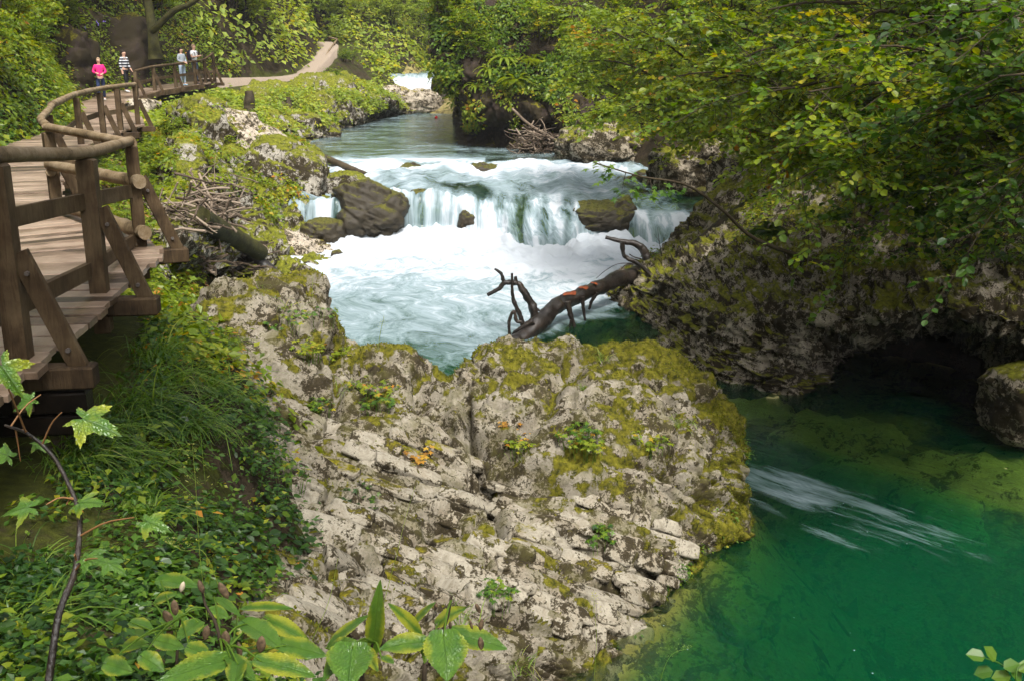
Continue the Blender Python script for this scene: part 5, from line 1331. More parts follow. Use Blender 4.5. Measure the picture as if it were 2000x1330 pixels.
def put(k, p, rz, sc, label, group):
    if not used_pb[k]:
        used_pb[k] = True; o = pb[k]; o.location = tuple(p); o.rotation_euler = (0, 0, rz); o.scale = (sc,) * 3; o['label'] = label; o['group'] = group
    else: o = dup(pb[k], p, rz, sc, label, group)
    return o
rg = np.random.default_rng(640)
def ordinal(n):
    a = ['', 'first', 'second', 'third', 'fourth', 'fifth', 'sixth', 'seventh', 'eighth', 'ninth', 'tenth', 'eleventh', 'twelfth', 'thirteenth', 'fourteenth', 'fifteenth', 'sixteenth', 'seventeenth', 'eighteenth', 'nineteenth']
    if n < 20: return a[n]
    t = {2: 'twenty', 3: 'thirty', 4: 'forty', 5: 'fifty', 6: 'sixty'}[n // 10]
    return t + '-' + a[n % 10] if n % 10 else t[:-1] + 'ieth'
def scatter(ks, n, x0, x1, y0, y1, seed, label, group, smin=.7, smax=1.25, ok=None):
    P, Nn = terr_pts(n * 6, x0, x1, y0, y1, seed, ok); got = []
    for p in P:
        if any((p[0] - q[0]) ** 2 + (p[1] - q[1]) ** 2 < .8 for q in got): continue
        got.append(p)
        if len(got) >= n: break
    for c, p in enumerate(sorted(got, key=lambda p: p[1])):
        put(ks[int(rg.integers(len(ks)))], p + (0, 0, -.1), rg.uniform(0, 6.28), rg.uniform(smin, smax), label + ', ' + ordinal(c + 1) + ' counting away from the viewer', group)
scatter([0, 1, 2], 34, lambda Y: xs_f(Y) - 8, lambda Y: xs_f(Y) - 2.6, 10, 42, 641, 'leafy shrub on the steep left slope above the boardwalk', 'shrubs on the left slope')
scatter([0, 1, 3], 26, lambda Y: xs_f(Y) - 9, lambda Y: xs_f(Y) - 2.8, 42, 64, 642, 'shrub on the wooded slope behind the footbridge', 'shrubs behind the footbridge', ok=lambda P, N_: off_path(P, 3, 2.2))
scatter([0, 2], 12, lambda Y: xs_f(Y) + .8, lambda Y: xl_f(Y) - .8, 15, 33, 643, 'low yellow-green shrub between the boardwalk and the river', 'shrubs on the left bank', .4, .7, lambda P, N_: px_out(P, (280, 360, 700, 640)))
scatter([0, 2], 16, lambda Y: xs_f(Y) + 1.2, lambda Y: xl_f(Y) - .8, 52, 76, 644, 'low shrub on the far mossy bank', 'shrubs on the far bank', .6, .95, lambda P, N_: off_path(P, 3.2))
scatter([0, 2], 3, lambda Y: xs_f(Y) + .1, lambda Y: xs_f(Y) + 1.3, 62, 78, 649, 'bright shrub hiding the foot of the climbing path', 'shrubs below the climbing path', .6, 1.0)
scatter([3, 4], 64, lambda Y: -30 + 0 * Y, lambda Y: 3 + 0 * Y, 64, 118, 645, 'pale yellow-green shrub in the woods closing the gorge', 'shrubs in the far woods', .7, 1.3, lambda P, N_: off_path(P, 3, 2.5) & ((P[:, 0] < xs_f(P[:, 1]) - 2.0) | (P[:, 0] > xr_f(P[:, 1]) + .8) | ((P[:, 1] > 79) & (P[:, 0] < xl_f(P[:, 1]) - 1)) | (P[:, 1] > 90)))
scatter([0, 1], 22, lambda Y: xr_f(Y) + 1.5, lambda Y: xr_f(Y) + 9, 22, 44, 646, 'shrub on the steep right slope behind the hazels', 'shrubs on the right slope', ok=lambda P, N_: px_out(P, (1150, 330, 1500, 560)))
S = SURF['bluff']; P, Nn = surf_pts(S, 60, 647, .55, .95, .28, .95)
for c, p in enumerate(sorted(P[:26], key=lambda p: -p[2])): put(int(rg.integers(3)), p + (0, .2, -.25), rg.uniform(0, 6.28), rg.uniform(.6, 1.1), 'shrub clinging to the overhanging cliff, ' + ordinal(c + 1) + ' from the top', 'shrubs on the cliff')

# ---- trees
def tree(label, base, h, seed, leafmat, lean=(0, 0), forks=1, r=.22, crown=(.45, 1.0), spread=2.2, nl=9, bark='bark', group=None, leaf=.2, **kw):
    rg = np.random.default_rng(seed); base = np.array(base, float); t = thing('broadleaf_tree', label, 'tree', base, group)
    P = curve_pts(np.array([0, 0, -.4]), np.array([lean[0], lean[1], h]), 0, 16, rg, .10)
    V, F = tube(P, np.linspace(r, r * .2, 16) * (1 + .5 * np.exp(-np.linspace(0, 16, 16))), 10, .12, seed)
    link('trunk', mesh('trunk', V, F, M[bark], True, {'rnd': np.full(len(V), .5)}), t)
    wood, lv = [], Leaves()
    for k in range(nl):
        u = crown[0] + (crown[1] - crown[0]) * k / nl; i = int(u * 15); a_ = k * 2.4 + rg.normal() * .3
        e = P[i] + np.array([math.cos(a_), math.sin(a_), .25]) * spread * rg.uniform(.6, 1.1) * (1.2 - .6 * u)
        Q_ = curve_pts(P[i], e, .08, 10, rg); wood.append((Q_, np.linspace(r * .3, .02, 10), 6)); sprays(wood, lv, Q_, r * .3, rg, leaf=leaf, tw_tubes=False, **kw)
    wood_mesh('limbs', wood, M[bark], t); lv.build('crown', M[leafmat], T_KITE, t)
    return t
t1 = tree('dark mossy forked tree leaning on the slope above the footbridge', at(292, 62, 47) + (0, .5, -.8), 9, 660, 'leaf_a', (-.3, 0), r=.24, crown=(.42, 1), spread=3, side=8, twig=5, lpt=7, slen=.4, tlen=.7, bark='bark_moss', rmu=.5, leaf=.2)
Pf = smooth_path(np.array([at(296, 62, 46.8), at(315, 45, 46.6), at(340, 22, 46.4), at(372, 8, 46.2), at(420, -30, 46)]), 24) - np.array(t1.location)
V, F = tube(Pf, np.linspace(.17, .10, 24), 10, .12, 3); link('fork', mesh('fork', V, F, M['bark_moss'], True, {'rnd': np.full(len(V), .5)}), t1)
tr_ = [tree('x', (0, 0, 0), 10, 661, 'leaf_far', r=.2, crown=(.18, 1), spread=2.6, nl=12, side=8, twig=5, lpt=7, slen=.42, tlen=.8, rmu=.42, leaf=.24),
       tree('x', (0, 0, 0), 12, 662, 'leaf_far', (.6, 0), r=.22, crown=(.25, 1), spread=3.0, nl=12, side=8, twig=5, lpt=7, slen=.42, tlen=.9, rmu=.55, leaf=.25)]
spots = [(620, 70, 82), (665, 95, 86), (700, 80, 98), (760, 85, 105), (790, 90, 96), (820, 80, 110), (840, 70, 92), (590, 20, 100), (780, 40, 130), (690, 40, 132), (870, 60, 100), (930, 60, 110)]
for k, (x, y, Y) in enumerate(spots):
    q = at(x, y, Y); p = (q[0], Y, float(terr(q[0], Y)) - .2)
    lb = 'slender pale-leaved tree at the end of the gorge, ' + ordinal(1 + sum(1 for q_ in spots if q_[0] < x)) + ' from the left side'
    if k < 2:
        o = tr_[k]; o.location = p; o['label'] = lb; o['group'] = 'trees at the end of the gorge'
    else: dup(tr_[k % 2], p, k * 1.3, .7 + .09 * (k % 5), lb, 'trees at the end of the gorge')

slim = tree('x', (0, 0, 0), 12, 664, 'leaf_far', (.4, .2), r=.13, crown=(.5, 1), spread=2.0, nl=8, side=6, twig=4, lpt=6, slen=.42, tlen=.7, rmu=.4, leaf=.22)
sl = [(240, 56), (330, 60), (385, 58), (440, 64), (520, 68), (470, 72), (560, 78), (345, 66), (600, 84), (645, 90)]
for k, (x, Y) in enumerate(sl):
    q = at(x, 60, Y); p = (q[0], Y, float(terr(q[0], Y)) - .2); lb = 'slim bare-trunked tree on the slope above the path, ' + ordinal(1 + sum(1 for q_ in sl if q_[0] < x)) + ' from the left side'
    if k == 0: slim.location = p; slim['label'] = lb; slim['group'] = 'slim trees above the path'
    else: dup(slim, p, k * 1.9, .8 + .1 * (k % 4), lb, 'slim trees above the path')
# ---- ferns
def fern(label, loc, seed, n=9, L=.5, mat='leaf_b', group=None, dirv=(0, 0), rmu=.55, lobed=True):
    rg = np.random.default_rng(seed); t = thing('fern', label, 'fern', loc, group)
    for k in range(n):
        a_ = 2 * math.pi * k / n + rg.normal() * .2; d = np.array([math.cos(a_) + dirv[0], math.sin(a_) + dirv[1], .9]); l = L * rg.uniform(.7, 1.15); d = unit(d)
        s = np.linspace(0, 1, 16); P = d * l * s[:, None]; P[:, 2] -= l * .75 * s ** 2
        lv = Leaves(); T = unit(np.gradient(P, axis=0)); sd_ = unit(np.cross(T, np.array([0, 0, 1.0])))
        if lobed:
            for sg in (-1, 1): lv.add(P[2:], sd_[2:] * sg + T[2:] * .35, np.array([0, 0, 1.0]) + rg.normal(size=(14, 3)) * .1, l * .30 * np.sin(np.linspace(.35, 1, 14) * 3.0) + .015, rmu + rg.normal(size=14) * .08)
            lv.build('frond', M[mat], T_LONG, t)
        else:
            w = l * .075 * np.sin(np.clip(s * 1.02 + .06, 0, 1) * 3.0) ** .6
            V = np.stack([P - sd_ * w[:, None], P + np.array([0, 0, -.012]), P + sd_ * w[:, None]], 1)
            link('frond', mesh('frond', V, gridF(16, 3), M[mat], True, {'rnd': np.full(48, rmu + rg.normal() * .1)}), t)
    return t
for k, (x, y, L) in enumerate([(985, 115, 1.0), (1010, 160, 1.1), (955, 140, .9), (1040, 120, .9), (930, 170, .8)]):
    i, j = surf_at(SURF['bluff'], x, y); p = SURF['bluff'][i, j]
    fern(['hanging fern high on the cliff face', 'large fern fanning over the moss of the cliff', 'fern near the left edge of the cliff', 'fern under the shrubs right of the cliff centre', 'small fern by the dark cliff edge'][k], p + (0, -.1, 0), 670 + k, 9, L, 'leaf_b', 'ferns on the cliff', (0, -.8), lobed=k % 2 == 1)
for k, (x, y, Y, L) in enumerate([(1890, 395, 11.5, .6), (1830, 420, 12, .5), (1500, 455, 17, .5), (400, 205, 44, .9)]):
    p = at(x, y, Y) if k < 3 else np.array([at(x, y, Y)[0], Y, float(terr(at(x, y, Y)[0], Y))])
    fern(['dark fern drooping under the hazels at the right', 'brown-green fern hanging beside the drooping one', 'fern at the top of the rock bank', 'fern under the end of the footbridge'][k], p, 680 + k, 10, L, 'leaf_dark', None, (-.4, -.5))
# ------------------------------------------------------------------ grass, foreground plants, plants on the outcrop
def grass_tuft(label, loc, seed, n=160, L=.6, lean=(0, 0), w=.006, mat='grass', group=None, rmu=.5, spread=.12):
    rg = np.random.default_rng(seed); m = 6; s = np.linspace(0, 1, m)
    az = rg.uniform(0, 6.283, n); d = np.stack([np.cos(az) * .55 + lean[0], np.sin(az) * .55 + lean[1], np.full(n, 1.0)], 1); d = unit(d + rg.normal(size=(n, 3)) * .18)
    l = L * rg.uniform(.45, 1.15, n); dr = rg.uniform(.35, 1.05, n)
    base = np.stack([rg.normal(size=n) * spread, rg.normal(size=n) * spread, np.zeros(n) - .03], 1)
    P = base[:, None] + d[:, None] * (l[:, None] * s)[..., None]
    hz = unit(d * np.array([1, 1, 0])); P += hz[:, None] * (.35 * l[:, None] * dr[:, None] * s ** 2)[..., None]; P[..., 2] -= (l * dr)[:, None] * s ** 2.2 * .95
    sd_ = unit(np.cross(d, rg.normal(size=(n, 3)) * .3 + np.array([0, 0, 1.0])))
    ww = w * rg.uniform(.6, 1.3, n)[:, None] * np.sqrt(1 - s * .97)[None]
    V = np.stack([P - sd_[:, None] * ww[..., None], P + sd_[:, None] * ww[..., None]], 2)
    a = np.arange(n * m * 2).reshape(n, m, 2); F = np.stack([a[:, :-1, 0], a[:, :-1, 1], a[:, 1:, 1], a[:, 1:, 0]], -1).reshape(-1, 4)
    r = np.repeat(np.clip(rmu + rg.normal(size=n) * .2, 0, 1), m * 2)
    o = link('grass_tuft', mesh('grass_tuft', V.reshape(-1, 3), F, M[mat], True, {'rnd': r})); o.location = tuple(loc)
    return tag(o, label, 'grass', group)
def ground_under(x, y, Y0, lift=0):
    """ground or outcrop point seen at that pixel"""
    Ys = np.arange(2.0, 30, .04); Q_ = np.stack([at(x, y, Y) for Y in Ys]); h = terr(Q_[:, 0], Q_[:, 1]) >= Q_[:, 2]
    hit = Q_[int(np.argmax(h))] if h.any() else at(x, y, Y0)
    i, j = surf_at(OP, x, y); u, v, dp = _proj[id(OP)]
    if (u[i, j] - x) ** 2 + (v[i, j] - y) ** 2 < 100 and OP[i, j][1] < hit[1]: hit = OP[i, j]
    return hit + np.array([0, 0, lift])
GT = [(255, 790, 1.0, (.5, -.4), 'long drooping grass tuft below the second joist'), (170, 850, .8, (.5, -.3), 'dark arching grass tuft beside the timber crib'), (330, 745, .8, (.4, -.4), 'fine grass tuft hanging over the herb bank'),
      (400, 760, .7, (.5, -.3), 'grass tuft beside the outcrop shoulder'), (290, 700, .8, (.4, -.3), 'loose grass tuft under the second brace'), (130, 900, .7, (.6, -.3), 'thick hanging tuft in the shade of the crib'), (215, 905, .8, (.5, -.4), 'sweeping tuft of long bright blades'),
      (60, 1120, .5, (.3, -.2), 'short grass tuft at the left frame edge'), (360, 830, .7, (.4, -.4), 'thin yellowish tuft above the ferny herbs'), (260, 1000, .5, (.4, -.3), 'small tuft under the sycamore sapling'), (20, 1230, .5, (.3, .2), 'grass at the lower left corner'), (425, 680, .5, (.3, -.3), 'short tuft on the edge of the left hump')]
for k, (x, y, L, ln, lb) in enumerate(GT): grass_tuft(lb, ground_under(x, y, 6), 700 + k, 120, L * .82, ln, group='grass tufts on the near bank')
for k, (x, y) in enumerate([(505, 568), (560, 600), (655, 690), (1075, 700), (1000, 880), (1330, 830), (1180, 700), (690, 760), (1140, 760), (900, 1210), (1010, 1300), (1290, 905)]):
    grass_tuft(['thin grass on the peak of the left hump', 'short grass behind the left hump peak', 'wispy grass at the low saddle', 'fine grass on the mossy crest knob', 'grass in the middle cleft of the outcrop', 'grass near the right shoulder of the outcrop', 'grass on the mossy crest right of the knob', 'grass beside the yellow-leaved herb', 'small tuft below the crest knob', 'tuft near the broad leaves at the bottom', 'grass blades at the bottom edge by the leaves', 'brownish tuft on the right face of the outcrop'][k],
               ground_under(x, y, 11), 720 + k, 40, .32, (.1, .1), .004, rmu=.65, spread=.06, group='grass growing on the outcrop')
# near bank herbs: several kinds of leaves
def near_pts(n, seed, x0, y0, x1, y1, thr=-.3):
    rg = np.random.default_rng(seed); Y = 2.0 + 12 * rg.uniform(0, 1, n * 8) ** 1.6; X = rg.uniform(-6, 1.5, n * 8); Z = terr(X, Y); P = np.stack([X, Y, Z], 1)
    rel = P - np.array([0, 0, EYE]); dp = rel[:, 1] * CP - rel[:, 2] * SP; u = 1000 + FPX * rel[:, 0] / dp; v = 665 - FPX * (rel[:, 1] * SP + rel[:, 2] * CP) / dp
    k = (u > x0) & (u < x1) & (v > y0) & (v < y1) & clump(P, 1.3, seed, thr) & (X > np.where(Y < 5.6, -2.5 - (Y - 3) * .15, xs_f(Y) + .05)); P = P[k][:n]
    return P, np.tile(np.array([0, 0, 1.0]), (len(P), 1))
P, Nn = near_pts(1900, 741, -100, 560, 610, 1400, -.10); cover('near_bank_herbs', P, Nn, 742, 'leaf_herb', .045, 12, .13, .16, rmu=.26, patch=1.4)  # leaf tone lowered to put the bank's shadow into the colour
P, Nn = near_pts(750, 743, -100, 560, 600, 1400, .0); cover('near_bank_ground_ivy', P, Nn, 744, 'leaf_dark', .06, 9, .14, .10, T=T_ROUND, rmu=.4, patch=1.4)
P, Nn = near_pts(330, 745, -150, 850, 760, 1500, -.1); cover('near_bank_yellow_herbs', P, Nn, 746, 'leaf_b', .05, 10, .12, .2, rmu=.45, patch=2)
P, Nn = near_pts(260, 747, 250, 450, 560, 760, -.1); cover('bank_autumn_leaves', P, Nn, 748, 'leaf_autumn', .06, 7, .14, .14, rmu=.5, patch=2)
P, Nn = terr_pts(900, lambda Y: xs_f(Y) + .1, lambda Y: xl_f(Y), 13, 26, 749); cover('bank_leaf_litter', P, Nn, 750, 'leaf_litter', .10, 7, .3, .02, rmu=.5, upw=.2)
OPn = ON
P, Nn = surf_pts(OP, 26000, 751, .2, .95, .05, .95); 
k = (Nn[:, 2] * np.sign(ON[..., 2].mean()) > .6) & (fbm(P * 1.4, 3, 77) > .16); P = P[k][:700]; cover('outcrop_small_herbs', P, np.tile([0, 0, 1.0], (len(P), 1)), 752, 'leaf_herb', .035, 8, .07, .06, rmu=.62, patch=2)
k_ = [(545, 640, .35, 'leaf_herb', 'leafy green herb patch on the left hump'), (625, 625, .28, 'leaf_herb', 'second herb patch right of the hump peak'), (730, 772, .30, 'leaf_b', 'yellowing herb in the middle of the left slope'), (735, 800, .22, 'leaf_herb', 'green herb below the yellowing one'),
      (1010, 865, .30, 'leaf_autumn', 'orange autumn herb in the central cleft'), (985, 845, .16, 'leaf_autumn', 'small yellow-orange leaves above the cleft herb'), (1125, 860, .24, 'leaf_herb', 'bright green herb patch on the right mass'), (1150, 880, .2, 'leaf_b', 'yellow-green herb below the bright patch'),
      (1275, 870, .24, 'leaf_b', 'creeping herb on the right shoulder'), (690, 985, .28, 'leaf_dark', 'dark round-leaved herb on the lower ledges'), (745, 1010, .2, 'leaf_herb', 'small herb right of the dark round leaves'), (550, 945, .26, 'leaf_herb', 'feathery herb on the left ledge'), (620, 805, .2, 'leaf_herb', 'trailing herb on the upper left ledge'),
      (660, 700, .22, 'leaf_b', 'yellow herb at the saddle'), (820, 905, .16, 'leaf_autumn', 'tiny orange leaves on the stepped beds'), (1175, 1060, .16, 'leaf_herb', 'small green herb between the blocks'), (1020, 880, .18, 'leaf_b', 'yellow-green sprig in the central cleft'), (965, 1170, .2, 'leaf_herb', 'low herb on the bottom beds'), (600, 690, .2, 'leaf_b', 'pale herb under the hump'), (1340, 960, .18, 'leaf_b', 'yellow moss-like herb on the right face')]
for q, (x, y, rd, mt, lb) in enumerate(k_):
    p = ground_under(x, y, 10); rgk = np.random.default_rng(760 + q); nn = 26 if mt != 'leaf_autumn' else 11
    t = thing('rock_herb', lb, 'plant', p, 'herbs growing on the outcrop'); lv = Leaves(); wood = []
    a_ = rgk.uniform(0, 6.28, nn); r_ = np.sqrt(rgk.uniform(0, 1, nn)) * rd
    off = np.stack([np.cos(a_) * r_, np.sin(a_) * r_, rgk.uniform(.03, .14, nn) + .02], 1)
    for k in range(nn):
        b0_ = off[k] * np.array([.8, .8, 0]); b0_[2] = -.10
        wood.append((np.stack([b0_, (b0_ + off[k]) / 2, off[k]]), np.array([.004, .003, .002]), 3))
        for kk in range(3):
            az = rgk.uniform(0, 6.28); lv.add(off[k], (math.cos(az), math.sin(az), -.15), (rgk.normal() * .3, rgk.normal() * .3 - .25, 1), rgk.uniform(.05, .09), (.55 if mt != 'leaf_autumn' else .3) + rgk.normal() * .25)
    wood_mesh('stems', wood, M['grass'], t); lv.build('leaves', M[mt], T_LOBE, t)

# raised moss: short shoots standing on the mossy parts of the outcrop
rgk = np.random.default_rng(790); n_ = 90000; i_ = rgk.integers(88, 455, n_); j_ = rgk.integers(28, 482, n_)
k = MOSS[i_, j_] + rgk.normal(size=n_) * .08 > .52; i_, j_ = i_[k][:42000], j_[k][:42000]; P = OP[i_, j_] + rgk.normal(size=(len(i_), 3)) * .008; Nn = unit(ON[i_, j_] + rgk.normal(size=(len(i_), 3)) * .45 + np.array([0, 0, .4]))
V, F, r = leaf_arrays(P - Nn * .006, Nn, rgk.normal(size=P.shape), rgk.uniform(.014, .034, len(P)), np.clip(.45 + .5 * fbm(P * 2.2, 3, 271) + rgk.normal(size=len(P)) * .15, 0, 1), T_KITE)
M['moss'] = leaf_mat('moss_shoot', [(0, (.03, .032, .005)), (.5, (.10, .108, .011)), (1, (.215, .215, .018))], rough=.8, trans=.25, spec=.05)
tag(link('outcrop_moss', mesh('outcrop_moss', V, F, M['moss'], False, {'rnd': r})), kind='stuff')

# ---- big foreground leaves, each its own part
def leaf_big_mat(name, c0, c1, cy):
    m, nt, b, out = new_mat(name)
    f = N(nt, 'ShaderNodeAttribute', attribute_name='flow'); sp = nt.nodes.new('ShaderNodeSeparateXYZ'); nt.links.new(f.outputs['Vector'], sp.inputs[0])
    a = N(nt, 'ShaderNodeAttribute', attribute_name='rnd'); geo = nt.nodes.new('ShaderNodeNewGeometry')
    av = math_(nt, 'ABSOLUTE', sp.outputs[1])
    ph = math_(nt, 'SUBTRACT', math_(nt, 'MULTIPLY', sp.outputs[0], 9.0), math_(nt, 'MULTIPLY', av, 6.0))
    vein = math_(nt, 'MULTIPLY', math_(nt, 'ABSOLUTE', math_(nt, 'SINE', math_(nt, 'MULTIPLY', ph, 3.1416))), 6.0, clamp=True)
    vor = N(nt, 'ShaderNodeTexVoronoi', Scale=16.0, feature='DISTANCE_TO_EDGE'); nt.links.new(f.outputs['Vector'], vor.inputs['Vector'])
    net = math_(nt, 'MULTIPLY', vor.outputs['Distance'], 6.0, clamp=True)
    mid = math_(nt, 'MULTIPLY', av, 22.0, clamp=True)
    hgt = math_(nt, 'MULTIPLY', math_(nt, 'MULTIPLY', vein, mid), math_(nt, 'ADD', math_(nt, 'MULTIPLY', net, .5), .5))
    n = noise(nt, geo.outputs['Position'], 24, 4, .6)
    c = mixc(nt, ramp(nt, n.outputs[0], [(.35, (0, 0, 0)), (.65, (1, 1, 1))]).outputs[0], c0, c1)
    ed = math_(nt, 'ADD', math_(nt, 'MULTIPLY', av, 1.1), math_(nt, 'MULTIPLY', math_(nt, 'SUBTRACT', a.outputs['Fac'], .6), 1.1))
    c = mixc(nt, ramp(nt, math_(nt, 'ADD', ed, math_(nt, 'MULTIPLY', math_(nt, 'SUBTRACT', n.outputs[0], .5), .9)), [(.45, (0, 0, 0)), (1.0, (1, 1, 1))]).outputs[0], c, cy)
    c = mixc(nt, math_(nt, 'MULTIPLY', math_(nt, 'SUBTRACT', 1.0, hgt), .75), c, tuple(k * .5 for k in c0))
    nt.links.new(c, b.inputs['Base Color']); b.inputs['Roughness'].default_value = .38
    nt.links.new(bump(nt, hgt, .6, .006), b.inputs['Normal'])
    tr = nt.nodes.new('ShaderNodeBsdfTranslucent'); nt.links.new(mixc(nt, .5, c, cy), tr.inputs[0])
    mx = N(nt, 'ShaderNodeMixShader'); mx.inputs[0].default_value = .3
    nt.links.new(b.outputs[0], mx.inputs[1]); nt.links.new(tr.outputs[0], mx.inputs[2]); nt.links.new(mx.outputs[0], out.inputs[0])
    return m
M['big_leaf'] = leaf_big_mat('broad_leaf', (.05, .13, .014), (.09, .18, .016), (.30, .31, .02))
M['pod'] = plain_mat('dry_seed_pod', (.075, .05, .028), .7, .8, 60)
M['pod_pale'] = plain_mat('pale_seed_membrane', (.32, .27, .19), .6, .3, 30)
def big_leaf(par, a, b, w, seed, rnd, facing=.55, curl=.10, heart=True):
    """heart-shaped toothed leaf from base a to tip b, width w"""
    rg = np.random.default_rng(seed); a, b = np.array(a), np.array(b); L = np.linalg.norm(b - a); d = unit(b - a)
    camd = unit(np.array([0, 0, EYE]) - (a + b) / 2); nn = unit(np.array([0, 0, 1.0]) * (1 - facing) + camd * facing + rg.normal(size=3) * .12); nn = unit(nn - d * np.dot(nn, d)); sd_ = np.cross(nn, d)
    nt_, nw = 30, 11; t = np.linspace(0, 1, nt_)
    prof = (np.sin(np.clip(t, 0, 1) ** .62 * math.pi) ** .85) if heart else np.sin(t ** .85 * math.pi) ** .9
    teeth = 1 - .09 * (np.arange(nt_) % 2) * (t > .04)
    hw = w / 2 * prof * teeth + .001
    v = np.linspace(-1, 1, nw)
    X = a + d * (L * t)[:, None]
    P = X[:, None] + sd_ * (hw[:, None] * v)[..., None]
    if heart: P -= d * (.16 * L * np.exp(-(t / .12) ** 2)[:, None] * np.abs(v) ** 1.5)[..., None]
    z = .16 * w * np.abs(v)[None] * prof[:, None] - curl * L * (t[:, None] - .35) ** 2 * 1.6 + .02 * w * np.sin(t * 26)[:, None] * np.abs(v) ** 2 + .035 * w * rg.normal() * np.sin(v * 3 + t[:, None] * 4)
    P = P + nn * z[..., None]
    uv = np.stack([np.repeat(t[:, None], nw, 1), np.repeat(v[None], nt_, 0) * prof[:, None], np.full((nt_, nw), seed * .37)], -1).reshape(-1, 3)
    return link('leaf', mesh('leaf', P, gridF(nt_, nw), M['big_leaf'], True, {'rnd': np.full(nt_ * nw, rnd)}, uv), par)
def pod(par, c, L, W, pale=False, tilt=0):
    D = sphere_dirs(10, 12) * np.array([W / 2, .006, L / 2]); D[..., 0] *= np.sqrt(np.clip(1 - (np.abs(D[..., 2]) / (L / 2)) ** 3, 0, 1)) * .8 + .2
    Rm = np.array(Matrix.Rotation(tilt, 3, 'Y')); P = D @ Rm.T + np.asarray(c)
    return link('seed_pod', mesh('seed_pod', P, gridF(10, 12, True), M['pod_pale' if pale else 'pod']), par)
def zf(x, y, Y): return at(300 + x / 2.857, 1100 + y / 2.857, Y)
plants = [
 ('broad-leaved plant with heart-shaped toothed leaves at the bottom centre', [(1510, 657), (1540, 560), (1600, 420), (1640, 300), (1665, 180)], 2.75,
  [(1620, 402, 1640, 652, 285, 2.5, .45), (1500, 440, 1258, 470, 150, 2.7, .65), (1500, 400, 1318, 222, 85, 2.8, .95), (1440, 345, 1562, 215, 50, 2.85, .7), (1590, 330, 1742, 240, 110, 2.95, .9), (1680, 392, 1975, 470, 150, 2.8, .55), (1520, 500, 1440, 440, 60, 2.8, .95)],
  [(1810, 250, 75, 30), (1828, 340, 85, 34), (1826, 445, 95, 40), (1495, 205, 60, 24), (1575, 240, 55, 26), (1655, 345, 60, 22), (1772, 340, 70, 18)]),
 ('broad-leaved plant with one upright narrow leaf', [(1165, 720), (1180, 560), (1215, 470), (1225, 440)], 2.65,
  [(1225, 462, 1262, 108, 118, 2.75, .6), (1105, 470, 1085, 690, 300, 2.4, .25), (960, 470, 1190, 280, 80, 2.75, .7), (1000, 480, 1132, 428, 110, 2.65, .45), (1180, 470, 1245, 590, 90, 2.55, 1.0), (1270, 520, 1340, 552, 60, 2.5, .6), (1060, 500, 950, 640, 120, 2.45, .5)],
  []),
 ('broad-leaved plant bearing papery seed pods on a dark arching stem', [(455, 720), (430, 620), (385, 480), (345, 330), (290, 230), (265, 120)], 2.55,
  [(740, 455, 965, 512, 135, 2.5, .55), (600, 545, 905, 622, 150, 2.4, .75), (390, 540, 20, 652, 170, 2.4, .45), (640, 315, 872, 432, 120, 2.65, .85), (520, 335, 722, 472, 160, 2.6, .3), (700, 445, 865, 425, 110, 2.75, .4), (480, 250, 772, 238, 70, 2.9, .75), (340, 185, 482, 282, 60, 2.8, .3), (430, 525, 565, 645, 110, 2.4, .4), (470, 560, 450, 690, 130, 2.35, .5)],
  [(390, 150, 125, 55), (600, 450, 125, 60), (478, 480, 115, 38), (535, 595, 110, 45), (293, 385, 110, 48), (118, 245, 110, 52), (265, 130, 100, 40), (160, 130, 80, 34), (402, 420, 120, 62)]),
 ('low round-leaved plant under the arching stem', [(150, 720), (130, 560), (140, 420), (150, 300)], 3.1,
  [(40, 95, 252, 120, 110, 3.4, .4), (0, 215, 125, 165, 70, 3.3, .7), (60, 300, 210, 330, 120, 3.2, .4), (250, 330, 130, 420, 120, 3.0, .5), (20, 430, 170, 470, 110, 2.9, .5), (200, 470, 330, 520, 110, 2.8, .6), (-60, 520, 60, 600, 130, 2.6, .5), (-160, 470, -30, 440, 110, 2.9, .6), (-260, 560, -120, 600, 130, 2.7, .5), (300, 250, 420, 300, 90, 3.1, .5), (-120, 330, 0, 360, 100, 3.2, .5)],
  [(80, 300, 110, 60), (90, 380, 70, 45)])]
for q, (lb, stem, Y, lvs, pods) in enumerate(plants):
    t = thing('broadleaf_plant', lb, 'plant', (0, 0, 0), 'broad-leaved plants at the bottom edge')
    g0 = zf(*stem[0], Y); g0[2] = min(g0[2], -.3)
    sp = smooth_path(np.array([g0 - (0, 0, .35)] + [zf(x, y, Y) for x, y in stem]), 24)
    V, F = tube(sp, np.linspace(.009, .003, 24), 7); link('stem', mesh('stem', V, F, M['twig'], True, {'rnd': np.full(len(V), .1)}), t)
    for k, (x0, y0, x1, y1, w, Yl, rn) in enumerate(lvs):
        a = zf(x0, y0, Yl + .05); b_ = zf(x1, y1, Yl - .06 if y1 > y0 + 80 else Yl + .02)
        lf_ = big_leaf(t, a, b_, w / 2.857 * Yl / FPX * 1.05, 800 + q * 20 + k, rn, heart=w > 90)
        i = int(np.argmin(((sp - a) ** 2).sum(1) + 0.02 * np.arange(24)[::-1] * 0)); s0 = sp[i]
        V, F = tube(smooth_path(np.array([s0, (s0 + a) / 2 + (0, 0, .02), a]), 6), np.linspace(.004, .0025, 6), 5); lf_.parent = link('petiole', mesh('petiole', V, F, M['leaf_herb'], True, {'rnd': np.full(len(V), .6)}), t)
    for k, (x, y, L, W) in enumerate(pods): pod(t, zf(x, y, Y - .02), L / 2.857 * Y / FPX, W / 2.857 * Y / FPX, k % 4 == 3, (k * 1.7) % 1 * .8 - .4)
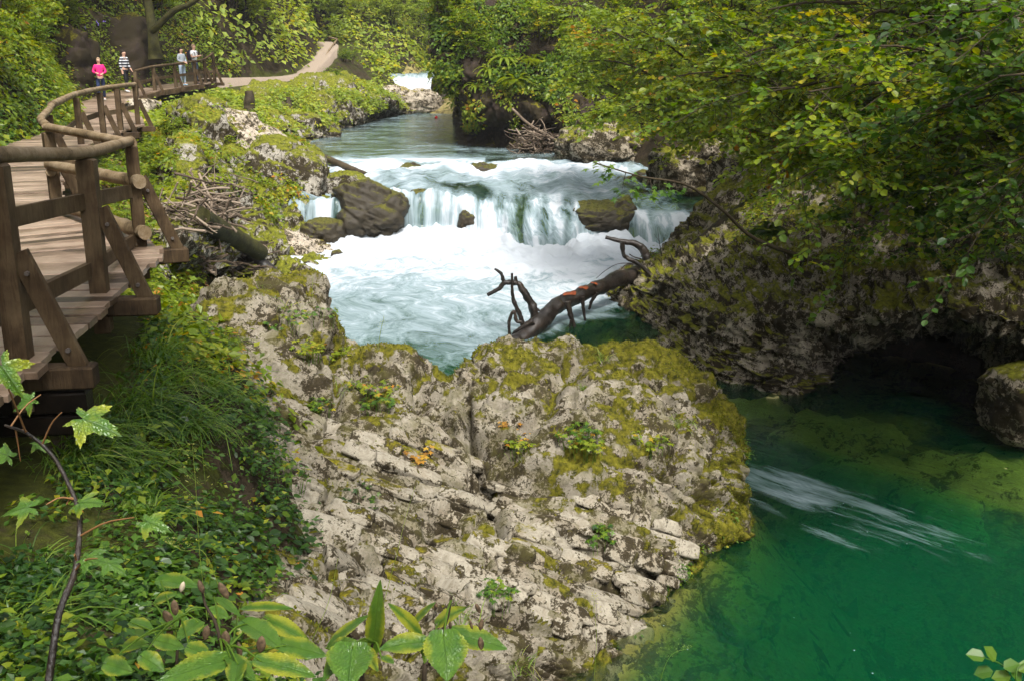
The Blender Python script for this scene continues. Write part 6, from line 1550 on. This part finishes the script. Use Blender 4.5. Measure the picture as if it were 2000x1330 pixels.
# sycamore sapling at the left
def lobed_leaf(par, a, b, seed, rnd):
    rg = np.random.default_rng(seed); a, b = np.array(a), np.array(b); L = np.linalg.norm(b - a) / .98; d = unit(b - a)
    camd = unit(np.array([0, 0, EYE]) - a); nn = unit(np.array([0, 0, .75]) + camd * .5 + rg.normal(size=3) * .2)
    ang, rad = [], []
    for c, l in ((-2.35, .50), (-1.15, .82), (0, 1.0), (1.15, .82), (2.35, .50)):
        for da, f in ((-.5, .46), (-.36, .60), (-.27, .60), (-.16, .84), (-.09, .82), (0, 1.0), (.09, .82), (.16, .84), (.27, .60), (.36, .60)): ang.append(c + da); rad.append(l * f)
    ang, rad = np.array(ang), np.array(rad); rings = np.linspace(0, 1, 7)
    A = rings[:, None] * rad[None]; x = .36 + .63 * A * np.cos(ang); y = .63 * A * np.sin(ang); z = -.16 * A ** 2 + .05 * np.sin(ang * 5) * A
    nn = unit(nn - d * np.dot(nn, d)); sd_ = np.cross(nn, d)
    P = a + L * (x[..., None] * d + y[..., None] * sd_ + z[..., None] * nn)
    uv = np.stack([x, y * 1.3, np.full_like(x, seed * .3)], -1).reshape(-1, 3)
    return link('leaf', mesh('leaf', P, gridF(7, len(ang), False), M['big_leaf'], True, {'rnd': np.full(P.shape[0] * P.shape[1], rnd)}, uv), par)
t = thing('sycamore_sapling', 'dark-stemmed sycamore sapling with lobed yellow-green leaves at the left', 'sapling')
sp = smooth_path(np.array([at(80, 1420, 2.5), at(95, 1330, 2.55), at(115, 1200, 2.65), at(145, 1120, 2.75), at(155, 1040, 2.85), at(150, 985, 2.9), at(110, 900, 3.0), at(60, 850, 3.05), at(10, 830, 3.1)]), 40)
V, F = tube(sp, np.linspace(.013, .004, 40), 8, .3, 3); link('stem', mesh('stem', V, F, M['trunk_wet'], True, {'rnd': np.full(len(V), .5)}), t)
for k, (x0, y0, x1, y1, Y, rn) in enumerate([(120, 805, 235, 840, 3.0, .95), (-20, 680, 45, 775, 2.9, .95), (90, 985, -5, 1000, 2.85, .8), (130, 985, 200, 975, 2.9, .8), (262, 1010, 332, 1032, 2.8, .8), (145, 1085, 215, 1095, 2.75, .35), (190, 1090, 248, 1115, 2.7, .45), (80, 770, 20, 800, 3.2, .7), (40, 900, -30, 870, 3.1, .6), (60, 855, 95, 880, 3.1, .7)]):
    a, b_ = at(x0, y0, Y), at(x1, y1, Y - .03); lf_ = lobed_leaf(t, a, b_, 900 + k, rn)
    s0 = sp[int(np.argmin(((sp - a) ** 2).sum(1)))]
    V, F = tube(smooth_path(np.array([s0, (s0 + a) / 2 + (0, 0, .015), a]), 6), np.linspace(.0035, .002, 6), 5); lf_.parent = link('petiole', mesh('petiole', V, F, M['leaf_litter'], True, {'rnd': np.full(len(V), .6)}), t)
# maple twig over the rapids
t = thing('maple_branch', 'dark maple twig with lobed green leaves reaching over the rapids', 'branch'); lv = Leaves(); rgk = np.random.default_rng(5)
sp = smooth_path(np.array([at(1620, 520, 13.6), at(1480, 470, 13.2), at(1410, 410, 13), at(1340, 362, 12.8), at(1250, 345, 12.6), at(1160, 318, 12.5)]), 30)
wood = [(sp, np.linspace(.03, .006, 30), 6)]
for (x, y, n_) in ((1170, 318, 9), (1190, 335, 8), (1215, 372, 10), (1225, 352, 7), (1275, 378, 10), (1300, 372, 9), (1325, 380, 7), (1255, 380, 6), (1180, 345, 6)):
    c = at(x, y, 12.6); s0 = sp[int(np.argmin(((sp - c) ** 2).sum(1)))]; wood.append((np.stack([s0, (s0 + c) / 2, c]), np.array([.006, .005, .003]), 4))
    az = rgk.uniform(0, 6.28, n_); lv.add(c + rgk.normal(size=(n_, 3)) * .06, np.stack([np.cos(az), np.sin(az), -.25 + 0 * az], 1), np.array([0, -.3, 1.0]) + rgk.normal(size=(n_, 3)) * .3, rgk.uniform(.09, .15, n_), rgk.uniform(.3, .75, n_))
wood_mesh('stems', wood, M['bark'], t); lv.build('foliage', M['leaf_herb'], T_LOBE, t)
# corner leaves at lower right
t = thing('corner_sprig', 'green leafy sprig poking in at the lower right corner', 'plant'); lv = Leaves()
wood = [(smooth_path(np.array([at(1990, 1420, 4.0), at(1975, 1340, 4.1), at(1960, 1300, 4.15), at(1925, 1285, 4.2)]), 10), np.linspace(.006, .003, 10), 5), (smooth_path(np.array([at(1990, 1380, 4.0), at(1985, 1310, 4.05), at(2010, 1290, 4.1)]), 8), np.linspace(.005, .003, 8), 5)]
for x, y, dx, dy in ((1925, 1283, -1, .1), (1945, 1290, -.6, .8), (1960, 1305, .9, .2), (1975, 1320, -.9, -.2), (1990, 1310, .8, .3), (1965, 1325, .2, -1), (1995, 1330, -.4, .5), (1940, 1310, -1, -.3)):
    lv.add(at(x, y, 4.1), (dx, .2, dy), (rgk.normal() * .2, -.5, .9), .085, rgk.uniform(.4, .8))
wood_mesh('stems', wood, M['leaf_herb'], t); lv.build('leaves', M['leaf_herb'], T_ROUND, t)
# tall flowering grass stalks
def stalk(lb, pts, Y, head=.10, seed=0, r=.0018):
    rgk = np.random.default_rng(seed); t = thing('grass_stalk', lb, 'grass stalk', (0, 0, 0), 'seeding grass stalks'); sp = smooth_path(np.array([at(x, y, Y) for x, y in pts]), 20)
    V, F = tube(sp, np.linspace(r, r * .5, 20), 4); link('stalk', mesh('stalk', V, F, M['grass'], True, {'rnd': np.full(len(V), .9)}), t)
    if head:
        lv = Leaves(); n_ = 60; i = rgk.integers(11, 20, n_); az = rgk.uniform(0, 6.28, n_); l = head * (20.5 - i) / 9 * rgk.uniform(.2, 1, n_)
        p = sp[i] + np.stack([np.cos(az) * l * .5, np.sin(az) * l * .5, l * .45], 1); lv.add(p, np.stack([np.cos(az), np.sin(az), .5 + 0 * az], 1), rgk.normal(size=(n_, 3)), .012, .95)
        lv.build('seed_head', M['grass'], T_LONG, t)
stalk('tall seeding grass stalk before the dark herb bank', [(405, 1210), (390, 1080), (383, 960), (376, 870)], 4.2, .16, 1)
stalk('seeding grass stalk lower left of the ledges', [(440, 1180), (400, 1080), (360, 1075), (330, 1060)], 4.0, .14, 2)
stalk('thin grass stalk crossing the pale ledges', [(730, 1250), (770, 1100), (790, 1020), (810, 950)], 5.0, 0, 3)
stalk('feathery grass stalk at the right foot of the outcrop', [(1160, 1330), (1165, 1250), (1162, 1200), (1160, 1160)], 6.0, .14, 4)
stalk('feathery grass stalk at the water by the bottom edge', [(1285, 1400), (1290, 1330), (1310, 1280), (1345, 1265)], 6.0, .2, 5)
stalk('thin stalk rising against the foam at the left hump', [(612, 600), (610, 570), (611, 540)], 12.6, .1, 6, .004)
stalk('fine stalk beside the saddle against the foam', [(668, 690), (662, 640), (655, 600)], 12.6, .12, 7, .004)
stalk('dark dried seed stalk standing above the saddle', [(735, 705), (738, 680), (745, 640), (750, 620)], 12.4, .1, 8, .004)
stalk('green stalk against the bottom ledges', [(590, 1290), (640, 1180), (660, 1090)], 4.0, 0, 9)
# violet bellflowers high on the left slope
M['violet'] = plain_mat('violet_petal', (.20, .13, .50), .5, .25, 60)
for k, (x, y, Y) in enumerate([(27, 33, 15), (100, 18, 17), (112, 16, 17), (165, 60, 21), (187, 50, 22), (196, 46, 22)]):
    Ys = np.arange(8, 60, .1); Q_ = np.stack([at(x, y, q_) for q_ in Ys]); h_ = terr(Q_[:, 0], Q_[:, 1]) >= Q_[:, 2]; p = Q_[int(np.argmax(h_))] + np.array([.25, -.45, .1]) if h_.any() else at(x, y, Y)
    t = thing('bellflower', ['violet bellflower at the upper left edge', 'violet bellflower near the pale blossoms', 'violet bellflower right of the pale blossoms', 'tall violet bellflower above the bare rock', 'violet bellflower over the rock face', 'rightmost violet bellflower over the rock face'][k], 'flower', p, 'violet bellflowers on the left slope')
    wood = [(np.stack([np.array([-.25, .5, -.3]), np.array([0, .03, -.2]), np.array([0, 0, .08])]), np.array([.008, .006, .004]), 4)]; wood_mesh('stem', wood, M['grass'], t)
    for j in range(4):
        rgk = np.random.default_rng(950 + k * 7 + j); c = np.array([rgk.normal() * .06, rgk.normal() * .05 - .05, rgk.uniform(-.18, .1)]); u = np.linspace(0, 1, 7)[:, None]; a_ = np.arange(10)[None] * 2 * math.pi / 10
        rr = .6 * (.012 + .03 * u ** .7) * (1 + .25 * (u > .9) * np.cos(a_ * 5)); P = np.stack([rr * np.cos(a_), rr * np.sin(a_) - .02 * u, -.045 * u + 0 * a_], -1) + c
        link('bell', mesh('bell', P, gridF(7, 10, True), M['violet']), t)

# ------------------------------------------------------------------ people
M['skin'] = plain_mat('skin', (.50, .30, .21), .5, .08, 10)
def cloth(name, col, rough=.85): M[name] = plain_mat(name, col, rough, .15, 35)
for n_, c in (('pink_fleece', (.62, .02, .16)), ('magenta_sleeve', (.35, .01, .16)), ('navy_jeans', (.02, .03, .075)), ('black_trousers', (.012, .012, .014)), ('grey_hoodie', (.30, .33, .36)), ('pale_jeans', (.36, .44, .55)), ('white_tee', (.78, .78, .80)), ('blue_jeans', (.05, .08, .15)), ('shoe_white', (.7, .72, .74)), ('shoe_blue', (.25, .45, .6)), ('shoe_dark', (.05, .05, .055)), ('hair_dark', (.025, .017, .012)), ('hair_fair', (.30, .21, .13)), ('backpack_dark', (.025, .02, .03)), ('backpack_red', (.3, .02, .05)), ('phone_dark', (.02, .02, .02)), ('eye_dark', (.02, .015, .012))): cloth(n_, c)
m, nt, b, out = new_mat('striped_sweater')
tcn = nt.nodes.new('ShaderNodeTexCoord'); sp_ = nt.nodes.new('ShaderNodeSeparateXYZ'); nt.links.new(tcn.outputs['Object'], sp_.inputs[0])
sw = math_(nt, 'FRACT', math_(nt, 'MULTIPLY', sp_.outputs[2], 8.5)); r_ = ramp(nt, sw, [(.0, (.62, .64, .66)), (.36, (.015, .017, .025))], 'CONSTANT'); nt.links.new(r_.outputs[0], b.inputs['Base Color']); b.inputs['Roughness'].default_value = .9
M['striped'] = m
def skin_mesh(name, verts, edges, radii, mat, sub=1):
    me = bpy.data.meshes.new(name); me.from_pydata([tuple(v) for v in verts], edges, []); o = bpy.data.objects.new('tmp', me); COL.objects.link(o)
    md = o.modifiers.new('s', 'SKIN'); md.use_smooth_shade = True
    for i, r in enumerate(radii):
        sv = me.skin_vertices[0].data[i]; sv.radius = (r, r) if np.isscalar(r) else r; sv.use_root = (i == 0)
    ss = o.modifiers.new('d', 'SUBSURF'); ss.levels = sub; ss.render_levels = sub
    dg = bpy.context.evaluated_depsgraph_get(); dg.update()
    res = bpy.data.meshes.new_from_object(o.evaluated_get(dg)); bpy.data.objects.remove(o); bpy.data.meshes.remove(me)
    res.name = name; res.materials.clear(); res.materials.append(mat)
    for p in res.polygons: p.use_smooth = True
    return res
def person(label, feet, rz, H, arms, legs, top, trousers, shoes, hair, long_hair=False, short_sleeve=False, head_turn=0, female=False):
    """arms: for each side (elbow, wrist) in body space; body faces -Y; legs: (knee, ankle) each"""
    t = thing('person', label, 'person', feet, None, rz); k = H / 1.70
    sw_ = .155 if female else .175
    V, E, Rr = [], [], []
    def v(p, r, par=None):
        V.append(np.array(p, float) * k); Rr.append(tuple(np.array(r) * k) if not np.isscalar(r) else r * k)
        if par is not None: E.append((par, len(V) - 1))
        return len(V) - 1
    pel = v((0, 0, .93), (.135, .10)); sp1 = v((0, 0, 1.10), (.12, .09), pel); ch = v((0, .0, 1.30), (.145, .10), sp1); nb_ = v((0, .005, 1.43), (.06, .06), ch); nk = v((0, -.005, 1.50), (.05, .052), nb_); hd = v((0, -.018, 1.575), (.070, .085), nk); ht = v((0, -.012, 1.655), (.066, .078), hd)
    nose = v((0, -.108, 1.575), .014, hd)
    for s in (-1, 1): v((s * .082, -.005, 1.58), .016, hd)
    tipj = []
    for s, (el, wr) in zip((-1, 1), arms):
        sh = v((s * sw_, 0, 1.385), .058, ch); e = v(el, .043, sh); w = v(wr, .030, e); d = unit(np.array(wr) - np.array(el)); side_ = unit(np.cross(d, (s * .3, -.4, .9)))
        pm = v(np.array(wr) + d * .055, (.036, .020), w)
        for f, (o_, l) in enumerate(((-.027, .062), (-.009, .075), (.009, .070), (.026, .055))):
            b1 = v(np.array(wr) + d * .095 + side_ * o_, .0095, pm); v(np.array(wr) + d * (.095 + l * .5) + side_ * o_ + np.array([0, -.008, -.004]), .0085, b1)
            v(np.array(wr) + d * (.095 + l * .85) + side_ * o_ + np.array([0, -.022, -.010]), .007, len(V) - 1)
        th = v(np.array(wr) + d * .045 - side_ * .04, .011, pm); v(np.array(wr) + d * .085 - side_ * .055, .009, th)
    for s, (kn, an) in zip((-1, 1), legs):
        hp = v((s * .09, 0, .88), .085, pel); q_ = v(kn, .058, hp); a_ = v(an, .038, q_); v(np.array(an) + np.array([0, -.06, -.045]), (.04, .03), a_); v(np.array(an) + np.array([s * .01, -.17, -.055]), (.036, .022), len(V) - 1)
    link('body', skin_mesh('body', V, E, Rr, M['skin']), t)
    # garments follow the same skeleton, a little larger
    V, E, Rr = [], [], []
    pel = v((0, 0, .90), (.158, .125)); sp1 = v((0, 0, 1.08), (.142, .112), pel); ch = v((0, .0, 1.30), (.165, .120), sp1); nb_ = v((0, .002, 1.42), (.085, .075), ch)
    for s, (el, wr) in zip((-1, 1), arms):
        sh = v((s * sw_, 0, 1.385), .074, ch); el = np.array(el); wr = np.array(wr)
        if short_sleeve: v(np.array((s * sw_, 0, 1.385)) * .35 + el * .65, .066, sh)
        else: e = v(el, .058, sh); v(el * .06 + wr * .94, .043, e)
    link('top', skin_mesh('top', V, E, Rr, M[top]), t)
    V, E, Rr = [], [], []
    pel = v((0, 0, .96), (.142, .108))
    for s, (kn, an) in zip((-1, 1), legs): hp = v((s * .09, 0, .87), .10, pel); q_ = v(kn, .072, hp); v(np.array(an) + np.array([0, 0, .01]), .058, q_)
    link('trousers', skin_mesh('trousers', V, E, Rr, M[trousers]), t)
    for s, (kn, an) in zip((-1, 1), legs):
        V, E, Rr = [], [], []; an = np.array(an); a_ = v(an + (0, .03, -.03), (.046, .045)); c_ = v(an + (0, -.07, -.05), (.048, .036), a_); v(an + (s * .01, -.18, -.06), (.042, .026), c_); link('shoe', skin_mesh('shoe', V, E, Rr, M[shoes]), t)
    D = sphere_dirs(14, 20); P = D * np.array([.083, .098, .10]) * k; P[..., 2] += 1.625 * k; P[..., 1] += .008 * k
    P[..., 1] = np.maximum(P[..., 1], (-.062 + np.clip((1.66 * k - P[..., 2]) * 1.1, 0, .11)) * 1.0)
    lowz = (1.40 if long_hair else 1.53) * k; P[..., 2] = np.where(P[..., 2] < 1.6 * k, np.maximum(P[..., 2], lowz) if not long_hair else lowz + (P[..., 2] - 1.525 * k) * 1.2 + .02, P[..., 2])
    link('hair', mesh('hair', P, gridF(14, 20, True), M[hair]), t)
    for s in (-1, 1):
        P = sphere_dirs(6, 8) * .010 * k + np.array([s * .030, -.098, 1.598]) * k; link('eye', mesh('eye', P, gridF(6, 8, True), M['eye_dark']), t)
    mb = MB(); mb.box(np.array([0, -.099, 1.535]) * k, (.042 * k, .012 * k, .008 * k)); mb.build('mouth', M['magenta_sleeve'], t)
    return t
st = [((-.10, -.01, .49), (-.105, .02, .085)), ((.10, -.01, .49), (.105, .02, .085))]
walk = [((-.10, -.12, .50), (-.105, -.08, .085)), ((.10, .02, .49), (.105, .16, .10))]
def feet_at(x, Y): q = at(x, 150, Y); return (q[0], Y, float(deck_z(Y)) + .015)
person('person in a pink jacket and dark jeans walking on the boardwalk', feet_at(195, 42.6), R(20), 1.66, [((-.25, -.02, 1.14), (-.12, -.20, 1.10)), ((.25, -.02, 1.14), (.12, -.20, 1.08))], walk, 'pink_fleece', 'navy_jeans', 'shoe_white', 'hair_fair', female=True)
person('person in a black and white striped sweater and black trousers on the boardwalk', feet_at(245, 45.6), R(70), 1.72, [((-.23, .03, 1.13), (-.24, -.04, .90)), ((.23, .0, 1.13), (.20, -.14, .96))], walk, 'striped', 'black_trousers', 'shoe_white', 'hair_dark')
person('person in a grey hoodie and pale jeans standing on the footbridge', feet_at(357, 49.2), R(60), 1.68, [((-.23, .0, 1.14), (-.07, -.21, 1.06)), ((.23, .0, 1.14), (.07, -.22, 1.04))], st, 'grey_hoodie', 'pale_jeans', 'shoe_blue', 'hair_dark', True, female=True)
wp = person('person in a white shirt with a dark backpack looking down at a phone', feet_at(382, 50.2), R(75), 1.80, [((-.25, -.02, 1.15), (-.07, -.27, 1.20)), ((.25, -.02, 1.15), (.07, -.28, 1.22))], st, 'white_tee', 'blue_jeans', 'shoe_dark', 'hair_fair', short_sleeve=True)
q = Vector((0, .0, 0))
bp = thing('backpack', 'dark backpack with a red panel on the back of the white-shirted hiker', 'backpack', wp.location, None, R(75))
D = sphere_dirs(14, 20); sup = (np.abs(D) ** 3.5).sum(-1) ** (-1 / 3.5); P = D * sup[..., None] * np.array([.15, .085, .24]) + np.array([0, .225, 1.30]); link('pack_body', mesh('pack_body', P, gridF(14, 20, True), M['backpack_dark']), bp)
P = D * sup[..., None] * np.array([.11, .03, .10]) + np.array([0, .305, 1.20]); link('front_pocket', mesh('front_pocket', P, gridF(14, 20, True), M['backpack_red']), bp)
for s in (-1, 1):
    mb = MB(); mb.tube(smooth_path(np.array([(s * .10, .15, 1.47), (s * .115, .02, 1.51), (s * .125, -.13, 1.38), (s * .135, -.10, 1.20), (s * .14, .14, 1.12)]), 16), .016, 6); mb.build('strap', M['backpack_dark'], bp)
ph = thing('phone', 'dark phone held by the white-shirted hiker', 'phone', wp.location, None, R(75))
mb = MB(); mb.box((0, -.41, 1.32), (.075, .012, .145), rotm((1, 0, 0), (0, .6, .8)), .3); mb.build('casing', M['phone_dark'], ph)
M['red'] = plain_mat('red_plastic', (.55, .02, .02), .4, .1)
fl_ = thing('float', 'small red float bobbing far up the river', 'float', at(852, 224, 66) * np.array([1, 1, 0]) + np.array([0, 0, ZU]))
P = sphere_dirs(12, 16) * np.array([.10, .10, .09]) + np.array([0, 0, .03]); link('ball', mesh('ball', P, gridF(12, 16, True), M['red']), fl_)
mb = MB(); mb.tube([(0, 0, .10), (0, 0, .16)], .025, 8); mb.build('neck', M['phone_dark'], fl_)

# ------------------------------------------------------------------ damp air of the gorge
hv = np.array([(x, y, z) for x in (-95, 95) for y in (-25, 175) for z in (-8, 75)], float)
me = mesh('haze', hv, [(0, 1, 3, 2), (4, 6, 7, 5), (0, 4, 5, 1), (2, 3, 7, 6), (0, 2, 6, 4), (1, 5, 7, 3)], None, False)
m = bpy.data.materials.new('damp_air'); m.use_nodes = True; nt = m.node_tree
for n_ in list(nt.nodes): nt.nodes.remove(n_)
out = nt.nodes.new('ShaderNodeOutputMaterial'); pv = nt.nodes.new('ShaderNodeVolumePrincipled')
pv.inputs['Density'].default_value = .00035; pv.inputs['Color'].default_value = (.95, .97, 1.0, 1); pv.inputs['Anisotropy'].default_value = .1
nt.links.new(pv.outputs[0], out.inputs['Volume']); me.materials.append(m)
tag(link('haze', me), kind='stuff')

# print('TRIS', sum(len(m_.loops) - 2 * len(m_.polygons) for m_ in bpy.data.meshes))
